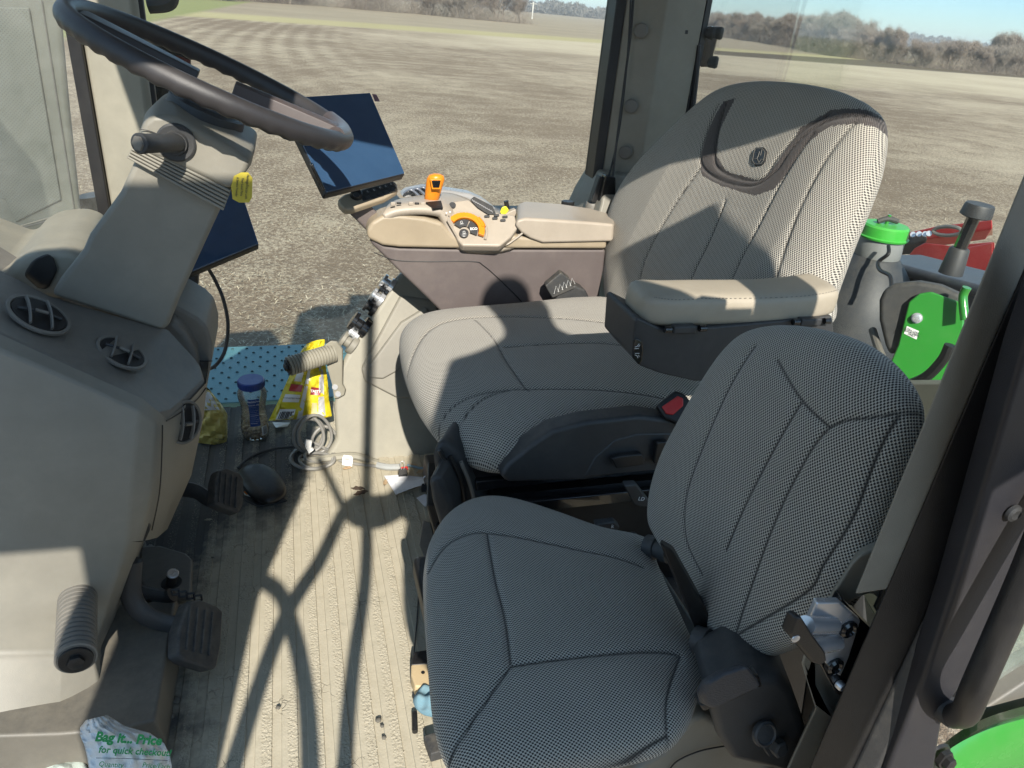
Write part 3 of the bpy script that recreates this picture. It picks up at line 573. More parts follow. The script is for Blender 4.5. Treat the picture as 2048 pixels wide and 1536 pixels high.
# outside handle tube, fender and bolt in the bottom right corner
gh = thing('grab_handle', 'black tubular grab handle outside the door post at the right edge', 'handle', P(1935, 1430, y=0.33))
obj('tube', tube([P(2130, 950, y=0.36), P(2060, 1130, y=0.345), P(1990, 1290, y=0.335), P(1950, 1380, y=0.33), P(1930, 1425, y=0.34), P(1905, 1432, y=0.372)], 0.0130, seg=20), MT['black'], gh)
obj('end_cap', lathe(P(1905, 1425, y=0.37), (0.3, -1, 0), [(-0.01, 0.017), (0.006, 0.016), (0.01, 0.01), (0.01, 0)], 20), MT['char'], gh)
fd = thing('green_fender', 'glossy green fender outside at the bottom right corner', 'fender', P(1980, 1500, y=0.42))
bm = BM(); secs_ = []
for k, (du, dv, yy) in enumerate([(0, 0, 0.42), (-8, 22, 0.405), (-14, 60, 0.395), (-10, 120, 0.392), (0, 260, 0.40)]):
    secs_.append([P(u + du, v + dv, y=yy) for (u, v) in crom([(1845, 1545, 0), (1880, 1505, 0), (1925, 1468, 0), (1985, 1438, 0), (2060, 1415, 0), (2200, 1380, 0)], 5) for (u, v) in [(u, v)]] if False else [P(q.x + du, q.y + dv, y=yy) for q in crom([(1845, 1545, 0), (1880, 1505, 0), (1925, 1468, 0), (1985, 1438, 0), (2060, 1415, 0), (2200, 1380, 0)], 5)])
add_loft(bm, secs_, closed=False, cap=False); obj('fender_skin', bm, MT['green'], fd).modifiers.new('s', 'SOLIDIFY').thickness = 0.004
obj('window_rail', hexa([P(*q, y=0.44) for q in [(1930, 1445), (2060, 1360), (2200, 1280), (2200, 1385), (2060, 1418), (1935, 1466)]], [P(*q, y=0.44) + Vector((0, 0.04, 0)) for q in [(1930, 1445), (2060, 1360), (2200, 1280), (2200, 1385), (2060, 1418), (1935, 1466)]]), MT['greyd'], fd, bevel=0.004)
obj('bolt', lathe(P(1890, 1520, y=0.39), (0.1, -1, 0.1), [(-0.004, 0.013), (0.002, 0.013), (0.0025, 0.009), (0.009, 0.009), (0.010, 0.007), (0.010, 0)], 6), MT['black'], fd)
obj('bolt_gasket', lathe(P(1868, 1520, y=0.4), (0.1, -1, 0.1), [(0, 0.026), (0.003, 0.024), (0.003, 0.0)], 20), MT['black'], fd)
# side glass behind the handle
qs = [P(*q, y=0.46) for q in [(1955, 1430), (2080, 1080), (2300, 1000), (2300, 1330), (2060, 1400)]]
obj('quarter_window', prism(qs, (0.0, 0.004, 0)), glassmat('tinted_glass', (0.75, 0.85, 0.78), 0.35), jp)

# ------------------------------------------------------------------ pads (seat cushions)
def pad(name, pts, n, Tf, Tb, m, parent, seams=(), p=2.6, NA=300, NR=64, bulge=None, gw=0.006, gd=0.006, back_flat=False, up=(0, 0, 1), sub=None, mask=None, mats=None):
    "upholstered pad: closed outline (3D points near a plane with normal n), domed front, rounded rim, sewn seams sunk in"
    n = Vector(n).normalized(); upv = Vector(up); e1 = upv.cross(n)
    e1.normalize(); e2 = n.cross(e1)
    pts = [Vector(q) for q in pts]; c = sum(pts, Vector()) / len(pts)
    o2 = np.array([((q - c).dot(e1), (q - c).dot(e2)) for q in crom(pts, 12, True)])
    seg = np.linalg.norm(np.roll(o2, -1, 0) - o2, axis=1); cum = np.concatenate([[0], np.cumsum(seg)]); tot = cum[-1]; s = np.linspace(0, tot, NA, endpoint=False)
    oc = np.vstack([o2, o2[:1]]); ox = np.interp(s, cum, oc[:, 0]); oy = np.interp(s, cum, oc[:, 1])
    S = []
    for sm in seams:
        q = np.array([((Vector(w_) - c).dot(e1), (Vector(w_) - c).dot(e2)) for w_ in crom(sm, 6)]); S.append(q)
    def sd_(x, y):
        d = np.full(x.shape, 1e9)
        for q in S:
            for k in range(len(q) - 1):
                ax, ay = q[k]; bx, by = q[k + 1]; L = (bx - ax) ** 2 + (by - ay) ** 2 + 1e-12; t = np.clip(((x - ax) * (bx - ax) + (y - ay) * (by - ay)) / L, 0, 1)
                d = np.minimum(d, np.hypot(x - ax - t * (bx - ax), y - ay - t * (by - ay)))
        return d
    rr = np.sin(np.linspace(0, 1, NR + 1) * PI / 2) ** 0.85; rr = 0.5 * rr + 0.5 * np.linspace(0, 1, NR + 1); rr[-1] = 1
    verts = [];uvs = []; sm_ = []
    R = rr[1:, None]; X = ox[None, :] * R; Y = oy[None, :] * R; Z = Tf * (1 - np.clip(R, 0, 1) ** p) ** (1 / p) * np.ones_like(X)
    if bulge is not None: Z = Z + bulge(X, Y) * (1 - R ** 6)
    d = sd_(X, Y) if S else np.full(X.shape, 1.0); Z = Z - gd * np.exp(-(d / gw) ** 2) * (R < 0.999) - gd * 0.35 * np.exp(-(d / (gw * 4)) ** 2) * (R < 0.999)
    z0 = Tf + (float(bulge(np.zeros((1, 1)), np.zeros((1, 1)))[0, 0]) if bulge is not None else 0)
    cz = np.concatenate([np.full((1, NA), z0), Z]); cr = np.concatenate([np.zeros((1, NA)), np.hypot(X, Y)]); al = np.concatenate([np.zeros((1, NA)), np.cumsum(np.hypot(np.diff(cr, axis=0), np.diff(cz, axis=0) * 0.85), axis=0)])
    dirx = ox / np.hypot(ox, oy); diry = oy / np.hypot(ox, oy)
    co = [(0, 0, z0)]; uv = [(0, 0)]; sa = [0]
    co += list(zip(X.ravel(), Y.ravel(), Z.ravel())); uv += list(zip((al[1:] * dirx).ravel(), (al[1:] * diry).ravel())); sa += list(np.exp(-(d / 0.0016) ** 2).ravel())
    nb = 14; base_al = al[-1]
    for k in range(1, nb + 1):
        r = math.cos(k / nb * PI / 2) ** 0.6 if k < nb else 0.0; zz = -Tb * (1 - r ** p) ** (1 / p)
        if k == nb: co.append((0, 0, -Tb)); uv.append((0, 0)); sa.append(0)
        else:
            co += list(zip(ox * r, oy * r, np.full(NA, zz))); w_ = base_al + Tb * (k / nb) * 1.2; uv += list(zip(w_ * dirx, w_ * diry)); sa += [0] * NA
    me = bpy.data.meshes.new(name); faces = []
    for i in range(NA): faces.append((0, 1 + i, 1 + (i + 1) % NA))
    rings = NR + nb - 1
    for k in range(rings - 1):
        a = 1 + k * NA; b = a + NA
        for i in range(NA): j = (i + 1) % NA; faces.append((a + i, b + i, b + j, a + j))
    last = len(co) - 1; a = 1 + (rings - 1) * NA
    for i in range(NA): faces.append((a + i, last, a + (i + 1) % NA))
    W3 = [tuple(c + e1 * x + e2 * y + n * z) for x, y, z in co]; me.from_pydata(W3, [], faces); me.update()
    ul = me.uv_layers.new(name='UVMap'); vi = np.empty(len(me.loops), dtype=np.int32); me.loops.foreach_get('vertex_index', vi)
    ul.data.foreach_set('uv', np.array(uv, dtype=np.float32)[vi].ravel())
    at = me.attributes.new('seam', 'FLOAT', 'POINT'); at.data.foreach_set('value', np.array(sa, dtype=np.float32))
    if mask is not None:
        mk = mask(np.array([q[0] for q in co]), np.array([q[1] for q in co]), lambda q: ((Vector(q) - c).dot(e1), (Vector(q) - c).dot(e2)))
        for m_ in mats: me.materials.append(m_)
        ff = [int(mk[f.vertices[0]]) for f in me.polygons]
        me.polygons.foreach_set('material_index', np.array(ff, dtype=np.int32)); m = None
    o = obj(name, me, m, parent, ang=180)
    return o, c, e1, e2, n

# ------------------------------------------------------------------ driver seat
ds = thing('driver_seat', 'large driver seat in pale grey dotted weave, with headrest panel, armrest and red-buttoned buckle', 'seat', (0.6, 1.45, 0.0))
# seat back
nB = Vector((-0.93, 0, 0.37)).normalized(); pB = Vector((0.985, 1.5, 0.83))
def B(u, v, off=0.0): return PP(u, v, pB + nB * off, nB)
olB = [B(*q) for q in [(1228, 640), (1215, 560), (1213, 490), (1232, 410), (1275, 340), (1340, 272), (1405, 212), (1450, 182), (1505, 168), (1580, 168), (1660, 180), (1715, 198), (1750, 222), (1757, 262), (1746, 330), (1722, 400), (1693, 470), (1667, 540), (1650, 590), (1640, 640), (1560, 690), (1400, 710), (1290, 690)]]
T = 0.055
def Bs(*qs): return [B(u, v, T) for u, v in qs]
seamsB = [Bs((1432, 205), (1412, 260), (1398, 320), (1425, 352), (1495, 368), (1545, 340), (1580, 290), (1640, 240), (1725, 215)),
          Bs((1446, 202), (1425, 300), (1436, 338), (1510, 357), (1550, 310), (1590, 262), (1650, 222)),
          Bs((1443, 398), (1415, 470), (1380, 540), (1345, 620), (1330, 660)),
          Bs((1620, 262), (1560, 360), (1510, 460), (1460, 560), (1440, 640)), Bs((1400, 330), (1340, 420), (1285, 520), (1262, 610)),
          Bs((1700, 230), (1640, 330), (1585, 450), (1550, 560), (1530, 640))]
bandpoly = [(1440, 200), (1412, 262), (1396, 322), (1400, 350), (1440, 372), (1505, 388), (1545, 375), (1570, 340), (1600, 290), (1650, 248), (1735, 228), (1752, 262), (1725, 200), (1650, 212), (1590, 252), (1558, 305), (1530, 345), (1505, 357), (1445, 340), (1428, 310), (1434, 262), (1462, 192)]
def inpoly(x, y, poly):
    r = np.zeros(x.shape, bool); L = len(poly)
    for i in range(L):
        x0, y0 = poly[i]; x1, y1 = poly[(i + 1) % L]
        c_ = ((y0 > y) != (y1 > y)) & (x < (x1 - x0) * (y - y0) / (y1 - y0 + 1e-12) + x0); r ^= c_
    return r
def maskB(x, y, loc):
    return inpoly(x, y, [loc(B(u, v, T)) for u, v in bandpoly]).astype(int)
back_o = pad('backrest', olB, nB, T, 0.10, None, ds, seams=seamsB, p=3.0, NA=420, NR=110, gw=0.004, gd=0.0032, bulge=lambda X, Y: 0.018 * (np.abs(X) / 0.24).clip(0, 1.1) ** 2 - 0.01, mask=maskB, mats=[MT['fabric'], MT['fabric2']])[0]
# emblem on the headrest
def skin_height(o_, q, n_):
    "how far the upholstery stands out at q, along n_"
    best = min(o_.data.vertices, key=lambda v_: ((v_.co - q) - n_ * (v_.co - q).dot(n_)).length + (0 if (v_.co - q).dot(n_) > -0.06 else 1)); return (best.co - q).dot(n_)
bm = BM(); cc = B(1518, 313, T - 0.010); cc = cc + nB * (skin_height(back_o, cc, nB) + 0.003); ez = (B(1523, 296, T) - B(1514, 332, T)).normalized(); ex = ez.cross(nB).normalized()
ex = ex if (B(1540, 313, T) - B(1500, 313, T)).dot(ex) > 0 else -ex
hB = T - 0.010 + skin_height(back_o, B(1518, 313, T - 0.010), nB) + 0.004
ol = [B(u, v, hB) for u, v in [(1511, 295), (1526, 294), (1533, 303), (1529, 322), (1523, 330), (1508, 331), (1502, 322), (1505, 304)]]
add_prism(bm, ol, -nB * 0.008); bd = obj('emblem_badge', bm, MT['black'], back_o, bevel=0.001)
bm = BM()
for pl in ([(1508, 318), (1514, 317), (1518, 325), (1523, 318), (1527, 320)], [(1514, 317), (1517, 311), (1519, 303)], [(1521, 311), (1524, 299)], [(1511, 298), (1525, 297), (1530, 304), (1527, 321), (1522, 327), (1509, 328), (1505, 321), (1508, 304), (1511, 298)]):
    add_tube(bm, [B(u, v, hB + 0.0004) for u, v in pl], 0.0006, seg=5)
obj('emblem_lines', bm, MT['greyd'], bd)
# seat back shell
_cb = sum(olB, Vector()) / len(olB)
pad('back_shell', [_cb + (q - _cb) * 0.86 - nB * 0.075 + Vector((0, 0.02, 0)) for q in olB], nB, 0.03, 0.04, MT['char'], ds, p=3, NA=80, NR=12)
# cushion
olC = [(0.265, 1.74), (0.238, 1.66), (0.230, 1.50), (0.240, 1.34), (0.275, 1.20), (0.335, 1.125), (0.42, 1.118), (0.60, 1.14), (0.82, 1.16), (0.90, 1.22), (0.91, 1.46), (0.90, 1.74), (0.80, 1.81), (0.6, 1.815), (0.42, 1.81), (0.32, 1.79)]
def Cz(u, v): return P(u, v, z=0.56)
nC = Vector((-0.05, 0, 1)).normalized()
seamsC = [[Cz(*q) for q in s] for s in ([(812, 690), (850, 650), (900, 632), (1000, 628), (1120, 640), (1250, 660)], [(950, 632), (985, 670), (1015, 720), (1050, 765)], [(1010, 690), (1100, 688), (1200, 692), (1290, 708)], [(870, 790), (930, 775), (1020, 768), (1150, 768), (1250, 775), (1380, 790)], [(872, 850), (900, 820), (960, 782), (1020, 768)], [(1050, 765), (1060, 770)])]
def bulC(X, Y): return 0.0 * X
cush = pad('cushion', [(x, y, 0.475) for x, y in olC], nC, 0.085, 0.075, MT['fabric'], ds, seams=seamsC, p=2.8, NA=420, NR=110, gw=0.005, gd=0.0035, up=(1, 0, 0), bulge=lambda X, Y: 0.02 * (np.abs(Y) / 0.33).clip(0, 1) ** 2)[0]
# side cover with the two adjuster keys
sc0 = 1.092
sp = obj('side_cover', prism([P(*q, y=sc0) for q in [(1000, 952), (1015, 930), (1060, 892), (1105, 862), (1170, 845), (1280, 832), (1400, 848), (1410, 930), (1330, 942), (1318, 935), (1172, 962), (1015, 966)]], (0, 0.05, 0)), MT['char'], ds, bevel=0.010, seg=4)
obj('cover_recess', prism([P(*q, y=sc0 - 0.002) for q in [(1168, 955), (1190, 915), (1230, 880), (1275, 868), (1370, 866), (1385, 925), (1320, 940)]], (0, 0.01, 0)), MT['char'], sp, bevel=0.004)
for nm, qs in (('adjuster_key', [(1217, 910), (1235, 905), (1278, 901), (1285, 910), (1282, 922), (1228, 930)]), ('adjuster_key', [(1308, 878), (1332, 876), (1328, 905), (1318, 924), (1302, 920)])):
    obj(nm, prism([P(*q, y=sc0 - 0.004) for q in qs], (0, -0.014, 0)), MT['black'], sp, bevel=0.003)
obj('pivot_bolt', lathe(P(1362, 842, y=sc0), (0, -1, 0.2), [(-0.004, 0.014), (0.006, 0.012), (0.008, 0.008), (0.008, 0)], 20), MT['black'], sp)
# rails, suspension box, bellows, levers
obj('seat_frame', box((0.31, 1.16, 0.385), (0.90, 1.72, 0.43)), MT['black'], ds, bevel=0.006)
obj('slide_rail', box((0.33, 1.10, 0.352), (0.90, 1.135, 0.380)), MT['gloss'], ds, bevel=0.003); obj('slide_rail', box((0.32, 1.145, 0.385), (0.90, 1.17, 0.408)), MT['gloss'], ds, bevel=0.003)
obj('suspension_box', box((0.36, 1.12, 0.10), (0.92, 1.70, 0.36)), MT['black'], ds, bevel=0.01)
obj('base_plate', box((0.32, 1.03, 0.0), (0.95, 1.72, 0.10)), MT['char'], ds, bevel=0.01)
bm = BM(); rr_ = [P(*q, y=1.22) for q in [(868, 880), (880, 868), (900, 878)]]
ol = [P(*q, y=1.14) for q in [(862, 905), (880, 880), (915, 905), (960, 1000), (975, 1080), (935, 1110), (900, 1090), (872, 1000)]]
add_prism(bm, ol, (0.06, 0.10, 0.0)); bw = obj('front_bellows', bm, MT['char'], ds, bevel=0.025, seg=5)
for k in range(3):
    s = k / 3; a = [P(878 + 22 * k, 900 + 12 * k, y=1.135), P(905 + 20 * k, 960 + 14 * k, y=1.135), P(915 + 22 * k, 1060 + 12 * k, y=1.135)]
    obj('fold_line', tube(a, 0.004, seg=8), MT['greyd' if k == 2 else 'black'], bw)
obj('bellows_foot', hexa([P(*q, y=1.08) for q in [(856, 958), (880, 952), (905, 1010), (905, 1080), (880, 1060), (862, 1000)]], [P(*q, y=1.08) + Vector((0.04, 0.08, 0)) for q in [(856, 958), (880, 952), (905, 1010), (905, 1080), (880, 1060), (862, 1000)]]), MT['char'], ds, bevel=0.012, seg=4)
for (qs, lab) in (([(1248, 972), (1272, 970), (1300, 1005), (1298, 1014), (1282, 1015), (1268, 1010)], 0), ([(1190, 1050), (1230, 1045), (1240, 1055), (1225, 1075), (1195, 1068)], 1)):
    lv = obj('adjuster_lever', prism([P(*q, y=1.03) for q in qs], (0, 0.014, 0.004)), MT['char'], ds, bevel=0.003)
    if lab == 0:
        text('LD', MT['white'], lv, P(1283, 998, y=1.0285), (1, 0, -0.2), (0.2, 0, 1), 0.012, name='pictogram')
    else: text('k', MT['white'], lv, P(1225, 1053, y=1.0285), (1, 0, 0), (0, 0, 1), 0.012, name='pictogram')
# armrest box + pad
ya = 1.03
ab = obj('armrest_box', prism([P(*q, y=ya) for q in [(1270, 642), (1276, 636), (1330, 662), (1420, 655), (1665, 632), (1672, 700), (1600, 735), (1470, 763), (1390, 763), (1320, 747), (1282, 733), (1264, 712)]], (0, 0.13, 0)), MT['char'], ds, bevel=0.008, seg=3)
qa = [P(*q, y=1.165) for q in [(1282, 622), (1300, 605), (1345, 592), (1400, 582), (1440, 577), (1500, 585), (1560, 584), (1620, 588), (1655, 605), (1664, 624)]]
# pad lofted along the box: rounded section
bm = BM(); topl = [(1284, 632, 612), (1300, 644, 598), (1340, 650, 588), (1400, 645, 578), (1450, 640, 574), (1520, 634, 580), (1590, 628, 578), (1640, 622, 583), (1668, 618, 595), (1678, 616, 606)]
secs_ = []
for i, (u, vb, vt) in enumerate(topl):
    a0 = P(u, vb + 14, y=ya + 0.004); h = 0.058 if 0 < i < len(topl) - 1 else 0.034; wd = 0.105 if 0 < i < len(topl) - 1 else 0.07; off = 0.0 if 0 < i < len(topl) - 1 else 0.015
    dz = (0.006 * math.sin(i / 9 * PI * 2.2)); sec = []
    for k in range(28):
        q = k / 28 * 2 * PI; cx = math.copysign(abs(math.cos(q)) ** 0.5, math.cos(q)); sz = math.copysign(abs(math.sin(q)) ** 0.55, math.sin(q))
        sec.append((a0.x, a0.y + off + wd / 2 + cx * wd / 2, a0.z + h / 2 + dz + sz * h / 2 - (0.004 if sz < 0 else 0)))
    secs_.append(sec)
S2 = []
for i in range(len(secs_) - 1):
    S2.append(secs_[i]); 
S2.append(secs_[-1]); add_loft(bm, S2); apad = obj('armrest_pad', bm, MT['leather'], ds, ang=180, sub=2)
bm = BM()
for i in range(1, len(topl) - 2):
    a = Vector(secs_[i][0]); 
def edge_pt(i):
    "near upper edge of the pad"
    s = secs_[i]; k = 11; return Vector(s[k]) + Vector((0, -0.0012, 0.0008))
pts = crom([edge_pt(i) for i in range(1, len(topl) - 1)], 14); 
for i in range(0, len(pts) - 1, 2): add_tube(bm, [pts[i], pts[i].lerp(pts[i + 1], 0.8)], 0.0007, seg=4)
obj('stitching', bm, MT['greyd'], apad)
for (u, v, w_) in [(1368, 657, 0.05), (1620, 642, 0.05)]:
    q = P(u, v, y=ya - 0.004); hg = obj('lid_hinge', box(q - Vector((w_ * 0.45, 0.006, 0.008)), q + Vector((w_ * 0.45, 0.01, 0.006))), MT['char'], ds, bevel=0.003)
    for s in (-1, 1): obj('hinge_pin', tube([q + Vector((s * w_ * 0.55, -0.004, 0.001)), q + Vector((s * w_ * 0.8, -0.004, 0.001))], 0.006, n=1, seg=12), MT['gloss'], hg)
sw = obj('rocker_switch', hexa([P(*q, y=ya - 0.006) for q in [(1266, 680), (1272, 676), (1284, 682), (1287, 700), (1284, 722), (1278, 730), (1264, 715)]], [P(*q, y=ya + 0.02) for q in [(1266, 680), (1272, 676), (1284, 682), (1287, 700), (1284, 722), (1278, 730), (1264, 715)]]), MT['gloss'], ds, bevel=0.002)
bm = BM()
for zz, kk in ((694, 1), (710, -1)):
    a = P(1274, zz, y=ya - 0.008); 
    for pl in ([(-0.004, 0.0), (0.0, 0.001), (0.003, 0.006)], [(-0.004, -0.003), (0.004, -0.003)], [(0.003, 0.0), (0.005, 0.004)]): add_tube(bm, [a + Vector((x, 0, z * kk)) for x, z in pl], 0.0005, seg=5)
obj('pictogram', bm, MT['white'], sw)
# buckle with red button
bk = [(1312, 812), (1325, 800), (1350, 780), (1368, 786), (1390, 812), (1386, 838), (1362, 850), (1330, 838)]
bk0 = P(1350, 815, y=1.09); nb_ = Vector((-0.35, -0.75, 0.55)).normalized()
bo = obj('buckle', prism([PP(*q, bk0, nb_) for q in bk], -nb_ * 0.03), MT['black'], ds, bevel=0.006, seg=4)
obj('release_button', prism([PP(*q, bk0 + nb_ * 0.001, nb_) for q in [(1323, 814), (1355, 792), (1366, 797), (1366, 812), (1346, 830), (1332, 828)]], nb_ * 0.004), plastic('red_button', (0.55, 0.02, 0.02), 0.35, gs=0), bo, bevel=0.002)
obj('buckle_stalk', tube([bk0 + Vector((0.01, 0.02, -0.01)), P(1385, 850, y=1.12), P(1420, 900, y=1.14)], 0.014, seg=12), MT['black'], ds)
# belt reel and folded webbing on the far side
yb = 1.80
obj('belt_reel_cover', prism([P(*q, y=yb) for q in [(1115, 585), (1150, 570), (1172, 580), (1200, 640), (1160, 640), (1110, 610)]], (0, 0.05, 0)), MT['char'], ds, bevel=0.008)
q0 = [P(*q, y=yb - 0.005) for q in [(1090, 572), (1122, 545), (1140, 558), (1142, 566), (1150, 578), (1105, 597)]]
wb = obj('belt_webbing', prism(q0, (0.005, 0.03, 0.0)), plastic('webbing', (0.035, 0.037, 0.04), 0.6, grain=500, gs=0.6, dust=0.3), ds, bevel=0.004)
bm = BM()
for k in range(5):
    a = P(1108 + 8 * k, 588 - 4 * k, y=yb - 0.0075); b_ = P(1112 + 8 * k, 572 - 4 * k, y=yb - 0.0075); add_tube(bm, [a, b_, P(1118 + 8 * k, 584 - 4 * k, y=yb - 0.0075)], 0.0006, seg=4)
obj('stitching', bm, MT['white'], wb)

# ------------------------------------------------------------------ passenger seat (near)
ps = thing('passenger_seat', 'small fold-down passenger seat in dark grey dotted weave, nearest the door', 'seat', (0.35, 0.8, 0.0))
def Jz(u, v): return P(u, v, z=0.445)
olJ = [Jz(*q) for q in [(846, 1190), (849, 1130), (862, 1085), (890, 1042), (930, 1014), (975, 1004), (1030, 1011), (1110, 1036), (1200, 1068), (1275, 1084), (1300, 1100), (1318, 1150), (1352, 1225), (1390, 1310), (1408, 1355), (1392, 1410), (1372, 1460), (1330, 1500), (1250, 1525), (1150, 1545), (1000, 1560), (925, 1556), (888, 1520), (866, 1440), (855, 1330)]]
def Jt(u, v): return P(u, v, z=0.50)
seamsJ = [[Jt(*q) for q in s] for s in ([(858, 1110), (895, 1070), (945, 1055), (990, 1060), (1090, 1080), (1180, 1098), (1290, 1118)], [(975, 1058), (990, 1150), (1010, 1230), (1022, 1320)], [(1022, 1325), (1120, 1312), (1230, 1300), (1330, 1290), (1365, 1292)], [(880, 1500), (930, 1440), (980, 1380), (1022, 1325)], [(1365, 1292), (1340, 1370), (1345, 1430), (1370, 1455)], [(1345, 1430), (1250, 1470), (1100, 1500), (905, 1515)])]
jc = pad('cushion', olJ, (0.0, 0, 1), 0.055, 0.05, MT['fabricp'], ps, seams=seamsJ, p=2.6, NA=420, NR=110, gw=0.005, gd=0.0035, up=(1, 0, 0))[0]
nJ = Vector((-0.985, -0.05, 0.17)).normalized(); pJ = Vector((0.585, 0.62, 0.66))
def J(u, v, off=0.0): return PP(u, v, pJ + nJ * off, nJ)
olK = [J(*q) for q in [(1465, 1315), (1438, 1280), (1410, 1210), (1370, 1140), (1330, 1080), (1313, 1040), (1318, 980), (1340, 910), (1376, 840), (1420, 765), (1465, 700), (1505, 665), (1555, 652), (1610, 653), (1680, 668), (1740, 694), (1790, 735), (1825, 785), (1836, 830), (1828, 890), (1805, 960), (1778, 1040), (1745, 1130), (1705, 1200), (1650, 1260), (1580, 1300), (1520, 1318)]]
def Js(*qs): return [J(u, v, 0.05) for u, v in qs]
seamsK = [Js((1495, 690), (1450, 790), (1405, 900), (1375, 990), (1370, 1080), (1400, 1150)), Js((1545, 720), (1600, 800), (1655, 855)), Js((1832, 800), (1740, 830), (1655, 855), (1590, 960), (1545, 1060), (1505, 1160), (1470, 1240), (1450, 1280)),
          Js((1600, 805), (1540, 920), (1490, 1020), (1455, 1100)), Js((1758, 830), (1720, 930), (1680, 1040), (1630, 1130), (1590, 1190), (1460, 1270))]
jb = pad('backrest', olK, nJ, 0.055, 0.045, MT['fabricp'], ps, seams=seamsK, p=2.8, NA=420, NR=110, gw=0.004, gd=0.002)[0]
# hinge arm, recliner and belt reel housing
obj('hinge_arm', hexa([P(*q, y=0.62) for q in [(1318, 1085), (1345, 1100), (1440, 1270), (1500, 1330), (1440, 1345), (1390, 1260)]], [P(*q, y=0.62) + Vector((0.02, 0.03, -0.02)) for q in [(1318, 1085), (1345, 1100), (1440, 1270), (1500, 1330), (1440, 1345), (1390, 1260)]]), MT['black'], ps, bevel=0.004)
for (u, v, yy) in [(1432, 1292, 0.585), (1326, 1100, 0.80)]:
    c = P(u, v, y=yy); rc = obj('recliner', lathe(c, (0.5, -0.8, 0.3), [(-0.03, 0.019), (-0.012, 0.019), (-0.011, 0.016), (0, 0.016), (0.001, 0.019), (0.012, 0.019), (0.014, 0.012), (0.016, 0)], 24), MT['char'], ps)
    obj('recliner_bolt', lathe(c + Vector((0.008, -0.014, 0.005)), (0.5, -0.8, 0.3), [(0, 0.009), (0.009, 0.009), (0.01, 0)], 6), MT['gloss'], rc)
obj('seat_frame', box((0.17, 0.60, 0.34), (0.60, 0.98, 0.385)), MT['black'], ps, bevel=0.01)
obj('pedestal', box((0.25, 0.66, 0.0), (0.56, 0.95, 0.34)), MT['char'], ps, bevel=0.015)
hz = [P(*q, y=0.53) for q in [(1392, 1370), (1480, 1318), (1535, 1318), (1560, 1345), (1580, 1400), (1602, 1470), (1590, 1520), (1500, 1500), (1440, 1485), (1412, 1440)]]
hs = obj('belt_reel_housing', prism([q + Vector((0, -0.03, 0)) for q in hz], (0.03, 0.10, 0.0)), MT['char'], ps, bevel=0.014, seg=5)
wq = [P(*q, y=0.492) for q in [(1388, 1382), (1400, 1358), (1430, 1340), (1478, 1324), (1500, 1352), (1505, 1366), (1450, 1392), (1412, 1410), (1394, 1402)]]
ww = obj('belt_webbing', prism(wq, (0.004, -0.012, 0.006)), plastic('webbing2', (0.03, 0.034, 0.042), 0.45, grain=450, gs=0.8, dust=0.05), ps, bevel=0.005, seg=4)
obj('belt_slot', prism([P(*q, y=0.494) for q in [(1400, 1412), (1450, 1396), (1508, 1368), (1520, 1352), (1526, 1372), (1470, 1400), (1408, 1424)]], (0, 0.02, 0)), MT['black'], hs, bevel=0.003)
obj('buckle_tongue', prism([P(*q, y=0.49) for q in [(1496, 1342), (1514, 1346), (1520, 1366), (1502, 1370)]], (0, -0.006, 0)), MT['gloss'], hs, bevel=0.002)
obj('anchor_bolt', lathe(P(1546, 1486, y=0.50), (0.1, -1, 0.35), [(-0.004, 0.017), (0.004, 0.017), (0.005, 0.012), (0.016, 0.012), (0.018, 0.009), (0.018, 0)], 6), MT['rubber'], ps)
obj('oval_cap', lathe(P(1528, 1466, y=0.49), (0.0, -1, 0.5), [(0, 0.018), (0.004, 0.017), (0.006, 0.014), (0.004, 0.012), (0.004, 0)], 24), MT['char'], hs)
obj('base_cover', prism([P(*q, y=0.57) for q in [(1270, 1540), (1330, 1505), (1385, 1440), (1410, 1430), (1500, 1480), (1570, 1500), (1585, 1620), (1250, 1620)]], (0, 0.2, 0)), MT['grey'], ps, bevel=0.02, seg=4)
obj('cover_seam', tube([P(*q, y=0.566) for q in [(1335, 1545), (1355, 1522), (1400, 1502), (1450, 1492)]], 0.0012, seg=6), MT['black'], ps)

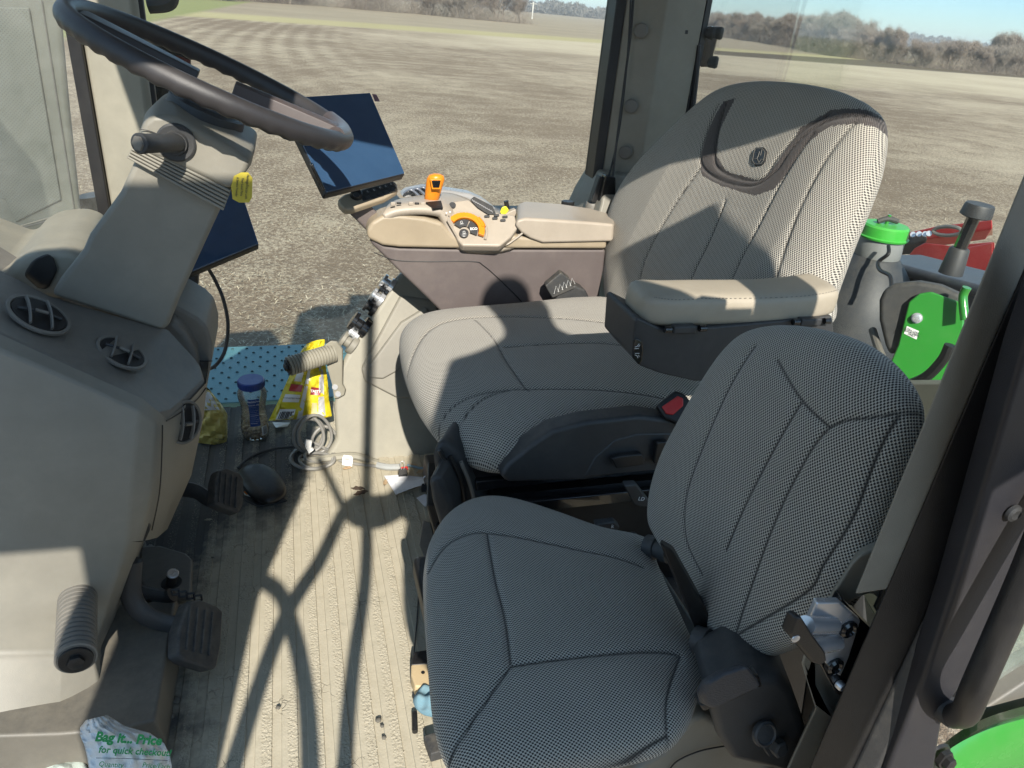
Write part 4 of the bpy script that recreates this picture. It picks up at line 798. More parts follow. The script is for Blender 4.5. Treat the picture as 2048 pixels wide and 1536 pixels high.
# ------------------------------------------------------------------ dashboard console
dc = thing('dashboard_console', 'large grey moulded dashboard console with round air vents, under the steering column', 'dashboard', (-0.45, 1.4, 0.0))
R1 = [P(-260, 545, y=1.17), P(0, 668, y=1.17), P(150, 737, y=1.17), P(285, 797, y=1.17), P(322, 832, y=1.175)]
I1 = [P(-260, 400, y=1.42), P(0, 540, y=1.42), P(100, 590, y=1.38), P(235, 632, y=1.38), P(330, 664, y=1.38)]
edge = [P(415, 760, y=1.36), P(385, 710, y=1.42)]
def dashbody():
    bm = BM()
    # near skin: ridge, mid line, waist and foot as rows of one sheet wrapped round the corner to the driver side
    rows = [
        [P(-260, 545, y=1.175), P(0, 668, y=1.17), P(150, 737, y=1.17), P(285, 797, y=1.17), P(320, 826, y=1.18), P(334, 838, y=1.20), P(375, 806, y=1.28), P(414, 764, y=1.36), P(420, 690, y=1.60), P(426, 640, y=1.80)],
        [P(-260, 590, y=1.145), P(0, 700, y=1.145), P(150, 762, y=1.14), P(278, 822, y=1.14), P(312, 845, y=1.15), P(330, 858, y=1.18), P(373, 850, y=1.27), P(408, 830, y=1.36), P(412, 760, y=1.60), P(420, 700, y=1.80)],
        [P(-260, 900, y=1.10), P(0, 960, y=1.09), P(150, 975, y=1.09), P(262, 985, y=1.10), P(303, 985, y=1.12), P(318, 985, y=1.15), P(345, 975, y=1.24), P(383, 950, y=1.36), P(380, 860, y=1.60), P(385, 800, y=1.80)],
        [P(-260, 1060, y=1.11), P(0, 1085, y=1.10), P(150, 1085, y=1.10), P(255, 1085, y=1.12), P(280, 1082, y=1.14), P(296, 1080, y=1.18), P(315, 1075, y=1.25), P(335, 1058, y=1.36), P(335, 980, y=1.60), P(340, 930, y=1.80)],
    ]
    add_loft(bm, rows, closed=False, cap=False)
    rows2 = [[P(-260, 1060, y=1.11), P(0, 1085, y=1.10), P(150, 1085, y=1.10), P(255, 1085, y=1.12), P(278, 1084, y=1.14), P(285, 1084, y=1.20), P(290, 1080, y=1.5)],
             [P(-260, 1200, y=1.08), P(0, 1200, y=1.07), P(140, 1200, y=1.08), P(222, 1190, y=1.10), P(240, 1186, y=1.13), P(250, 1180, y=1.20), P(255, 1170, y=1.5)],
             [P(-260, 1300, y=1.06), P(0, 1303, y=1.055), P(120, 1303, y=1.065), P(188, 1296, y=1.09), P(203, 1290, y=1.13), P(210, 1285, y=1.20), P(215, 1270, y=1.5)],
             [P(-260, 1320, y=1.05), P(0, 1318, y=1.045), P(120, 1316, y=1.055), P(185, 1310, y=1.08), P(200, 1304, y=1.12), P(206, 1296, y=1.20), P(212, 1280, y=1.5)],
             [P(-260, 1440, y=0.99), P(0, 1438, y=0.99), P(120, 1436, y=1.0), P(215, 1420, y=1.03), P(262, 1405, y=1.09), P(285, 1385, y=1.20), P(300, 1330, y=1.5)],
             [P(-260, 1490, y=0.95), P(0, 1472, y=0.955), P(120, 1468, y=0.97), P(230, 1458, y=1.0), P(300, 1440, y=1.07), P(330, 1400, y=1.20), P(340, 1340, y=1.5)]]
    add_loft(bm, rows2, closed=False, cap=False)
    bmesh.ops.remove_doubles(bm, verts=bm.verts, dist=0.0005)
    return bm
body = obj('body', dashbody(), MT['grey'], dc, ang=50); body.modifiers.new('bev', 'BEVEL').width = 0.012; body.modifiers['bev'].segments = 4; body.modifiers['bev'].limit_method = 'ANGLE'; body.modifiers['bev'].angle_limit = math.radians(25)
obj('foot_trim', hexa([P(*q, y=0.95) for q in [(-260, 1485), (0, 1472), (120, 1468), (235, 1458), (310, 1440), (330, 1480), (330, 1640), (-260, 1640)]], [P(*q, y=0.95) + Vector((0, 0.3, 0)) for q in [(-260, 1485), (0, 1472), (120, 1468), (235, 1458), (310, 1440), (330, 1480), (330, 1640), (-260, 1640)]]), MT['taupe'], dc, bevel=0.006)
# top panel carrying the vents
tp_o = R1[0:4] + [P(322, 832, y=1.178), P(340, 828, y=1.21), P(378, 798, y=1.29), P(412, 762, y=1.365), P(403, 732, y=1.41), P(386, 711, y=1.425), P(330, 664, y=1.40), P(235, 630, y=1.40), P(100, 588, y=1.41), P(0, 545, y=1.44), P(-260, 400, y=1.46)]
nT = Vector((0.40, -0.10, 0.9)).normalized()
bm = BM(); vs = [bm.verts.new(q) for q in tp_o]; f = bm.faces.new(vs); r_ = bmesh.ops.extrude_face_region(bm, geom=[f]); bmesh.ops.translate(bm, verts=[e for e in r_['geom'] if isinstance(e, bmesh.types.BMVert)], vec=(-0.01, 0.0, -0.05))
obj('top_panel', bm, MT['greyd'], dc, bevel=0.01, seg=4)
cv = plastic('vent_black', (0.01, 0.01, 0.011), 0.6, gs=0, dust=0.02)
def vent(u, v, y, n, r, tilt, squ=1.0):
    c = P(u, v, y=y); n = Vector(n).normalized(); a, b_, _ = frame_of(n, (0, 0, 1))
    rim = obj('air_vent', lathe(c - n * 0.004, n, [(0, r * 1.04), (0.004, r * 1.04), (0.0048, r * 1.02), (0.0050, r * 0.92), (0.002, r * 0.89), (-0.002, r * 0.87)], 48), MT['greyd'], dc)
    obj('vent_duct', lathe(c - n * 0.003, n, [(0, r * 0.87), (0.003, r * 0.87)], 40), cv, rim)
    ca, sa_ = math.cos(tilt), math.sin(tilt); h = a * ca + b_ * sa_; k = b_ * ca - a * sa_
    for s in (-0.38, 0.30):
        w2 = r * 0.86 * math.sqrt(1 - s * s) * 0.95; pts = [c + k * (r * s) + h * (w2 * t) + n * (0.003 + 0.005 * (1 - t * t)) for t in np.linspace(-1, 1, 9)]
        bm = BM(); add_tube(bm, pts, 0.0042, seg=8, flat=0.45, hint=tuple(k)); obj('slat', bm, MT['greyd'], rim)
    bm = BM(); add_tube(bm, [c + k * (-r * 0.7) + n * 0.002, c + n * 0.006, c + k * (r * 0.7) + n * 0.002], 0.0028, seg=8); obj('slat', bm, MT['char'], rim)
    bm = BM(); add_tube(bm, [c + h * r * 0.06 + k * (-r * 0.2) + n * 0.008, c + h * r * 0.06 + k * (r * 0.2) + n * 0.008], 0.003, seg=8); obj('vent_tab', bm, MT['greyd'], rim)
def on_top(u, v): return PP(u, v, R1[2], (R1[3] - R1[1]).cross(I1[3] - R1[2]))
_nt = (R1[3] - R1[1]).cross(I1[3] - R1[2]).normalized(); _nt = _nt if _nt.z > 0 else -_nt
for (u, v, r, tl) in [(79, 628, 0.047, 0.5), (245, 704, 0.0415, 0.2)]:
    q = on_top(u, v) + _nt * 0.004; uu = px = None; c = q
    n = _nt; a, b_, _ = frame_of(n, (0, 0, 1))
    dd = (c - CAM); 
    vent(u, v, c.y, n, r, tl)
vent(371, 845, 1.262, (0.80, -0.56, 0.12), 0.040, 1.2)
# recess above the panel and the cowl behind
obj('upper_shell', hexa([P(*q, y=1.46) for q in [(-260, 470), (0, 560), (25, 530), (60, 507), (135, 500), (180, 520), (150, 600), (0, 600)]], [P(*q, y=1.46) + Vector((-0.05, 0.42, -0.03)) for q in [(-260, 470), (0, 560), (25, 530), (60, 507), (135, 500), (180, 520), (150, 600), (0, 600)]]), MT['beige'], dc, bevel=0.02, seg=5)
obj('recess', hexa([P(*q, y=1.452) for q in [(52, 545), (70, 515), (97, 503), (110, 515), (118, 540), (100, 575), (80, 570)]], [P(*q, y=1.452) + Vector((-0.02, 0.02, -0.02)) for q in [(52, 545), (70, 515), (97, 503), (110, 515), (118, 540), (100, 575), (80, 570)]]), MT['black'], dc, bevel=0.006)
cw = [(338, 608), (352, 612), (395, 636), (415, 655), (425, 690), (424, 720), (405, 820), (400, 760), (385, 720), (345, 672), (322, 660)]
obj('driver_side_cowl', prism([P(*q, y=1.50) for q in cw], (0, 0.18, 0)), MT['greyd'], dc, bevel=0.012, seg=4)
obj('inner_cowl', prism([P(*q, y=1.46) for q in [(318, 655), (345, 640), (372, 668), (392, 705), (400, 760), (360, 740), (310, 690)]], (0, 0.1, 0)), MT['greyd'], dc, bevel=0.012, seg=4)
obj('inner_shell', prism([P(*q, y=1.47) for q in [(-100, 500), (0, 560), (100, 584), (330, 656), (345, 700), (0, 680)]], (0, 0.12, 0)), MT['greyd'], dc)
obj('seam_line', tube([P(388, 722, y=1.495), P(410, 722, y=1.495), P(425, 722, y=1.495)], 0.0011, seg=6), MT['black'], dc)
obj('seam_line', tube([P(333, 842, y=1.19), P(360, 826, y=1.245), P(393, 800, y=1.318), P(412, 776, y=1.355)], 0.0012, seg=6), MT['black'], dc)
obj('seam_line', tube([P(325, 850, y=1.165), P(324, 900, y=1.155), P(319, 985, y=1.145), P(304, 1060, y=1.17)], 0.0012, seg=6), MT['black'], dc)
obj('shadow_gap', prism([P(*q, y=1.155) for q in [(270, 1085), (298, 1046), (300, 1060), (290, 1082), (277, 1084)]], (0, 0.02, 0)), MT['black'], dc)
obj('pedal_tunnel', hexa([P(*q, y=1.25) for q in [(-100, 1080), (255, 1085), (290, 1085), (262, 1130), (215, 1290), (235, 1470), (-100, 1560)]], [P(*q, y=1.25) + Vector((0, 0.5, 0)) for q in [(-100, 1080), (255, 1085), (290, 1085), (262, 1130), (215, 1290), (235, 1470), (-100, 1560)]]), MT['taupe'], dc, bevel=0.01)
fl = [P(*q, z=0.012) for q in [(205, 1290), (330, 1290), (400, 1340), (345, 1440), (300, 1462), (215, 1400)]]
obj('tunnel_skirt', hexa([P(205, 1240, y=1.2), P(300, 1235, y=1.3), P(352, 1260, y=1.3), P(345, 1330, z=0.05), P(340, 1420, z=0.02), P(300, 1450, z=0.02), P(210, 1350, y=1.12)], [q + Vector((-0.05, 0.3, -0.02)) for q in [P(205, 1240, y=1.2), P(300, 1235, y=1.3), P(352, 1260, y=1.3), P(345, 1330, z=0.05), P(340, 1420, z=0.02), P(300, 1450, z=0.02), P(210, 1350, y=1.12)]]), MT['taupe'], dc, bevel=0.01)

# ------------------------------------------------------------------ steering column and wheel
sc = thing('steering_column', 'grey tilting steering column with a rubber bellows and a dark rubber-gripped steering wheel on top', 'steering column', (-0.25, 1.48, 0.6))
yn = 1.385
co = [(100, 592), (118, 560), (165, 500), (178, 470), (240, 385), (275, 308), (300, 300), (380, 340), (448, 402), (440, 420), (360, 595), (338, 650), (326, 664), (235, 634)]
obj('column_housing', hexa([P(*q, y=yn) for q in co], [P(*q, y=yn) + Vector((0.004, 0.20, 0.0)) for q in co]), MT['grey'], sc, bevel=0.012, seg=4)
# ribbed bellows
A0 = (P(266, 322, y=1.37), P(436, 415, y=1.37)); A1 = (P(283, 290, y=1.37), P(452, 372, y=1.37))
for k in range(6):
    s0 = k / 6; s1 = s0 + 0.13; g_ = 0.010
    def ln(a, b_, s): return a.lerp(b_, s)
    q = [ln(A0[0], A1[0], s0), ln(A0[1], A1[1], s0), ln(A0[1], A1[1], s1), ln(A0[0], A1[0], s1)]
    e = (A0[1] - A0[0]).normalized(); q = [q[0] - e * g_, q[1] + e * g_, q[2] + e * g_, q[3] - e * g_]
    obj('bellows_rib', prism([w_ + Vector((0, -0.004, 0)) for w_ in q], (0, 0.235, 0)), MT['grey'], sc, bevel=0.0025)
obj('bellows_core', prism([A0[0], A0[1], A1[1], A1[0]], (0, 0.22, 0)), MT['char'], sc)
hd = [(272, 300), (280, 262), (292, 222), (312, 206), (345, 202), (400, 232), (470, 262), (512, 292), (502, 330), (470, 372), (458, 378), (400, 350), (330, 318)]
hf = [(272, 300), (279, 268), (288, 244), (305, 232), (345, 230), (396, 258), (462, 296), (500, 322), (494, 340), (470, 372), (458, 378), (400, 350), (330, 318)]
bm = BM(); add_loft(bm, [[P(*q, y=1.362) for q in hf], [P(*q, y=1.44) for q in hd], [P(*q, y=1.44) + Vector((0.0, 0.15, 0.0)) for q in hd]]); hh = obj('column_head', bm, MT['grey'], sc, bevel=0.010, seg=4)
cst = P(352, 285, y=1.36); obj('stalk_collar', lathe(cst, (0, -1, 0), [(-0.004, 0.031), (0.003, 0.031), (0.005, 0.028), (0.004, 0.020), (0.012, 0.018), (0.012, 0)], 32), MT['char'], hh)
bm = BM(); p0 = cst; p1 = P(322, 286, y=1.30); p2 = P(292, 287, y=1.27); p3 = P(277, 287, y=1.26)
add_tube(bm, [p0, p1, p2, p3], lambda s: 0.019 - 0.002 * math.sin(s * PI), seg=20, flat=0.85); stk = obj('indicator_stalk', bm, MT['char'], sc, bevel=0.003)
obj('stalk_button', lathe(p3, p3 - p2, [(-0.001, 0.0125), (0.003, 0.011), (0.004, 0.0)], 6), MT['greyd'], stk)
obj('fold_seam', tube([P(278, 258, y=1.358), P(300, 262, y=1.358), P(325, 272, y=1.358)], 0.0008, seg=5), MT['char'], hh)
# wheel
wc = Vector((-0.117, 1.485, 1.093)); wn = Vector((0.385, 0.0, 0.923)).normalized(); we1 = Vector((wn.z, 0, -wn.x)); we2 = Vector((0, 1, 0)); RW = 0.238
bm = BM(); nseg = 160; rings = []
for i in range(nseg):
    th = i / nseg * 2 * PI; rad = (we1 * math.cos(th) + we2 * math.sin(th)); cpt = wc + rad * RW; ring = []
    for k in range(20):
        q = k / 20 * 2 * PI; r0 = 0.0158
        gr = 0.0018 * max(0.0, -math.sin(q) * 0.9 + 0.1) * (math.cos(th * 44)) * (1 if abs(math.cos(th)) < 0.93 else 0.0)
        ring.append(bm.verts.new(cpt + rad * math.cos(q) * (r0 + gr) + wn * math.sin(q) * (r0 * 1.12 + gr)))
    rings.append(ring)
for i in range(nseg):
    for k in range(20): bm.faces.new((rings[i][k], rings[(i + 1) % nseg][k], rings[(i + 1) % nseg][(k + 1) % 20], rings[i][(k + 1) % 20]))
sw = obj('steering_wheel', bm, MT['wheel'], sc, ang=180)
# spokes: one to the rear (visible, brown), one to the far front
def spoke(name, th0, th1, wd, mat, hh_=0.011):
    bm = BM(); secs = []
    for s in np.linspace(0, 1, 9):
        th = th0 * (1 - s) + th1 * s; rr = 0.03 + (RW - 0.02 - 0.03) * s; drop = -0.008 * (1 - s) ** 1.3
        rad = (we1 * math.cos(th) + we2 * math.sin(th)); tan = wn.cross(rad); c = wc + rad * rr + wn * drop; w_ = wd * (0.5 + 0.55 * s); h_ = hh_
        secs.append([c + tan * a_ * w_ + wn * b2 * h_ for a_, b2 in ((-1, -0.6), (-0.8, 0.8), (0, 1.1), (0.8, 0.8), (1, -0.6), (0, -1))])
    add_loft(bm, secs); return obj(name, bm, mat, sw, bevel=0.002)
spoke('spoke', 0.0, 0.0, 0.024, MT['wheelb'], 0.016); spoke('spoke', PI, PI, 0.040, MT['wheel'], 0.008)
# brown inlay where the rear spoke joins the rim
bm = BM(); pts = [wc + (we1 * math.cos(t) + we2 * math.sin(t)) * (RW - 0.006) + wn * 0.004 for t in np.linspace(-0.42, 0.42, 15)]; add_tube(bm, pts, 0.0172, seg=16, flat=1.1, hint=tuple(wn)); obj('rim_inlay', bm, MT['wheelb'], sw, ang=60)
obj('hub', lathe(wc - wn * 0.075, wn, [(0, 0.060), (0.004, 0.068), (0.02, 0.066), (0.024, 0.05), (0.035, 0.045), (0.05, 0.04), (0.052, 0.0)], 40), MT['char'], sw)
# key tag
kt = thing('key_tag', 'small yellow paper key tag hanging from the right side of the column head', 'key tag', P(484, 375, y=1.50))
qs = [(462, 372), (468, 352), (482, 345), (496, 345), (505, 356), (504, 395), (498, 405), (478, 405), (465, 398)]
obj('tag', prism([P(*q, y=1.36) for q in qs], (0.0, 0.0012, 0)), MT['yellow'], kt)
rt_ = (P(484, 400, y=1.36) - P(488, 350, y=1.36)).normalized(); up_ = (P(500, 375, y=1.36) - P(470, 373, y=1.36)).normalized()
for s_, (u, v), z_ in (('HeritageTractor.com', (494, 374), 0.0062), ('Your Local Parts', (484, 374), 0.0058), ('& Service Provider', (474, 374), 0.0055)):
    text(s_, MT['dgreytext'], kt, P(u, v, y=1.3585), rt_, up_, z_, thick=0.0002, squash=0.82)
bpy.data.objects['tag'].data.materials[0] = plastic('tag_yellow', (0.50, 0.41, 0.045), 0.5, gs=0, dust=0.0)

# ------------------------------------------------------------------ monitors
scr = bpy.data.materials.new('screen_glass'); scr.use_nodes = True
def screen_mat():
    m, t, b = newmat('monitor_glass'); vec = coords(t); n1 = noise(t, vec, 14, 4)
    t.links.new(mixc(t, n1, (0.022, 0.055, 0.115), (0.038, 0.085, 0.165)), b.inputs['Base Color']); b.inputs['Roughness'].default_value = 0.12  # blue base colour stands in for the sky mirrored in the glass
    t.links.new(math_n(t, 'ADD', math_n(t, 'MULTIPLY', noise(t, vec, 30, 4), 0.25), 0.04), b.inputs['Roughness']); b.inputs['Specular IOR Level'].default_value = 0.8; b.inputs['Coat Weight'].default_value = 0.4; return m
MT['screen'] = screen_mat()
def monitor(name, label, corners, thick, parts_parent=None):
    c = sum(corners, Vector()) / len(corners); n = (corners[1] - corners[0]).cross(corners[2] - corners[1]).normalized()
    if n.dot(CAM - c) < 0: n = -n
    t0 = thing(name, label, 'monitor', c)
    obj('housing', prism([q - n * 0.003 for q in corners], -n * thick), MT['black'], t0, bevel=0.004, seg=3)
    obj('screen', prism([c + (q - c) * 0.985 for q in corners], -n * 0.004), MT['screen'], t0, bevel=0.0015)
    obj('rear_cover', prism([c + (q - c) * 0.8 - n * (thick + 0.001) for q in corners], -n * 0.02), MT['char'], t0, bevel=0.006)
    return t0, n
# main display: faces the seat, tilted up
m1c = [P(558, 195, y=1.92), P(741, 184, y=2.06), P(811, 347, y=1.86), P(652, 386, y=1.72)]
mnA = (m1c[1] - m1c[0]).cross(m1c[2] - m1c[1]).normalized()
m1c[3] = PP(652, 386, m1c[0], mnA)
mon1, mn1 = monitor('display_monitor', 'large dark tablet-like display standing on the armrest console behind the steering wheel', m1c, 0.022)
c1 = sum(m1c, Vector()) / 4
obj('edge_strip', prism([P(*q, y=1.70) for q in [(620, 330), (626, 328), (652, 380), (645, 384)]], (0.0, 0.02, 0)), MT['gloss'], mon1, bevel=0.002)
pt = [P(*q, y=2.07) for q in [(744, 188), (753, 189), (760, 203), (750, 203)]]; obj('paper_flag', prism(pt, (0, 0.0015, 0)), plastic('pink_paper', (0.22, 0.12, 0.15), 0.6, gs=0), mon1)
m2c = [P(420, 380, y=1.86), P(480, 372, y=1.88), P(518, 487, y=1.74), P(372, 548, y=1.70)]
mnB = (m2c[1] - m2c[0]).cross(m2c[2] - m2c[1]).normalized(); m2c[3] = PP(372, 548, m2c[0], mnB)
mon2, mn2 = monitor('corner_monitor', 'second dark monitor mounted low beyond the steering column', m2c, 0.02)
c = P(377, 560, y=1.80); obj('ball_mount', lathe(c + Vector((0, 0, 0.02)), (0.1, -0.3, -1), [(0, 0.02), (0.012, 0.024), (0.03, 0.02), (0.034, 0.012), (0.045, 0.012), (0.046, 0)], 18), MT['black'], mon2)
cb = thing('monitor_cable', 'thin black cable hanging in a curve below the low monitor', 'cable', P(455, 640, y=1.85))
obj('cable', tube([P(412, 530, y=1.82), P(430, 560, y=1.84), P(447, 600, y=1.84), P(456, 650, y=1.84), P(450, 700, y=1.83), P(432, 730, y=1.80), P(408, 742, y=1.76)], 0.0045, seg=10), MT['char'], cb)
cb.name = 'monitor_cable'
obj('cable_tail', tube([P(397, 540, y=1.84), P(390, 580, y=1.84), P(381, 640, y=1.84)], 0.004, seg=8), MT['char'], cb)

# outside mirror beyond the front post
om = thing('outside_mirror', 'black outside mirror head seen behind the steering wheel rim', 'mirror', P(335, 160, y=2.75))
obj('mirror_head', hexa([P(*q, y=2.72) for q in [(288, 75), (300, 68), (382, 108), (385, 240), (372, 260), (294, 250)]], [P(*q, y=2.80) for q in [(288, 75), (300, 68), (382, 108), (385, 240), (372, 260), (294, 250)]]), MT['gloss'], om, bevel=0.01)
obj('lens', prism([P(*q, y=2.715) for q in [(352, 110), (380, 120), (382, 150), (352, 142)]], (0, 0.004, 0)), plastic('dark_red_lens', (0.10, 0.015, 0.012), 0.2, gs=0), om)
obj('mirror_arm', tube([P(296, 12, y=2.5), P(340, 4, y=2.5), P(340, -40, y=2.5)], 0.02, seg=8), MT['char'], om)

# ------------------------------------------------------------------ right-hand armrest console
ac = thing('control_console', 'tan and brown control console with an orange lever, beyond the driver seat', 'control console', (0.5, 1.95, 0.55))
yc = 1.86
lo = [(738, 470), (742, 488), (760, 505), (800, 545), (850, 592), (890, 632), (940, 680), (1190, 680), (1198, 600), (1208, 540), (1212, 499), (1100, 499), (900, 498), (800, 496), (770, 492)]
obj('lower_body', hexa([P(*q, y=yc) for q in lo], [P(*q, y=yc) + Vector((0.012, 0.26, 0)) for q in lo]), MT['brown'], ac, bevel=0.018, seg=5)
obj('panel_seam', tube([P(*q, y=yc - 0.001) for q in [(748, 505), (790, 520), (850, 523), (945, 523), (968, 532), (1000, 560), (1040, 600), (1060, 625)]], 0.0013, seg=6), MT['black'], ac)
up = [(735, 478), (733, 462), (742, 445), (765, 432), (800, 430), (850, 436), (885, 446), (905, 470), (925, 482), (1000, 482), (1030, 470), (1045, 474), (1215, 476), (1214, 499), (900, 498), (800, 496), (765, 492)]
ub = obj('upper_body', hexa([P(*q, y=yc - 0.012) for q in up], [P(*q, y=yc - 0.012) + Vector((0.012, 0.28, 0.004)) for q in up]), MT['tan'], ac, bevel=0.014, seg=5)
# raised control deck: follows the profile, recedes away from the camera
def deck(name, near, far, m, drop, bev, parent=ub):
    bm = BM(); n = len(near); A = near + far[::-1]; vs = [bm.verts.new(q) for q in A]; f = bm.faces.new(vs); r_ = bmesh.ops.extrude_face_region(bm, geom=[f]); bmesh.ops.translate(bm, verts=[e for e in r_['geom'] if isinstance(e, bmesh.types.BMVert)], vec=(0, 0.0, -drop)); bmesh.ops.triangulate(bm, faces=[f for f in bm.faces if len(f.verts) > 4]); return obj(name, bm, m, parent, bevel=bev, seg=3)
def dk(near, far, yn_, yf_): return [P(*q, y=yn_) for q in near], [P(*q, y=yf_) for q in far]
nr, fr = dk([(765, 428), (790, 418), (838, 414), (880, 420), (893, 436), (925, 492), (1005, 494), (1040, 470)], [(790, 402), (805, 398), (835, 392), (890, 384), (930, 392), (965, 404), (1010, 420), (1032, 420)], 1.85, 2.06)
bm = BM(); rows = []
for s in np.linspace(0, 1, 5): rows.append([a.lerp(b_, s) + Vector((0, 0, 0.012 * math.sin(s * PI))) for a, b_ in zip(crom(nr, 4), crom(fr, 4))])
add_loft(bm, rows, closed=False, cap=False); dkk = obj('control_deck', bm, MT['tanlight'], ub, ang=60); dkk.modifiers.new('s', 'SOLIDIFY').thickness = 0.02; dkk.modifiers['s'].offset = -1
def DK(u, v, off=0.0):
    "spot on the control deck"
    return PP(u, v, pD + nD * (0.004 + off), nD)
nD = Vector((-0.10, -0.66, 0.75)).normalized(); pD = P(930, 470, y=1.846)
obj('dial_mount', prism([DK(*q, -0.004) for q in [(886, 428), (892, 412), (905, 402), (935, 398), (965, 410), (990, 424), (1030, 430), (1036, 455), (1022, 474), (1000, 492), (925, 491), (908, 470)]], nD * -0.03), MT['tanlight'], ub, bevel=0.006, seg=3)
nT2 = Vector((0.05, -0.25, 0.97)).normalized()
# armrest cushion at the back of the console
ap = [(1030, 440), (1032, 412), (1048, 402), (1120, 408), (1180, 418), (1232, 432), (1225, 484), (1082, 487), (1058, 476), (1040, 458)]
obj('arm_cushion', hexa([P(*q, y=1.838) for q in [(1030, 452), (1034, 440), (1050, 436), (1120, 440), (1180, 444), (1228, 448), (1225, 484), (1085, 487), (1060, 478), (1042, 466)]], [P(*q, y=2.03) for q in [(1032, 420), (1036, 408), (1050, 402), (1120, 407), (1180, 416), (1232, 431), (1232, 445), (1085, 448), (1062, 444), (1040, 436)]]), MT['tanlight'], ac, bevel=0.012, seg=5)
# chrome-like grey cowl at the far side with the shuttle levers
cf = [P(*q, y=2.04) for q in [(800, 398), (812, 384), (850, 376), (900, 382), (940, 388), (968, 400), (990, 416), (1000, 430), (905, 425), (820, 410)]]
obj('far_cowl', prism(cf, (0, 0.06, 0.0)), plastic('silver_plastic', (0.30, 0.30, 0.30), 0.25, gs=0, dust=0.05), ub, bevel=0.012, seg=4)
for k in range(4):
    a = P(808 + 12 * k, 386 - 2.5 * k, y=2.03); obj('shuttle_lever', tube([a, a + Vector((0.018, -0.01, 0.012)), a + Vector((0.042, -0.012, -0.006))], 0.006, seg=10, flat=0.6), plastic('lever_grey', (0.14, 0.16, 0.2), 0.25, gs=0, dust=0.02) if k == 0 else bpy.data.materials['lever_grey'], ub)
    # slots
for (u, v, w_) in [(786, 408, 0), (798, 405, 1), (822, 407, 0), (834, 406, 1), (846, 408, 0)]:
    c = PP(u, v, nr[2] + Vector((0, 0.04, 0.010)), nT2); obj('slide_tab', box(c - Vector((0.006, 0.003, 0.004)), c + Vector((0.006, 0.003, 0.005 if w_ == 0 else 0.0015))), MT['tanlight'] if w_ == 0 else MT['black'], ub, bevel=0.002)
# orange lever
j0 = P(862, 404, y=1.93); j1 = P(873, 349, y=1.905); ax = (j1 - j0).normalized()
bm = BM(); secs = []; L_ = (j1 - j0).length
for s, rx_, ry_ in [(0, 0.015, 0.014), (0.04, 0.0195, 0.018), (0.3, 0.0205, 0.019), (0.6, 0.0225, 0.020), (0.85, 0.0235, 0.020), (0.97, 0.019, 0.016), (1.02, 0.009, 0.008)]:
    c = j0 + ax * (L_ * s); secs.append([c + Vector((math.cos(q) * rx_, math.sin(q) * ry_, 0)) for q in (2 * PI * k / 24 for k in range(24))])
add_loft(bm, secs); jl = obj('orange_lever', bm, MT['orange'], ac, ang=60)
obj('thumb_button', prism([P(*q, y=1.883) for q in [(863, 361), (882, 361), (879, 376), (866, 376)]], (0, 0.008, 0)), MT['gloss'], jl, bevel=0.002)
obj('button_surround', prism([P(*q, y=1.8845) for q in [(860, 358), (884, 358), (881, 379), (864, 379)]], (0, 0.008, 0)), MT['orange'], jl, bevel=0.002)
obj('lever_ring', lathe(j0 + ax * 0.012, ax, [(0, 0.0165), (0.0015, 0.0165), (0.002, 0.016)], 24), plastic('orange_dark', (0.5, 0.15, 0.01), 0.4, gs=0), jl)
obj('lever_gate', prism([PP(*q, nr[2] + Vector((0, 0.05, 0.016)), nT2) for q in [(852, 404), (882, 401), (886, 415), (866, 416)]], nT2 * -0.006), MT['black'], ub)
# orange speed dial: ridged quarter ring with black key sectors
dcn = DK(930, 462, 0.002); du_ = Vector((1, 0, 0)); du_ = (du_ - nD * du_.dot(nD)).normalized(); dv_ = nD.cross(du_)
if dv_.z < 0: dv_ = -dv_
def ring(r0, r1, a0, a1, h, mat, nm, par, h0=0.0, ctr=None, n=40, ridg=0, bev=0.0012):
    ctr = ctr or dcn; bm = BM(); inn = []; out = []
    for i in range(n + 1):
        a = math.radians(a0 + (a1 - a0) * i / n); d = du_ * math.cos(a) + dv_ * math.sin(a); rr = r1 + (0.0006 * math.cos(i * ridg) if ridg else 0); inn.append(ctr + d * r0 + nD * h0); out.append(ctr + d * rr + nD * h0)
    bm2 = out + inn[::-1] if r0 > 0.0001 else out + [ctr + nD * h0]
    add_prism(bm, bm2, nD * h); return obj(nm, bm, mat, par, bevel=bev)
dialp = ring(0.036, 0.052, -25, 138, 0.010, MT['orange'], 'orange_dial', ac, ridg=1.57, n=64)
obj('dial_grip', tube([dcn + (du_ * math.cos(a) + dv_ * math.sin(a)) * 0.050 + nD * 0.006 for a in (0.1, 0.35, 0.7)], 0.007, seg=12), MT['orange'], dialp)
keym = plastic('key_grey', (0.05, 0.052, 0.056), 0.35, gs=0, dust=0.03)
k1 = ring(0.014, 0.0335, 64, 142, 0.004, keym, 'dial_key', ac); k2 = ring(0.014, 0.0335, -28, 58, 0.004, keym, 'dial_key', ac)
k3 = obj('dial_key', lathe(dcn - dv_ * 0.008 - du_ * 0.004, nD, [(0, 0.0125), (0.004, 0.0125), (0.005, 0.011), (0.005, 0)], 28), keym, ac)
text('ECO', MT['white'], k2, dcn + (du_ * math.cos(0.1) + dv_ * math.sin(0.1)) * 0.0235 + nD * 0.0045, du_, dv_, 0.010, bold=0.0003)
bm = BM()
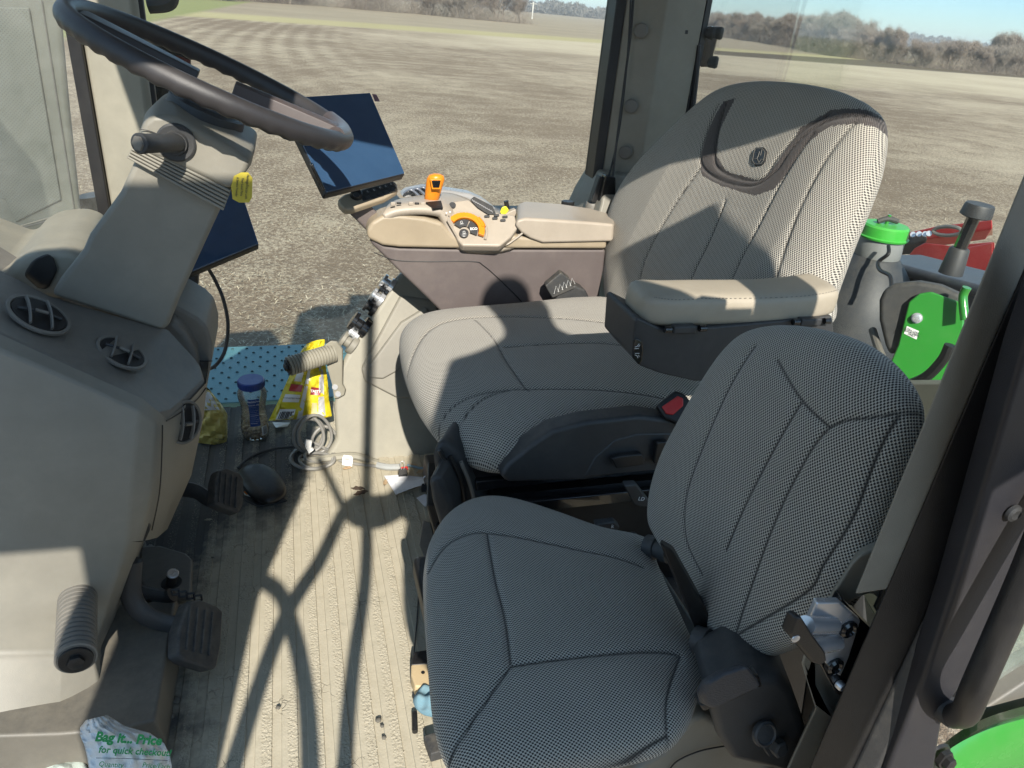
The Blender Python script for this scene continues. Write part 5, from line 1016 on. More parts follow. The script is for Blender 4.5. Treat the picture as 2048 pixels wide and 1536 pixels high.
for (cx, cy, sz) in ((-0.007, 0.023, 1), (-0.004, -0.008, 1.0)):
    o_ = dcn + du_ * cx + dv_ * cy + nD * 0.0058; pl = [o_ + (du_ * math.cos(q) * 0.003 + dv_ * (math.sin(q) * 0.0034 + 0.001)) for q in np.linspace(0, 2 * PI, 13)]; add_tube(bm, pl, 0.0005, seg=5); add_tube(bm, [o_ - du_ * 0.005 - dv_ * 0.0045, o_ + du_ * 0.005 - dv_ * 0.0045], 0.0007, seg=5)
obj('pictogram', bm, MT['white'], k1)
obj('round_key', lathe(DK(905, 411, 0.0), nD, [(0, 0.009), (0.003, 0.009), (0.004, 0.008), (0.004, 0)], 24), keym, ac)
obj('dial_recess', tube([dcn + (du_ * math.cos(a) + dv_ * math.sin(a)) * 0.058 + nD * -0.002 for a in np.linspace(-0.5, 2.5, 9)], 0.004, seg=8), MT['tanlight'], ub)
obj('recess_edge', tube([P(*q, y=1.8425) for q in [(895, 440), (912, 470), (922, 486), (945, 492), (1005, 491), (1030, 478), (1045, 466)]], 0.0028, seg=8), MT['tanlight'], ub)
# finger wheels and key rows
fw_ = obj('finger_wheels', hexa([DK(*q, 0.004) for q in [(940, 400), (948, 393), (985, 412), (992, 428), (975, 428), (955, 415)]], [DK(*q, -0.01) for q in [(940, 400), (948, 393), (985, 412), (992, 428), (975, 428), (955, 415)]]), MT['char'], ac, bevel=0.002)
bm = BM()
for k in range(10):
    a = DK(944 + 4.2 * k, 399 + 2.4 * k, 0.006); add_tube(bm, [a, a + du_ * 0.004 - dv_ * 0.007], 0.0011, seg=5)
obj('wheel_ribs', bm, plastic('rib_silver', (0.35, 0.35, 0.36), 0.3, gs=0), fw_)
for k, (u, v) in enumerate([(974, 433), (990, 437), (1006, 441), (1010, 434), (993, 431)]):
    c = DK(u, v, 0.0); obj('rocker_key', prism([c - du_ * 0.007 - dv_ * 0.003, c + du_ * 0.007 - dv_ * 0.003, c + du_ * 0.007 + dv_ * 0.003, c - du_ * 0.007 + dv_ * 0.003], nD * 0.003), keym, ac, bevel=0.0008)
yk = obj('yellow_lever', hexa([P(*q, y=1.98) for q in [(1000, 424), (1004, 414), (1012, 412), (1018, 420), (1012, 428), (1003, 430)]], [P(*q, y=1.995) for q in [(1000, 424), (1004, 414), (1012, 412), (1018, 420), (1012, 428), (1003, 430)]]), plastic('bright_yellow', (0.85, 0.75, 0.04), 0.3, gs=0), ac, bevel=0.003)
obj('black_toggle', tube([P(1015, 422, y=2.0), P(1012, 402, y=2.0)], 0.007, n=1, seg=12), MT['black'], ac)
obj('lever_bracket', prism([P(*q, y=1.975) for q in [(1008, 432), (1018, 424), (1032, 418), (1034, 432), (1020, 440)]], (0, 0.02, 0)), MT['tanlight'], ac, bevel=0.003)
bm = BM()
for (u, v) in [(900, 424), (962, 466), (893, 426)]: 
    c = P(u, v, y=1.842); add_lathe(bm, c, nD, [(0, 0.0022), (0.0006, 0.0022)], 10)
obj('pictogram', bm, MT['white'], ub)
obj('support_leg', hexa([P(*q, y=1.90) for q in [(690, 418), (735, 405), (760, 430), (770, 465), (742, 470), (712, 440)]], [P(*q, y=1.97) for q in [(690, 418), (735, 405), (760, 430), (770, 465), (742, 470), (712, 440)]]), MT['brown'], ac, bevel=0.008)

# keypad module under the display
kp = thing('keypad_module', 'tan keypad module with a black rotary knob and rows of dark keys under the display', 'keypad', P(740, 390, y=1.86))
kn = [P(676, 398, y=1.86), P(790, 362, y=1.96), P(797, 378, y=1.95), P(700, 420, y=1.84)]
nK = (kn[1] - kn[0]).cross(kn[3] - kn[0]).normalized(); nK = nK if nK.dot(CAM - kn[0]) > 0 else -nK; nK = (nK + Vector((0, -0.5, 0.9))).normalized()
pK = P(735, 395, y=1.885)
def K(u, v, off=0.0): return PP(u, v, pK + nK * off, nK)
kb = [(676, 398), (688, 388), (720, 378), (760, 366), (786, 360), (794, 366), (797, 380), (770, 396), (735, 408), (705, 418), (690, 418), (680, 408)]
kbo = obj('module_body', prism([K(*q) for q in kb], -nK * 0.022), MT['tan'], kp, bevel=0.006, seg=4)
kf = obj('key_field', prism([K(*q, 0.001) for q in [(724, 380), (786, 363), (793, 376), (765, 392), (726, 402), (722, 392)]], -nK * 0.003), MT['char'], kp, bevel=0.002)
kr = (K(786, 362) - K(726, 380)).normalized(); ku = nK.cross(kr)
for r_i, row in enumerate([[(735, 384), (748, 381), (760, 376), (771, 373), (782, 369)], [(736, 396), (749, 394), (762, 390), (773, 385), (785, 380)]]):
    for (u, v) in row:
        c = K(u, v, 0.001); w_ = 0.0062; h_ = 0.0058; kq = obj('key', prism([c - kr * w_ - ku * h_, c + kr * w_ - ku * h_, c + kr * w_ + ku * h_, c - kr * w_ + ku * h_], nK * 0.002), keym, kf, bevel=0.001)
        if r_i == 0:
            bm = BM(); add_tube(bm, [c + kr * (math.cos(q) * 0.002) + ku * math.sin(q) * 0.0022 + nK * 0.0022 for q in np.linspace(0.5, 5.5, 9)], 0.0004, seg=4); obj('pictogram', bm, MT['white'], kf)
obj('rotary_knob', lathe(K(712, 392), nK, [(0, 0.0155), (0.012, 0.0145), (0.014, 0.012), (0.013, 0.010), (0.013, 0)], 32), MT['black'], kp)
obj('knob_cap', lathe(K(713, 390, 0.0135), nK, [(0, 0.009), (0.0012, 0.0085), (0.0012, 0)], 24), keym, kp)

# ------------------------------------------------------------------ pedals, pegs, loose things
def pedal(name, label, face, n, th, arm, ribs, cols, m_='rubber'):
    c = sum(face, Vector()) / len(face); t0 = thing(name, label, 'pedal', c); n = Vector(n).normalized()
    pd = obj('pedal_pad', prism(face, -n * th), MT[m_], t0, bevel=0.006, seg=3)
    for a, b_ in ribs: obj('rib', prism(*rib(a, b_, n)), MT[m_], pd, bevel=0.0012)
    bm = BM(); add_tube(bm, crom(arm, 8), 0.013, seg=12, flat=1.6); obj('pedal_arm', bm, MT['char'], t0); return t0
def rib(a, b_, n, w_=0.005, h=0.004):
    d = (b_ - a).normalized(); s = n.cross(d) * w_ / 2; return [a - s - n * 0.002, b_ - s - n * 0.002, b_ + s - n * 0.002, a + s - n * 0.002], n * (h + 0.002)
n1 = Vector((0.75, -0.35, 0.55)).normalized(); q1 = P(455, 980, y=1.55)
def F1(u, v): return PP(u, v, q1, n1)
pedal('brake_pedal', 'far black pedal with ribbed rubber pad beside the floor switch', [F1(*q) for q in [(438, 940), (452, 934), (480, 945), (489, 958), (487, 1010), (478, 1026), (450, 1016), (430, 1006), (432, 960)]], n1, 0.030,
      [P(455, 1005, y=1.55), P(420, 1000, y=1.56), P(390, 982, y=1.58), P(340, 976, y=1.60)], [(F1(441 + 11 * k, 945 + 3 * k), F1(437 + 11 * k, 1004 + 4 * k)) for k in range(4)], None)
n2 = Vector((0.80, -0.30, 0.52)).normalized(); q2 = P(402, 1265, y=1.14)
def F2(u, v): return PP(u, v, q2, n2)
pb = pedal('brake_pedal', 'near black pedal with dusty ribbed rubber pad at the edge of the sunlit floor', [F2(*q) for q in [(378, 1202), (400, 1198), (436, 1212), (447, 1222), (443, 1290), (434, 1336), (420, 1338), (370, 1322), (356, 1310), (358, 1260)]], n2, 0.030,
      [P(385, 1250, y=1.15), P(340, 1248, y=1.16), P(290, 1230, y=1.16), P(262, 1190, y=1.17), P(262, 1120, y=1.18)], [(F2(380 + 15 * k, 1212 + 4 * k), F2(372 + 15 * k, 1300 + 4 * k)) for k in range(4)], None)
lk = thing('pedal_latch', 'black pedal coupling strap with four square holes above the near pedal', 'latch', P(370, 1190, y=1.2))
obj('strap', tube([P(258, 1170, y=1.25), P(290, 1185, y=1.24), P(330, 1192, y=1.235), P(345, 1190, y=1.23)], 0.010, seg=10, flat=1.8), MT['char'], lk)
for k in range(4):
    c = P(351 + 15 * k, 1184 + 4 * k, y=1.22); bm = BM(); 
    for a, b_ in (((-.0068, -.0068), (.0068, -.0068)), ((.0068, -.0068), (.0068, .0068)), ((.0068, .0068), (-.0068, .0068)), ((-.0068, .0068), (-.0068, -.0068))): add_tube(bm, [c + Vector((a[0], 0, a[1])), c + Vector((b_[0], 0, b_[1]))], 0.0022, seg=6)
    obj('cage_loop', bm, MT['char'], lk)
# tilt pin with its dark base plate
pn = thing('floor_pin', 'short steel-capped pin standing in a dark floor plate behind the near pedal', 'pin', P(345, 1170, z=0.05))
obj('floor_plate', prism([P(*q, z=0.055) for q in [(282, 1092), (320, 1090), (372, 1105), (385, 1118), (382, 1190), (300, 1190), (270, 1150)]], (0, 0, -0.02)), MT['greyd'], pn, bevel=0.006)
obj('well', lathe(P(343, 1165, z=0.0555), (0, 0, 1), [(0, 0.022), (0.0012, 0.021), (0.0012, 0)], 24), MT['black'], pn)
obj('shaft', lathe(P(342, 1166, z=0.056), (0.25, -0.25, 1), [(0, 0.011), (0.034, 0.012), (0.034, 0)], 20), MT['char'], pn)
obj('steel_cap', lathe(P(342, 1166, z=0.056) + Vector((0.25, -0.25, 1)).normalized() * 0.034, (0.25, -0.25, 1), [(0, 0.0125), (0.003, 0.0125), (0.004, 0.011), (0.0035, 0.007), (0.0035, 0)], 24), MT['steel'], pn)

def foot_peg(name, label, a, b_, r, m, nr_=14, capcol='black', bracket=None):
    t0 = thing(name, label, 'foot rest', a); d = b_ - a; L = d.length; d.normalize(); prof = [(0, r * 0.8)]
    for k in range(nr_):
        s = L * (k + 0.1) / nr_; w_ = L / nr_; prof += [(s, r * 0.86), (s + w_ * 0.16, r), (s + w_ * 0.78, r), (s + w_ * 0.9, r * 0.86)]
    prof += [(L, r * 0.9)]; g_ = obj('rubber_grip', lathe(a, d, prof, 36), MT[m], t0, ang=50)
    obj('end_washer', lathe(b_, d, [(0, r * 0.82), (0.004, r * 0.8), (0.004, 0)], 32), MT[capcol], t0)
    obj('end_bolt', lathe(b_ + d * 0.004, d, [(0, r * 0.42), (0.007, r * 0.42), (0.008, r * 0.34), (0.008, 0)], 6), MT[capcol], t0); return t0
foot_peg('foot_rest', 'grey ribbed rubber foot peg sticking out of the dashboard console at lower left', P(155, 1195, y=1.09), P(152, 1318, y=0.945), 0.030, 'greyd')
fpg = foot_peg('foot_rest', 'beige ribbed foot peg on a flat bracket in front of the yellow snack bag', P(668, 705, y=1.93), P(577, 733, y=1.88), 0.027, 'beige', 16)
brk = [(650, 690), (660, 683), (672, 684), (684, 700), (684, 768), (690, 780), (688, 790), (676, 797), (668, 797), (664, 770), (654, 735)]
obj('bracket', prism([P(*q, y=1.925) for q in brk], (0.004, 0.008, 0)), MT['beige'], fpg, bevel=0.002)
for (u, v) in [(670, 774), (676, 788)]: obj('bracket_screw', lathe(P(u, v, y=1.924), (0, -1, 0.2), [(0, 0.009), (0.003, 0.008), (0.003, 0)], 18), MT['steel'], fpg)

# floor switch (black foot control with a sticker)
fs = thing('floor_switch', 'rounded black rubber foot switch lying on the mat beside the far pedal', 'foot switch', P(530, 970, z=0))
olf = [P(*q, z=0.028) for q in [(478, 945), (500, 932), (525, 932), (550, 945), (568, 965), (572, 985), (555, 1000), (530, 1005), (500, 990), (482, 968)]]
pad('switch_cover', olf, (0, 0, 1), 0.022, 0.022, MT['black'], fs, p=2.4, NA=90, NR=18, up=(1, 0, 0))
obj('switch_base', prism([P(*q, z=0.006) for q in [(480, 985), (500, 975), (560, 990), (575, 1000), (545, 1008), (515, 1012), (490, 1000)]], (0, 0, -0.005)), MT['char'], fs, bevel=0.002)
obj('sticker', prism([P(*q, z=0.007) for q in [(487, 984), (494, 980), (524, 993), (522, 1000), (516, 999), (489, 990)]], (0, 0, 0.0008)), MT['white'], fs); obj('sticker', prism([P(*q, z=0.0085) for q in [(487, 984), (494, 980), (500, 983), (494, 990)]], (0, 0, 0.0006)), MT['orange'], fs)

# cable coil and the long lead
coil = thing('cable_coil', 'grey cable coiled in figure-eight loops and tied with a white tie, beside the side trim', 'cable', P(625, 900, z=0))
gc = plastic('grey_cable', (0.22, 0.215, 0.20), 0.45, gs=0, dust=0.3)
def loop(cu, cv, ru, rv, yb_, tw, ph=0.0, n=14, lay=False, z0=0.01):
    out = []
    for k in range(n):
        q = 2 * PI * k / n + ph; u = cu + ru * math.cos(q) + tw * math.sin(2 * q); v = cv + rv * math.sin(q)
        out.append(P(u, v, z=z0 + 0.008 * math.sin(q * 2 + tw)) if lay else P(u, v, y=yb_ + 0.012 * math.sin(q + tw)))
    return out
bm = BM()
for a in [(617, 868, 30, 36, 1.93, 3), (622, 872, 24, 34, 1.94, -4), (630, 868, 33, 38, 1.92, 2), (650, 880, 26, 27, 1.95, 3)]: add_tube(bm, crom(loop(*a), 5, True), 0.0048, seg=8, closed=True)
for a in [(625, 915, 44, 22, 0, 2), (632, 922, 33, 16, 0, -3), (640, 910, 30, 14, 0, 2), (622, 912, 38, 26, 0, 4)]: add_tube(bm, crom(loop(*a, lay=True, z0=0.012), 5, True), 0.0048, seg=8, closed=True)
obj('loops', bm, gc, coil)
obj('cable_tie', prism([P(*q, y=1.86) for q in [(612, 882), (624, 884), (622, 896), (628, 900), (618, 908), (610, 894)]], (0, 0.01, 0)), MT['white'], coil, bevel=0.001)
obj('lead', tube([P(658, 912, z=0.008), P(690, 924, z=0.006), P(730, 930, z=0.006), P(760, 933, z=0.008)], 0.0045, seg=8), gc, coil)
obj('lead', tube([P(476, 936, z=0.006), P(500, 915, z=0.006), P(545, 898, z=0.006), P(590, 894, z=0.01), P(610, 898, z=0.01)], 0.004, seg=8), MT['char'], coil)
cn = obj('connector', tube([P(754, 930, z=0.014), P(775, 934, z=0.014), P(800, 934, z=0.014)], 0.010, seg=8), plastic('clear_plastic', (0.35, 0.36, 0.35), 0.15, gs=0), coil)
obj('connector_band', tube([P(802, 938, z=0.014), P(815, 936, z=0.014)], 0.006, seg=8), plastic('red_band', (0.6, 0.02, 0.02), 0.3, gs=0), cn)
obj('lead_end', tube([P(815, 930, z=0.012), P(840, 936, z=0.012), P(868, 938, z=0.012)], 0.004, seg=8), plastic('blue_grey_cable', (0.2, 0.3, 0.35), 0.4, gs=0), coil)
tg = thing('cable_tag', 'small white paper tag with a barcode tied on the cable', 'tag', P(695, 920, z=0.01))
pq = P(695, 928, z=0.01); nt_ = Vector((0, -0.6, 0.8)); TG = lambda u, v, o_=0: PP(u, v, pq + nt_ * o_, nt_)
obj('paper', prism([TG(*q) for q in [(685, 915), (688, 910), (703, 912), (706, 917), (704, 934), (684, 930)]], nt_ * 0.0008), MT['white'], tg)
bm = BM()
for k in range(6): add_prism(bm, [TG(690 + 1.6 * k, 916.5, 0.001), TG(690.9 + 1.6 * k, 916.5, 0.001), TG(690.9 + 1.6 * k, 920, 0.001), TG(690 + 1.6 * k, 920, 0.001)], nt_ * 0.0002)
obj('barcode', bm, MT['dgreytext'], tg)
# paper sheets, clips, chips
def flat_thing(name, label, cat, pts, m, z=0.006, th=0.0012, curl=0.0):
    c = P(*pts[0], z=z); t0 = thing(name, label, cat, c); bm = BM(); add_prism(bm, [P(u, v, z=z + (curl if k % 2 else 0)) for k, (u, v) in enumerate(pts)], (0, 0, th)); obj('sheet', bm, m, t0); return t0
pm = flatmat('paper', (0.72, 0.73, 0.76), 0.7)
flat_thing('paper_sheet', 'creased white paper sheet with a faint note on the mat against the seat base', 'paper', [(768, 952), (800, 950), (846, 955), (862, 948), (862, 962), (835, 968), (812, 980), (792, 990)], pm, 0.012, curl=0.004)
flat_thing('paper_sheet', 'folded long white paper strip lying over the creased sheet', 'paper', [(790, 963), (825, 962), (858, 955), (860, 965), (820, 978), (795, 988)], flatmat('paper_b', (0.80, 0.82, 0.85), 0.7), 0.022, curl=0.003)
flat_thing('paper_sheet', 'small white paper corner poking from under the black box by the seat base', 'paper', [(833, 996), (848, 989), (868, 988), (872, 1000), (850, 1014)], pm, 0.010)
for (u, v, lab) in [(806, 946, 'black binder clip with wire handles on the creased paper'), (852, 976, 'black binder clip at the edge of the seat base')]:
    t0 = thing('binder_clip', lab, 'binder clip', P(u, v, z=0.02)); c = P(u, v, z=0.026)
    obj('clip_body', hexa([c + Vector((-0.013, -0.008, 0)), c + Vector((0.013, -0.006, 0)), c + Vector((0.011, 0.008, 0.012)), c + Vector((-0.011, 0.006, 0.012))], [c + Vector((-0.013, -0.002, -0.012)), c + Vector((0.013, -0.002, -0.012)), c + Vector((0.013, 0.012, -0.012)), c + Vector((-0.013, 0.012, -0.012))]), MT['black'], t0, bevel=0.001)
    obj('wire_handle', tube([c + Vector((-0.004, 0.004, 0.01)), c + Vector((-0.007, 0.010, 0.026)), c + Vector((0.0, 0.012, 0.033)), c + Vector((0.006, 0.010, 0.026)), c + Vector((0.003, 0.004, 0.01))], 0.0008, seg=6), MT['steel'], t0)
def leaf(u, v, s, lab, col, cat='leaf', nm='dry_leaf', rot=0.0):
    t0 = thing(nm, lab, cat, P(u, v, z=0.004)); c = P(u, v, z=0.008); bm = BM(); n = 14; rows = []
    for j in range(3):
        row = []
        for k in range(7):
            x = (k / 6 - 0.5) * 2; w_ = (1 - x * x) ** 0.6 * 0.4 * (j - 1); xx = x * math.cos(rot) - w_ * math.sin(rot); yy = x * math.sin(rot) + w_ * math.cos(rot)
            row.append(c + Vector((xx * s, yy * s, s * (0.25 * x * x + 0.35 * (abs(j - 1)) * (1 - x * x) + 0.12 * math.sin(k * 2.7 + j)))))
        rows.append(row)
    add_loft(bm, rows, closed=False, cap=False); o_ = obj('blade', bm, flatmat(nm + '_m', col, 0.8), t0, ang=180); o_.modifiers.new('s', 'SOLIDIFY').thickness = 0.0015
leaf(722, 989, 0.022, 'curled dark brown dry leaf in the shade on the mat', (0.10, 0.065, 0.045), rot=0.3); leaf(716, 980, 0.020, 'thin dark dry leaf curl behind the bigger brown one', (0.08, 0.055, 0.04), rot=-0.2)
leaf(695, 938, 0.015, 'tan dry leaf bit under the white cable tag', (0.50, 0.34, 0.20), rot=0.2); leaf(843, 945, 0.018, 'tan dry leaf lying against the paper by the seat base', (0.50, 0.36, 0.22), rot=0.4); leaf(771, 967, 0.016, 'small tan leaf piece left of the creased paper', (0.42, 0.30, 0.18), rot=1.3); leaf(826, 932, 0.014, 'pale tan leaf piece above the cable end', (0.55, 0.40, 0.26), rot=-0.1)
leaf(417, 1041, 0.010, 'pale crescent-shaped crumb on the shaded mat', (0.45, 0.42, 0.33), cat='crumb', nm='crumb')
# clods and crumbs of dried mud on the mat
cl = []
for (u, v, s) in [(345, 1345, 10), (338, 1353, 5), (352, 1400, 12), (342, 1432, 10), (310, 1462, 7), (300, 1470, 8), (757, 1440, 8), (764, 1452, 5), (425, 1115, 4), (402, 1073, 3), (768, 1475, 6), (556, 1415, 6)]:
    c = P(u, v, z=0.004); bm = BM(); bmesh.ops.create_icosphere(bm, subdivisions=2, radius=s * 0.00075)
    for q in bm.verts: q.co = q.co * (1 + random.uniform(-0.22, 0.22)); q.co.z *= 0.55; q.co += c
    o_ = obj('mud_clod', bm, flatmat('mud_dark', (0.13, 0.12, 0.10), 0.95) if 'mud_dark' not in bpy.data.materials else bpy.data.materials['mud_dark'], None, ang=180)
    lab_ = {0: 'largest mud clod beside the grey tunnel under the near pedal', 1: 'small mud clod just below the biggest one under the near pedal', 2: 'flat mud clod on the shaded mat below the near pedal', 3: 'rounded mud clod midway between the near pedal and the plastic bag', 4: 'small mud clod at the upper edge of the plastic shopping bag', 5: 'brown mud clod touching the print of the plastic shopping bag', 6: 'mud clod on the sunlit mat close to the blue rag', 7: 'tiny mud crumb below the clod near the blue rag', 8: 'tiny crumb on the shaded mat below the far pedal', 9: 'speck of mud on the shaded mat above the tilt pin', 10: 'mud crumb on the mat near the bottom edge by the rag', 11: 'mud crumb on the sunlit mat near the bottom centre'}
    tag(o_, lab_[len(cl)], 'mud clod', 'dried mud clods on the floor mat'); cl.append(o_)
# grit of many crumbs nobody could count
n = 6500; gx = RNG.uniform(-0.25, 0.22, n); band = np.floor((gx + 5.184) / 0.047); gx = (band * 0.047 - 5.184) + RNG.uniform(0.001, 0.019, n); gy = RNG.uniform(0.6, 2.1, n)
p = np.stack([gx, gy, RNG.uniform(0.0002, 0.0012, n)], 1); d = RNG.normal(size=(n, 3)); d[:, 2] *= 0.4
o = obj('floor_grit', quads_mesh('floor_grit', sticks(p, d, RNG.uniform(0.001, 0.0035, n), RNG.uniform(0.0008, 0.0022, n))), flatmat('grit', (0.45, 0.40, 0.31), 0.95), ang=180); o['kind'] = 'stuff'; o['label'] = 'fine grit lying in the grooves of the floor mat'; o['category'] = 'grit'

# ------------------------------------------------------------------ jar, snack bags, shopping bag, rag and tools
jar = thing('peanut_jar', 'clear plastic peanut jar with a blue screw lid and blue label, part full of nuts', 'jar', P(512, 880, z=0))
jb_ = P(512, 872, z=0.0); jb_ = Vector((jb_.x, jb_.y, 0.003))
mj = bpy.data.materials.new('clear_jar'); mj.use_nodes = True; t = mj.node_tree; t.nodes.clear(); _o = N(t, 'ShaderNodeOutputMaterial'); _tr = N(t, 'ShaderNodeBsdfTransparent'); _tr.inputs[0].default_value = (0.97, 0.97, 0.96, 1); _gl = N(t, 'ShaderNodeBsdfGlossy'); _gl.inputs['Roughness'].default_value = 0.08; _mx = N(t, 'ShaderNodeMixShader'); _lw = N(t, 'ShaderNodeLayerWeight'); _lw.inputs[0].default_value = 0.35
t.links.new(_lw.outputs['Fresnel'], _mx.inputs[0]); t.links.new(_tr.outputs[0], _mx.inputs[1]); t.links.new(_gl.outputs[0], _mx.inputs[2]); _df = N(t, 'ShaderNodeBsdfDiffuse'); _df.inputs[0].default_value = (0.8, 0.8, 0.77, 1); _m3 = N(t, 'ShaderNodeMixShader'); _m3.inputs[0].default_value = 0.09; t.links.new(_mx.outputs[0], _m3.inputs[1]); t.links.new(_df.outputs[0], _m3.inputs[2]); t.links.new(_m3.outputs[0], _o.inputs[0])
JP = [(0, 0.036), (0.004, 0.042), (0.03, 0.046), (0.06, 0.044), (0.10, 0.0385), (0.13, 0.040), (0.155, 0.046), (0.175, 0.047), (0.19, 0.040), (0.20, 0.034)]
JS = 0.86
JP = [(a * JS * 1.02, b_ * JS * 1.06) for a, b_ in JP]
obj('jar_wall', lathe(jb_, (0, 0, 1), JP, 40), mj, jar, ang=60)
obj('lid', lathe(jb_ + Vector((0, 0, JP[-1][0] - 0.002)), (0, 0, 1), [(0, 0.0375), (0.004, 0.0385), (0.020, 0.0385), (0.023, 0.036), (0.0225, 0.0)], 48), plastic('blue_lid', (0.02, 0.055, 0.26), 0.3, gs=0, dust=0.06), jar)
bm = BM()
for k in range(52):
    q = -PI / 2 + (k / 51 - 0.5) * 0; a = 2 * PI * k / 52; d = Vector((math.cos(a), math.sin(a), 0)); add_tube(bm, [jb_ + d * 0.0388 + Vector((0, 0, JP[-1][0] + 0.001)), jb_ + d * 0.0388 + Vector((0, 0, JP[-1][0] + 0.017))], 0.0007, seg=4)
obj('lid_ridges', bm, plastic('blue_lid2', (0.015, 0.04, 0.20), 0.35, gs=0), jar)
def on_jar(u, h, off=0.0006):
    "point on the jar wall at angle u (0 = towards the camera) and height h"
    r = np.interp(h, [a for a, _ in JP], [b_ for _, b_ in JP]) + off; b0 = math.atan2(-jb_.y, -jb_.x) + u
    return jb_ + Vector((math.cos(b0) * r, math.sin(b0) * r, h))
bm = BM(); add_loft(bm, [[on_jar(u, h) for h in np.linspace(0.055, 0.150, 10)] for u in np.linspace(-0.35, 0.42, 12)], closed=False, cap=False)
lb = obj('label', bm, plastic('blue_label', (0.02, 0.06, 0.22), 0.35, gs=0, dust=0.0), jar, ang=180)
jr = (on_jar(0.3, 0.1) - on_jar(-0.3, 0.1)).normalized(); ju = Vector((0, 0, 1)); jn = (on_jar(0.03, 0.1) - jb_ - Vector((0, 0, 0.1))).normalized()
def jt(s_, h, z_): text(s_, MT['white'], jar, on_jar(0.03, h, 0.0016) + jn * 0.0012, jr, ju, z_, thick=0.0002)
jt('Nutrition Facts', 0.144, 0.0058); jt('Calories  170', 0.131, 0.0056)
bm = BM()
for k in range(13):
    h = 0.139 - 0.0062 * k
    if k in (1,): continue
    add_loft(bm, [[on_jar(u, h + dz, 0.0010) for dz in (0, 0.0004 if k % 4 else 0.001)] for u in np.linspace(-0.30, 0.36 if k % 3 else 0.2, 8)], closed=False, cap=False)
obj('label_lines', bm, MT['white'], lb)
bm = BM(); add_loft(bm, [[on_jar(u, h, 0.0008) for h in np.linspace(0.018, 0.050, 4)] for u in np.linspace(0.45, 0.95, 6)], closed=False, cap=False); bl = obj('barcode_label', bm, MT['white'], jar)
bm = BM()
for k in range(9): add_loft(bm, [[on_jar(u, 0.022 + 0.003 * k, 0.0014) , on_jar(u, 0.0235 + 0.003 * k, 0.0014)] for u in np.linspace(0.55, 0.9, 4)], closed=False, cap=False)
obj('barcode', bm, MT['dgreytext'], bl)
bm = BM()
for k in range(230):
    h = 0.006 + 0.040 * random.random() ** 0.9; r = np.interp(h, [a for a, _ in JP], [b_ for _, b_ in JP]) - 0.006; q = random.uniform(0, 2 * PI); rr = r * random.random() ** 0.3
    m4 = Matrix.Translation(jb_ + Vector((math.cos(q) * rr, math.sin(q) * rr, h))) @ Matrix.Rotation(random.uniform(0, PI), 4, Vector((random.random(), random.random(), random.random() + 0.1)).normalized()) @ Matrix.Diagonal((0.0072, 0.0048, 0.0042, 1)); bmesh.ops.create_icosphere(bm, subdivisions=1, radius=1, matrix=m4)
mn, t, b = newmat('peanut'); gi = t.nodes.new('ShaderNodeNewGeometry'); t.links.new(mixc(t, gi.outputs['Random Per Island'], (0.48, 0.34, 0.19), (0.80, 0.62, 0.40)), b.inputs['Base Color']); b.inputs['Roughness'].default_value = 0.6
o_ = obj('nuts', bm, mn, jar, ang=180); o_['kind'] = 'stuff'

def film(name, col, stripe=None, rough=0.28, wr=26):
    m, t, b = newmat(name); vec = coords(t); n1_ = noise(t, vec, wr, 3, 0.5); n2_ = noise(t, vec, wr * 2.5, 3, 0.6)
    c = mixc(t, n2_, tuple(q * 0.9 for q in col), tuple(min(1, q * 1.1) for q in col)); t.links.new(c, b.inputs['Base Color']); b.inputs['Roughness'].default_value = rough; b.inputs['Coat Weight'].default_value = 0.3
    v = N(t, 'ShaderNodeTexVoronoi', feature='DISTANCE_TO_EDGE'); v.inputs['Scale'].default_value = wr * 1.2; t.links.new(vec, v.inputs['Vector'])
    bump(t, b, math_n(t, 'ADD', math_n(t, 'MULTIPLY', v.outputs['Distance'], 0.8), n1_), 0.8, 0.008); return m
FY = film('yellow_film', (0.72, 0.60, 0.03)); FW = film('white_film', (0.66, 0.66, 0.64)); FG = film('gold_film', (0.62, 0.50, 0.14), rough=0.2)
def pouch(name, label, pts, y, lean, thick, m, seedk, cat='snack bag', nv=22, nu=16):
    "limp snack bag: a crumpled two-sided sheet between an outline's left and right edges"
    t0 = thing(name, label, cat, P(*pts[0][0], y=y)); rg = np.random.default_rng(seedk); F = []; Bk = []
    for j in range(nv):
        s = j / (nv - 1) * (len(pts) - 1); i = min(int(s), len(pts) - 2); f = s - i; l = Vector((*pts[i][0], 0)).lerp(Vector((*pts[i + 1][0], 0)), f); r = Vector((*pts[i][1], 0)).lerp(Vector((*pts[i + 1][1], 0)), f); fr_, bk_ = [], []
        for k in range(nu):
            x = k / (nu - 1); q = l.lerp(r, x); bul = thick * math.sin(PI * x) ** 0.6 * math.sin(PI * min(1, 0.12 + 0.88 * j / (nv - 1)) * 0.92) ** 0.7; c_ = 0.010 * math.sin(x * 9 + j * 0.55 + seedk) * math.sin(j * 0.8 + x * 4) + 0.003 * rg.normal()
            yy = y + lean * (1 - j / (nv - 1)); a = P(q.x, q.y, y=yy - bul + (c_ if 0 < k < nu - 1 else 0)); fr_.append(a); bb = P(q.x, q.y, y=yy); bk_.append(bb + Vector((0, bul * 0.8 + 0.002, 0)))
        F.append(fr_); Bk.append(bk_)
    bm = BM(); add_loft(bm, F, closed=False, cap=False); add_loft(bm, Bk, closed=False, cap=False); bmesh.ops.remove_doubles(bm, verts=bm.verts, dist=0.0025)
    o_ = obj('bag', bm, m, t0, ang=50); 
    return t0, F
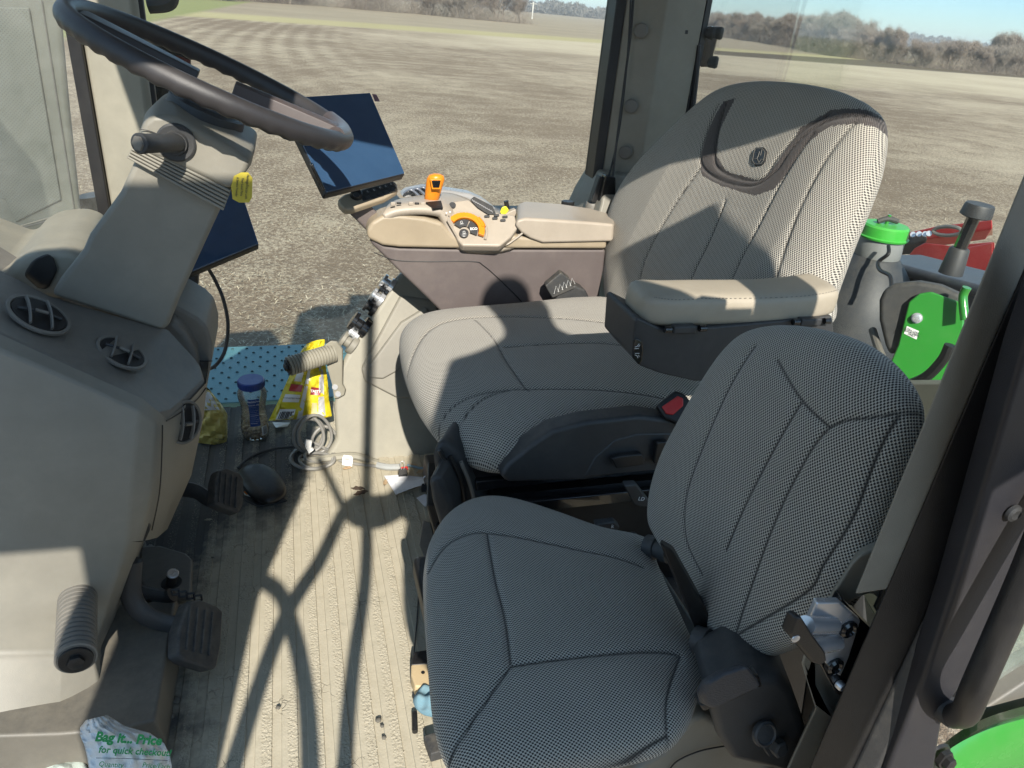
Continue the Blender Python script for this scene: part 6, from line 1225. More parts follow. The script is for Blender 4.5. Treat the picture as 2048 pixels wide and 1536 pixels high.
b1, F1_ = pouch('snack_bag', 'open yellow snack bag standing behind the beige foot peg', [((612, 690), (650, 680)), ((603, 700), (648, 700)), ((590, 730), (652, 735)), ((575, 760), (656, 770)), ((560, 795), (658, 800)), ((540, 836), (664, 832)), ((537, 842), (662, 834))], 1.985, 0.05, 0.03, FY, 3)
def onF(F, s, x, off=0.002):
    j = s * (len(F) - 1); i = min(int(j), len(F) - 2); f = j - i; k = x * (len(F[0]) - 1); kk = min(int(k), len(F[0]) - 2); g_ = k - kk
    p_ = F[i][kk].lerp(F[i][kk + 1], g_).lerp(F[i + 1][kk].lerp(F[i + 1][kk + 1], g_), f); return p_ + Vector((0, -off, off * 0.4))
def patch(F, s0, s1, x0, x1, m, name, parent, off=0.002, n=5):
    bm = BM(); add_loft(bm, [[onF(F, s, x, off) for x in np.linspace(x0, x1, n)] for s in np.linspace(s0, s1, n)], closed=False, cap=False); return obj(name, bm, m, parent, ang=180)
patch(F1_, 0.35, 0.96, 0.44, 0.52, FW, 'white_stripe', b1, n=9); patch(F1_, 0.30, 0.85, 0.78, 0.90, film('silver_film', (0.45, 0.45, 0.46), rough=0.18), 'silver_fold', b1, n=9)
bp_ = patch(F1_, 0.76, 0.93, 0.10, 0.38, MT['white'], 'barcode_patch', b1, 0.003)
for k in range(9): patch(F1_, 0.78, 0.90, 0.13 + 0.026 * k, 0.145 + 0.026 * k + (0.006 if k % 3 else 0), MT['dgreytext'], 'barcode', bp_, 0.0045, 2)
rdm = plastic('red_print', (0.42, 0.03, 0.03), 0.35, gs=0); patch(F1_, 0.53, 0.60, 0.12, 0.40, rdm, 'red_banner', b1, 0.003); patch(F1_, 0.44, 0.56, 0.02, 0.02, rdm, 'red_dot', b1) if False else None
patch(F1_, 0.40, 0.50, 0.16, 0.34, MT['white'], 'white_patch', b1, 0.003); patch(F1_, 0.63, 0.70, 0.08, 0.40, MT['white'], 'white_banner', b1, 0.003)
rb = patch(F1_, 0.54, 0.62, 0.60, 0.82, plastic('maroon_print', (0.25, 0.015, 0.02), 0.35, gs=0), 'word_box', b1, 0.0035)
def ftext(F, s_, s, x, z_, m, par, off=0.006, bold=0.0):
    c = onF(F, s, x, off); r = (onF(F, s, min(x + 0.1, 1)) - onF(F, s, max(x - 0.1, 0))); u = onF(F, max(s - 0.06, 0), x) - onF(F, min(s + 0.06, 1), x); text(s_, m, par, c, r, u, z_, thick=0.0003, bold=bold)
ftext(F1_, 'TASTY', 0.58, 0.71, 0.0105, MT['white'], rb, 0.008, 0.0003); ftext(F1_, 'GUARANTEED FRESH', 0.665, 0.24, 0.0058, MT['dgreytext'], b1, 0.009)
for k, cc_ in enumerate([(0.5, 0.03, 0.1), (0.03, 0.2, 0.45), (0.03, 0.35, 0.45), (0.05, 0.35, 0.1), (0.35, 0.35, 0.05)]): patch(F1_, 0.955, 0.975, 0.12 + 0.055 * k, 0.15 + 0.055 * k, plastic('dot%d' % k, cc_, 0.4, gs=0), 'print_dot', b1, 0.003, 2)
patch(F1_, 0.70, 0.86, 0.66, 0.76, plastic('cream_print', (0.75, 0.68, 0.35), 0.4, gs=0), 'printed_chip', b1, 0.003)
b2, F2_ = pouch('snack_bag', 'crumpled gold and white snack bag half hidden behind the dashboard console', [((395, 770), (420, 782)), ((385, 800), (438, 802)), ((380, 830), (455, 828)), ((380, 865), (455, 868)), ((388, 885), (452, 892))], 2.02, 0.03, 0.035, FG, 9)
patch(F2_, 0.05, 0.42, 0.1, 0.85, FW, 'white_print', b2, 0.002, 6); ftext(F2_, 'POWER', 0.86, 0.8, 0.0075, MT['dgreytext'], b2, 0.006)
flat_thing('paper_sheet', 'white wrapper scrap sticking out under the open yellow snack bag', 'wrapper', [(545, 845), (580, 846), (575, 853), (552, 856)], FW, 0.006, curl=0.004)

# thin plastic shopping bag at the bottom left, printed green
sb = thing('shopping_bag', 'crumpled translucent white produce bag with green printing at the bottom left', 'plastic bag', P(250, 1500, z=0.05))
mb_ = bpy.data.materials.new('thin_white_plastic'); mb_.use_nodes = True; t = mb_.node_tree; b = t.nodes['Principled BSDF']; b.inputs['Base Color'].default_value = (0.84, 0.83, 0.80, 1); b.inputs['Roughness'].default_value = 0.3; b.inputs['Alpha'].default_value = 0.94; b.inputs['Coat Weight'].default_value = 0.4
vec = coords(t); v = N(t, 'ShaderNodeTexVoronoi', feature='DISTANCE_TO_EDGE'); v.inputs['Scale'].default_value = 22; nn = N(t, 'ShaderNodeTexNoise'); nn.inputs['Scale'].default_value = 15; t.links.new(vec, nn.inputs['Vector']); t.links.new(nn.outputs['Color'], v.inputs['Vector']) if False else t.links.new(vec, v.inputs['Vector']); bump(t, b, math_n(t, 'ADD', v.outputs['Distance'], noise(t, vec, 30, 4, 0.6)), 0.9, 0.01)
rows = []; prof_b = [((172, 1440), (215, 1430)), ((160, 1455), (250, 1452)), ((160, 1470), (300, 1466)), ((168, 1488), (328, 1486)), ((174, 1512), (340, 1512)), ((178, 1540), (346, 1545)), ((180, 1600), (350, 1600))]
yb_ = [0.925, 0.915, 0.905, 0.895, 0.885, 0.875, 0.86]; rg = np.random.default_rng(5)
for j in range(25):
    s = j / 24 * 6; i = min(int(s), 5); f = s - i; l = Vector((*prof_b[i][0], 0)).lerp(Vector((*prof_b[i + 1][0], 0)), f); r = Vector((*prof_b[i][1], 0)).lerp(Vector((*prof_b[i + 1][1], 0)), f); y_ = yb_[i] * (1 - f) + yb_[i + 1] * f
    rows.append([P(*(l.lerp(r, k / 29).xy), y=y_ - 0.022 * math.sin(PI * k / 29) + 0.004 * math.sin(k * 0.9 + j * 0.7) * math.sin(j * 0.9 - k * 0.35) + 0.0008 * rg.normal()) for k in range(30)])
bm = BM(); add_loft(bm, rows, closed=False, cap=False); obj('bag', bm, mb_, sb, ang=60).modifiers.new('s', 'SOLIDIFY').thickness = 0.0006
grn = plastic('green_print', (0.02, 0.30, 0.07), 0.4, gs=0, dust=0)
def btext(s_, u, v, u2, v2, z_, m, bold=0.0, yy=0.868, sl=0.0):
    a = P(u, v, y=yy); b_ = P(u2, v2, y=yy); r = b_ - a; n = (Vector((0.25, -0.75, 0.65))).normalized(); up_ = n.cross(r.normalized()); text(s_, m, sb, (a + b_) / 2, r, up_, z_, bold=bold)
btext('Bag it... Price', 198, 1474, 318, 1482, 0.0185, grn, 0.0008); btext('for quick checkout!', 212, 1500, 330, 1506, 0.0135, grn, 0.0003, 0.862); btext('Quantity', 200, 1528, 245, 1531, 0.010, grn, 0, 0.853); btext('Price/Each', 285, 1530, 340, 1534, 0.010, grn, 0, 0.853)
obj('printed_line', tube([P(192, 1516, y=0.862), P(250, 1517, y=0.856), P(335, 1521, y=0.862)], 0.0005, seg=4), MT['dgreytext'], sb)
for i_, (qs, lab) in enumerate([([(22, 1510), (45, 1500), (88, 1505), (78, 1530), (72, 1560), (25, 1560)], 'crumpled pale green wrapper at the far bottom left corner'), ([(90, 1528), (130, 1522), (160, 1518), (172, 1545), (90, 1560)], 'crumpled pale green wrapper touching the shopping bag')]):
    t0 = thing('plastic_wrapper', lab, 'wrapper', P(*qs[0], z=0.03)); pad('film', [P(*q, z=0.03) for q in qs], (0, 0, 1), 0.012, 0.01, film('pale_green_film%d' % i_, (0.40, 0.45, 0.40), rough=0.3, wr=40), t0, p=2, NA=40, NR=8, up=(1, 0, 0), bulge=lambda X, Y: 0.006 * np.sin(X * 130) * np.cos(Y * 110))

# small things poking out from under the near seat
ck = thing('wood_block', 'small pale wooden block with a hole at the near seat front edge', 'wooden block', P(840, 1350, z=0.03))
obj('block', prism([P(*q, z=0.035) for q in [(822, 1328), (856, 1326), (880, 1340), (880, 1370), (855, 1374), (830, 1372), (822, 1350)]], (0, 0, -0.03)), plastic('pale_wood', (0.55, 0.42, 0.24), 0.6, dust=0.1), ck, bevel=0.004)
obj('dark_top', prism([P(*q, z=0.036) for q in [(826, 1303), (860, 1298), (880, 1300), (880, 1326), (822, 1330)]], (0, 0, -0.03)), MT['black'], ck, bevel=0.003)
obj('hole', lathe(P(846, 1345, z=0.0355), (0, 0, 1), [(0, 0.004), (0.0006, 0.004), (0.0006, 0)], 12), MT['black'], ck)
rag = thing('blue_rag', 'crumpled blue cloth rag beside the front of the near seat', 'rag', P(845, 1400, z=0.02))
pad('cloth', [P(*q, z=0.025) for q in [(826, 1400), (838, 1382), (855, 1374), (900, 1376), (900, 1432), (858, 1432), (835, 1420)]], (0, 0, 1), 0.02, 0.012, plastic('blue_cloth', (0.14, 0.26, 0.32), 0.9, grain=900, gs=0.4, dust=0.2), rag, p=2, NA=70, NR=16, up=(1, 0, 0), bulge=lambda X, Y: 0.009 * np.sin(X * 150 + Y * 60) * np.cos(Y * 120 - X * 40))
ba = thing('thin_rod', 'thin black rod lying on the sunlit mat along the near seat', 'rod', P(835, 1180, z=0.004)); obj('rod', tube([P(838, 1176, z=0.004), P(834, 1240, z=0.004), P(828, 1305, z=0.008)], 0.0016, seg=6), MT['char'], ba)
br = thing('tool_handle', 'short black tool handle and grey block below the blue rag', 'tool', P(830, 1440, z=0.01)); obj('handle', tube([P(829, 1425, z=0.01), P(830, 1452, z=0.01), P(830, 1464, z=0.01)], 0.0055, seg=12), MT['black'], br)
obj('grey_block', prism([P(*q, z=0.03) for q in [(848, 1470), (880, 1460), (900, 1475), (890, 1500), (862, 1508)]], (0, 0, -0.025)), MT['rubber'], br, bevel=0.003)
sp_ = thing('floor_bracket', 'dusty grey mat edge strip standing against the seat base', 'bracket', P(850, 1090, z=0.02)); obj('strip', hexa([P(*q, z=0.04) for q in [(846, 1040), (862, 1046), (875, 1105), (870, 1150), (850, 1120), (838, 1090)]], [P(*q, z=0.0) for q in [(846, 1040), (862, 1046), (875, 1105), (870, 1150), (850, 1120), (838, 1090)]]), MT['greyd'], sp_, bevel=0.003)
bx = thing('black_box', 'black plastic box at the foot of the driver seat base', 'box', P(880, 1050, z=0.05)); obj('shell', hexa([P(*q, y=1.22) for q in [(852, 1010), (900, 1008), (905, 1120), (872, 1085)]], [P(*q, y=1.22) + Vector((0.03, 0.16, 0)) for q in [(852, 1010), (900, 1008), (905, 1120), (872, 1085)]]), MT['black'], bx, bevel=0.005)
obj('screw_hole', lathe(P(877, 1048, y=1.218), (0, -1, 0), [(0, 0.005), (0.001, 0.005)], 14), MT['gloss'], bx)

# ------------------------------------------------------------------ outside: step plate, tank, implement, hood
sp = thing('step_plate', 'steel step plate coloured blue for the reflected sky, with rows of raised dimples outside the side window', 'step plate', P(560, 740, z=-0.02))
teal = plastic('step_steel', (0.11, 0.27, 0.31), 0.4, gs=0, dust=0.08, metal=0.3)  # bare steel; the sky's reflection is put into its base colour
obj('plate', box((-0.75, 2.29, -0.035), (0.34, 2.74, -0.012)), teal, sp, bevel=0.004)
bm = BM(); 
for i in range(21):
    for j in range(11):
        c = Vector((-0.72 + 0.052 * i + (0.026 if j % 2 else 0), 2.315 + 0.040 * j, -0.0125)); bmesh.ops.create_cone(bm, cap_ends=True, segments=8, radius1=0.006, radius2=0.003, depth=0.006, matrix=Matrix.Translation(c + Vector((0, 0, 0.002))) @ Matrix.Diagonal((1.1, 0.7, 1, 1)))
obj('dimples', bm, plastic('dimple_steel', (0.02, 0.07, 0.09), 0.4, gs=0, metal=0.3), sp)
# washer tank
tk = thing('fluid_tank', 'round-shouldered black fluid tank with a bright green screw cap behind the rear window', 'tank', (1.85, 1.84, 0.2))
tb = P(1765, 475, x=1.85); tb0 = Vector((tb.x, tb.y, tb.z)); tilt_ = Vector((0.0, 0.0, 1.0))
obj('tank_body', lathe(tb0 + Vector((0, 0, -0.60)), (0, 0, 1), [(0, 0.17), (0.02, 0.19), (0.22, 0.20), (0.34, 0.188), (0.43, 0.155), (0.50, 0.105), (0.535, 0.075), (0.54, 0.070)], 48), plastic('tank_plastic', (0.034, 0.038, 0.044), 0.52, gs=0.1, dust=0.12), tk, ang=60)
obj('tank_neck', lathe(tb0 + Vector((0, 0, -0.062)), (0, 0, 1), [(0, 0.070), (0.004, 0.072), (0.055, 0.070), (0.062, 0.068)], 40), plastic('neck_grey', (0.24, 0.25, 0.25), 0.4, gs=0, dust=0.1), tk)
obj('green_cap', lathe(tb0, (0, 0, 1), [(0, 0.077), (0.006, 0.079), (0.009, 0.074), (0.038, 0.072), (0.044, 0.066), (0.045, 0)], 48), plastic('cap_green', (0.05, 0.42, 0.05), 0.35, gs=0, dust=0.15), tk)
obj('cap_latch', tube([tb0 + Vector((-0.03, 0.01, 0.05)), tb0 + Vector((-0.005, 0, 0.062)), tb0 + Vector((0.03, -0.01, 0.056))], 0.009, seg=8), MT['rubber'], tk); obj('cap_latch', tube([tb0 + Vector((-0.002, 0, 0.045)), tb0 + Vector((0.0, 0, 0.075))], 0.006, n=1, seg=8), MT['green'], tk)
obj('strap', tube([P(1777, 492, x=1.79), P(1776, 508, x=1.77), P(1757, 524, x=1.76), P(1760, 540, x=1.74), P(1780, 552, x=1.72), P(1783, 575, x=1.70)], 0.006, seg=8), MT['black'], tk)
# hitch housings: black moulded cover and the green side plate with bolt and label
hc = thing('hitch_housing', 'green painted hitch side plate with black moulded cover, beside the tank', 'hitch housing', P(1850, 680, x=1.45))
nG = Vector((-0.75, -0.62, 0.22)).normalized(); pG = P(1850, 680, x=1.48)
def G(u, v, o_=0.0): return PP(u, v, pG + nG * o_, nG)
obj('moulded_cover', prism([G(*q, -0.01) for q in [(1758, 600), (1768, 578), (1790, 566), (1835, 562), (1880, 570), (1925, 590), (1925, 620), (1850, 640), (1800, 700), (1780, 712), (1770, 690), (1758, 640)]], -nG * 0.14), MT['rubber'], hc, bevel=0.012, seg=4)
gp = obj('green_plate', prism([G(*q, 0.01) for q in [(1817, 604), (1838, 587), (1862, 583), (1925, 606), (1930, 622), (1925, 700), (1915, 820), (1762, 820), (1772, 745), (1796, 690)]], -nG * 0.05), MT['green'], hc, bevel=0.005, seg=3)
obj('bolt', lathe(G(1834, 636, 0.01), nG, [(0, 0.013), (0.004, 0.013), (0.004, 0.010), (0.012, 0.010), (0.013, 0.007), (0.013, 0)], 18), MT['steel'], hc)
lbq = obj('caution_label', prism([G(*q, 0.0105) for q in [(1814, 652), (1838, 662), (1833, 679), (1808, 667)]], nG * 0.001), MT['white'], hc)
rr_ = (G(1836, 670) - G(1812, 660)).normalized(); uu_ = nG.cross(rr_); uu_ = uu_ if uu_.z > 0 else -uu_
for k, s_ in enumerate(('ULTRA LOW', 'SULFUR DIESEL', 'ONLY')): text(s_, MT['dgreytext'], lbq, G(1823, 661.5 + 4.5 * k, 0.0125), rr_, uu_, 0.0065, thick=0.0002)
obj('green_pipe', tube([P(1934, 575, x=1.5), P(1926, 595, x=1.5), P(1930, 640, x=1.5)], 0.010, seg=12), MT['green'], hc)
obj('dark_hose', tube([P(1800, 775, x=1.40), P(1850, 755, x=1.40), P(1885, 720, x=1.40), P(1900, 690, x=1.40)], 0.012, seg=10), MT['black'], hc)
obj('dark_hose', tube([P(1745, 660, x=1.45), P(1758, 700, x=1.42), P(1772, 730, x=1.40)], 0.010, seg=10), MT['greyd'], hc)
obj('sill_plate', prism([P(*q, x=1.33) for q in [(1798, 768), (1960, 768), (1960, 830), (1820, 860), (1810, 800)]], (0.02, 0.02, 0)), MT['beige'], hc, bevel=0.003)
rd = thing('rear_deck', 'wide black moulded rear deck behind the seat, under the tank', 'deck', (2.1, 1.9, 0.4))
obj('deck_shell', hexa([P(*q, x=2.0) for q in [(1640, 525), (1675, 512), (1700, 510), (1990, 590), (2000, 660), (1640, 720)]], [P(*q, x=2.0) + Vector((0.35, 0, 0)) for q in [(1640, 525), (1675, 512), (1700, 510), (1990, 590), (2000, 660), (1640, 720)]]), plastic('deck_plastic', (0.028, 0.033, 0.045), 0.4, gs=0.1, dust=0.12), rd, bevel=0.02, seg=4)
obj('deck_rim', tube([P(1690, 508, x=1.99), P(1800, 538, x=1.99), P(1900, 566, x=1.99), P(1990, 590, x=1.99)], 0.02, seg=12), plastic('deck_rim', (0.035, 0.04, 0.05), 0.35, gs=0), rd)
obj('deck_floor', box((1.30, 0.9, 0.0), (2.3, 2.35, 0.12)), MT['rubber'], rd, bevel=0.01)
bt = thing('breather_cap', 'black breather post with a wide flat cap on the rear deck', 'breather', P(1915, 530, x=1.9))
q0 = P(1908, 528, x=1.9); q1_ = P(1925, 470, x=1.9); ax_ = Vector((0.0, 0, 1)); hgt = (q1_ - q0).length
obj('socket', lathe(q0 - ax_ * 0.03, ax_, [(0, 0.034), (0.075, 0.028), (0.08, 0.024), (0.08, 0)], 28), MT['char'], bt)
obj('stem', lathe(q0 + ax_ * 0.05, (0.02, -0.05, 1), [(0, 0.018), (0.10, 0.018), (0.10, 0)], 8), MT['gloss'], bt)
obj('cap', lathe(q0 + ax_ * 0.145 + Vector((0.003, -0.007, 0)), (0.02, -0.05, 1), [(0, 0.035), (0.004, 0.043), (0.032, 0.040), (0.038, 0.037), (0.038, 0)], 36), MT['char'], bt)
im = thing('red_implement', 'red painted farm implement hitched behind the tractor, beyond the rear deck', 'implement', P(1890, 490, x=4.2))
def R_(u, v, x=4.2): return P(u, v, x=x)
obj('frame_beam', hexa([R_(*q) for q in [(1810, 466), (1870, 452), (1985, 438), (1985, 458), (1870, 476), (1812, 486)]], [R_(*q) + Vector((0.1, 0.1, -0.1)) for q in [(1810, 466), (1870, 452), (1985, 438), (1985, 458), (1870, 476), (1812, 486)]]), MT['red'], im, bevel=0.01)
obj('frame_beam', hexa([R_(*q, 4.0) for q in [(1828, 496), (1850, 484), (1900, 490), (1990, 482), (1990, 530), (1900, 530), (1835, 520)]], [R_(*q, 4.0) + Vector((0.1, 0.15, -0.15)) for q in [(1828, 496), (1850, 484), (1900, 490), (1990, 482), (1990, 530), (1900, 530), (1835, 520)]]), MT['red'], im, bevel=0.01)
obj('gusset', prism([R_(*q, 3.9) for q in [(1905, 520), (1935, 495), (1985, 485), (1985, 545), (1925, 540)]], (0.05, 0.05, -0.02)), MT['red'], im, bevel=0.005)
obj('hose_guard', hexa([R_(*q, 4.05) for q in [(1805, 470), (1850, 464), (1856, 478), (1830, 486), (1808, 488)]], [R_(*q, 4.05) + Vector((0.05, 0.05, -0.1)) for q in [(1805, 470), (1850, 464), (1856, 478), (1830, 486), (1808, 488)]]), MT['rubber'], im, bevel=0.01)
for (u, v) in [(1826, 470), (1838, 469), (1850, 469), (1858, 468), (1942, 530)]: obj('bolt_head', lathe(R_(u, v, 4.0), (-0.7, -0.6, 0.4), [(0, 0.018), (0.02, 0.018), (0.02, 0)], 10), MT['steel'], im)
bm = BM(); add_tube(bm, crom([R_(1895 + 28 * math.cos(q), 462 + 9 * math.sin(q), 4.0) for q in np.linspace(0, 2 * PI, 9)[:-1]], 5, True), 0.012, seg=8, closed=True); obj('hydraulic_hose', bm, MT['greyd'], im)
obj('orange_sign', prism([R_(*q, 4.6) for q in [(1945, 455), (1985, 448), (1985, 470), (1942, 478)]], (0.02, 0.02, 0)), plastic('faded_orange', (0.6, 0.28, 0.16), 0.6, gs=0), im)

# what shows through the windscreen: perforated exhaust shield, duct and green hood edge
ex = thing('exhaust_shield', 'grey-green perforated exhaust shield standing outside the windscreen at the far left', 'exhaust shield', (-1.1, 2.5, 0.3))
def mesh_mat():
    m, t, b = newmat('perforated_metal'); vec = coords(t); mp = N(t, 'ShaderNodeMapping'); mp.inputs['Rotation'].default_value = (0, 0.785, 0); t.links.new(vec, mp.inputs['Vector'])
    v = N(t, 'ShaderNodeTexVoronoi'); v.inputs['Scale'].default_value = 150; v.inputs['Randomness'].default_value = 0.0; t.links.new(mp.outputs[0], v.inputs['Vector'])
    t.links.new(mixc(t, ramp(t, v.outputs['Distance'], [(0.30, 0.0), (0.42, 1.0)]), (0.10, 0.11, 0.098), (0.20, 0.205, 0.178)), b.inputs['Base Color']); b.inputs['Roughness'].default_value = 0.55; b.inputs['Metallic'].default_value = 0.2
    return m
ey = 2.45
obj('shield_panel', hexa([P(*q, y=ey) for q in [(-200, -80), (115, -80), (140, 200), (165, 440), (20, 478), (-200, 530)]], [P(*q, y=ey) + Vector((-0.10, 0.3, 0)) for q in [(-200, -80), (115, -80), (140, 200), (165, 440), (20, 478), (-200, 530)]]), plastic('shield_grey', (0.20, 0.20, 0.172), 0.5, gs=0, dust=0.1), ex, bevel=0.02, seg=4)
obj('perforated_sheet', prism([P(*q, y=ey - 0.008) for q in [(-200, 12), (58, 15), (122, 400), (30, 445), (10, 400), (-200, 300)]], (0, 0.006, 0)), mesh_mat(), ex, bevel=0.004)
for a, b_ in (((83, 0), (150, 430)), ((30, 455), (160, 418)), ((15, 462), (158, 426))): obj('pressed_edge', tube([P(*a, y=ey - 0.004), P(*b_, y=ey - 0.004)], 0.0022, n=1, seg=6), MT['tanlight'] if b_[1] < 420 else MT['greyd'], ex)
obj('air_duct', tube([P(182, 390, y=2.6), P(190, 415, y=2.6), P(186, 440, y=2.6), P(120, 480, y=2.6)], 0.045, seg=16), MT['black'], ex)
ho = thing('tractor_hood', 'green painted hood edge seen low through the windscreen at the left', 'hood', (-1.0, 2.2, 0.0))
obj('hood_skin', hexa([P(*q, y=2.35) for q in [(20, 520), (60, 492), (130, 470), (200, 445), (212, 480), (150, 560), (40, 600)]], [P(*q, y=2.35) + Vector((-0.05, 0.3, -0.3)) for q in [(20, 520), (60, 492), (130, 470), (200, 445), (212, 480), (150, 560), (40, 600)]]), MT['green'], ho, bevel=0.012, seg=3)
obj('vent_grille', hexa([P(*q, y=2.33) for q in [(128, 500), (160, 480), (175, 482), (170, 500), (150, 520), (128, 520)]], [P(*q, y=2.36) for q in [(128, 500), (160, 480), (175, 482), (170, 500), (150, 520), (128, 520)]]), MT['tanlight'], ho, bevel=0.005)

# ------------------------------------------------------------------ unseen shade casters added behind the lens, and the photographer: they throw the shadows inside
TY = math.tan(math.radians(SUN_EL)) / math.cos(math.radians(SUN_AZ)); TX = math.tan(math.radians(SUN_AZ))
def up_sun(x, z, y0, y1):
    "a spot (x, y0, z) carried up the sunbeam to the plane y1"
    return Vector((x - (y0 - y1) * TX, y1, z + (y0 - y1) * TY))
dp = thing('left_shade_panel', 'unseen beige panel added left of the boarding step to shade the dashboard and floor', 'shade panel', (-0.3, -0.1, 0))
yq = -0.09
obj('shade_slab', prism([up_sun(x, z, 0.4, yq) for x, z in [(-0.45, -0.2), (-0.24, -0.2), (-0.24, 0.4), (-0.225, 0.75), (-0.15, 1.07), (-0.15, 1.674), (-0.45, 1.674)]], (0, -0.06, 0)), MT['beige'], dp, bevel=0.01)  # unseen slab added to shade the dashboard and floor, outlined from their shadow edges
mm = thing('upper_shade_panel', 'unseen black panel added beside the beige one to shade the dashboard', 'mirror', (-0.6, -0.2, 1.2))
obj('mirror_head', prism([up_sun(x, z, 0.4, -0.2) for x, z in [(-0.78, 0.96), (-0.395, 0.945), (-0.395, 1.62), (-0.60, 1.60), (-0.78, 1.50)]], (0, -0.07, 0)), MT['black'], mm, bevel=0.02)  # added panel, shaped to keep sun off the dashboard and column
dr = thing('entry_rails', 'unseen black tubular hand rails shaped to cast the strip shadows on the floor', 'hand rail', (-0.1, -0.25, 0.5))
yr = -0.25  # unseen tubes, bent and placed to throw the shadow strips on the mat
obj('upright_rail', tube([up_sun(x, z, 0.4, yr) for x, z in [(-0.012, -0.6), (-0.012, 0.353), (0.022, 0.734), (0.022, 1.08), (0.036, 1.69)]], 0.0155, seg=12), MT['black'], dr)
obj('curved_rail', tube([up_sun(x, z, 0.4, yr) for x, z in [(-0.30, -0.2), (-0.21, 0.385), (-0.157, 0.64), (-0.09, 0.78), (-0.036, 0.923), (0.02, 0.97)]], 0.0175, seg=12), MT['black'], dr)
obj('curved_rail', tube([up_sun(x, z, 0.4, yr) for x, z in [(-0.03, -0.2), (-0.077, 0.393), (-0.149, 0.654), (-0.205, 0.735), (-0.27, 0.76)]], 0.0175, seg=12), MT['black'], dr)
obj('stay', tube([up_sun(x, z, 0.4, yr) for x, z in [(-0.12, 1.12), (-0.091, 1.053), (-0.036, 0.923), (-0.01, 0.88)]], 0.011, seg=12), MT['black'], dr)
pl = thing('boarding_step', 'dark steel boarding step outside the cab door', 'step', (0.3, -0.15, 0.25)); obj('tread', box((0.0, -0.45, 0.27), (0.9, 0.02, 0.30)), MT['char'], pl, bevel=0.004)
# the photographer
def skin(name, chains, m, parent, sub=2):
    me = bpy.data.meshes.new(name); V = []; E_ = []; Rr = []; idx = {}
    for ch in chains:
        prev = None
        for (p_, r_) in ch:
            k = tuple(round(q, 4) for q in p_)
            if k not in idx: idx[k] = len(V); V.append(p_); Rr.append(r_)
            if prev is not None: E_.append((prev, idx[k]))
            prev = idx[k]
    me.from_pydata(V, E_, []); o_ = bpy.data.objects.new(name, me); me.skin_vertices.new() if False else None
    md = o_.modifiers.new('skin', 'SKIN'); 
    if not me.skin_vertices: bpy.context.view_layer.update()
    COL.objects.link(o_); bpy.context.view_layer.update()
    sv = me.skin_vertices[0].data if me.skin_vertices else None
    if sv is None: 
        bpy.context.view_layer.objects.active = o_; sv = me.skin_vertices[0].data
    for i, r_ in enumerate(Rr): sv[i].radius = (r_ if isinstance(r_, tuple) else (r_, r_))
    sv[0].use_root = True
    s2 = o_.modifiers.new('sub', 'SUBSURF'); s2.levels = sub; s2.render_levels = sub
    if m: me.materials.append(m)
    if parent: o_.parent = parent; o_.matrix_parent_inverse = Matrix.Translation(-parent.location)
    return o_
px0, py0 = 0.36, -0.17
ph = thing('person', 'person in dark jacket standing on the boarding step, holding up a phone', 'person', (px0, py0, 0.30))
jk = plastic('jacket_cloth', (0.03, 0.04, 0.06), 0.8, grain=600, gs=0.3); jn_ = plastic('denim', (0.04, 0.06, 0.10), 0.8, grain=700, gs=0.3); skn = plastic('skin_tone', (0.45, 0.27, 0.19), 0.5, gs=0, dust=0)
Z0 = 0.30
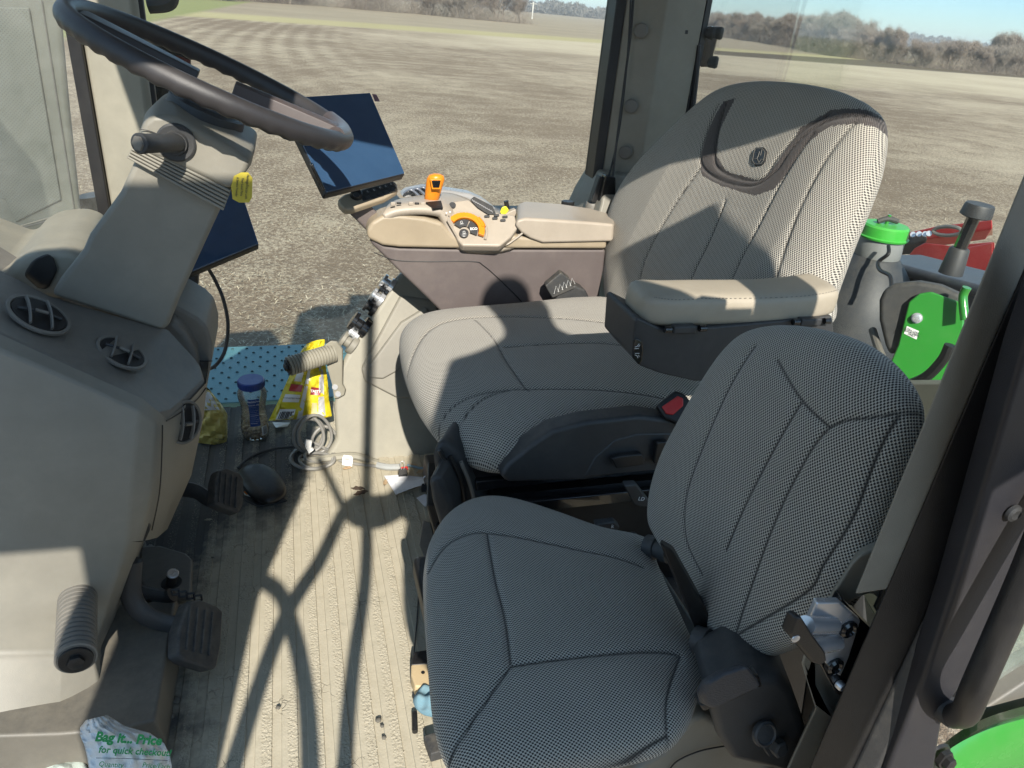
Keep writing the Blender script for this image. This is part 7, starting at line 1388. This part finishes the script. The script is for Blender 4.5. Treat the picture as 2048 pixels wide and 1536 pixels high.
body_o = skin('body', [
    [((px0 - 0.20, py0, Z0 + 0.62), 0.125), ((px0 - 0.19, py0, Z0 + 0.80), 0.135), ((px0 - 0.17, py0, Z0 + 1.0), 0.14), ((px0 - 0.06, py0, Z0 + 1.2), 0.13), ((px0, py0 - 0.01, Z0 + 1.40), 0.13)],  # side bulk added to the torso to shade the near seat
    [((px0, py0, Z0 + 0.92), 0.135), ((px0, py0, Z0 + 1.08), 0.14), ((px0, py0, Z0 + 1.25), 0.15), ((px0, py0 - 0.01, Z0 + 1.40), 0.13), ((px0, py0, Z0 + 1.50), 0.06), ((px0, py0 + 0.01, Z0 + 1.60), 0.075), ((px0, py0 + 0.015, Z0 + 1.70), 0.095), ((px0, py0 + 0.01, Z0 + 1.78), 0.06)],
    [((px0, py0 - 0.01, Z0 + 1.40), 0.13), ((px0 + 0.17, py0 - 0.01, Z0 + 1.40), 0.07), ((px0 + 0.24, py0 - 0.03, Z0 + 1.18), 0.052), ((px0 + 0.05, py0 + 0.04, Z0 + 0.98), 0.042), ((0.10, -0.04, 1.21), 0.030), ((0.075, -0.03, 1.235), 0.022)],
    [((px0, py0 - 0.01, Z0 + 1.40), 0.13), ((px0 - 0.17, py0 - 0.01, Z0 + 1.38), 0.07), ((px0 - 0.25, py0 - 0.04, Z0 + 1.14), 0.050), ((px0 - 0.36, py0 + 0.05, Z0 + 0.98), 0.036), ((-0.055, -0.035, 1.22), 0.028), ((-0.06, -0.025, 1.24), 0.02)],
    [((px0, py0, Z0 + 0.92), 0.135), ((px0, py0, Z0 + 0.74), 0.15), ((px0, py0, Z0 + 0.55), 0.15), ((px0, py0, Z0 + 0.42), 0.12)],  # added between the legs to close a sunlit gap on the seat
    [((px0, py0, Z0 + 0.92), 0.135), ((px0 + 0.10, py0, Z0 + 0.82), 0.095), ((px0 + 0.11, py0, Z0 + 0.48), 0.062), ((px0 + 0.11, py0 - 0.02, Z0 + 0.09), 0.045), ((px0 + 0.11, py0 + 0.12, Z0 + 0.04), 0.038)],
    [((px0, py0, Z0 + 0.92), 0.135), ((px0 - 0.10, py0, Z0 + 0.82), 0.095), ((px0 - 0.11, py0, Z0 + 0.48), 0.062), ((px0 - 0.11, py0 - 0.02, Z0 + 0.09), 0.045), ((px0 - 0.11, py0 + 0.12, Z0 + 0.04), 0.038)]], jk, ph)
pn_ = thing('phone', 'black phone held up by the person at the door', 'phone', (0, -0.008, 1.25)); obj('phone_body', box((-0.075, -0.034, 1.214), (0.075, -0.026, 1.288)), MT['gloss'], pn_, bevel=0.003)

# air between the cab and the far trees
hz_m = bpy.data.materials.new('haze_air'); hz_m.use_nodes = True; t = hz_m.node_tree; t.nodes.clear(); _o = N(t, 'ShaderNodeOutputMaterial'); _v = N(t, 'ShaderNodeVolumePrincipled'); _v.inputs['Density'].default_value = 0.00045; _v.inputs['Color'].default_value = (0.80, 0.88, 1.0, 1); t.links.new(_v.outputs[0], _o.inputs['Volume'])
o = obj('haze', box((-3100, -3100, GZ - 1.0), (3100, 3100, 24.0)), hz_m); o['kind'] = 'stuff'
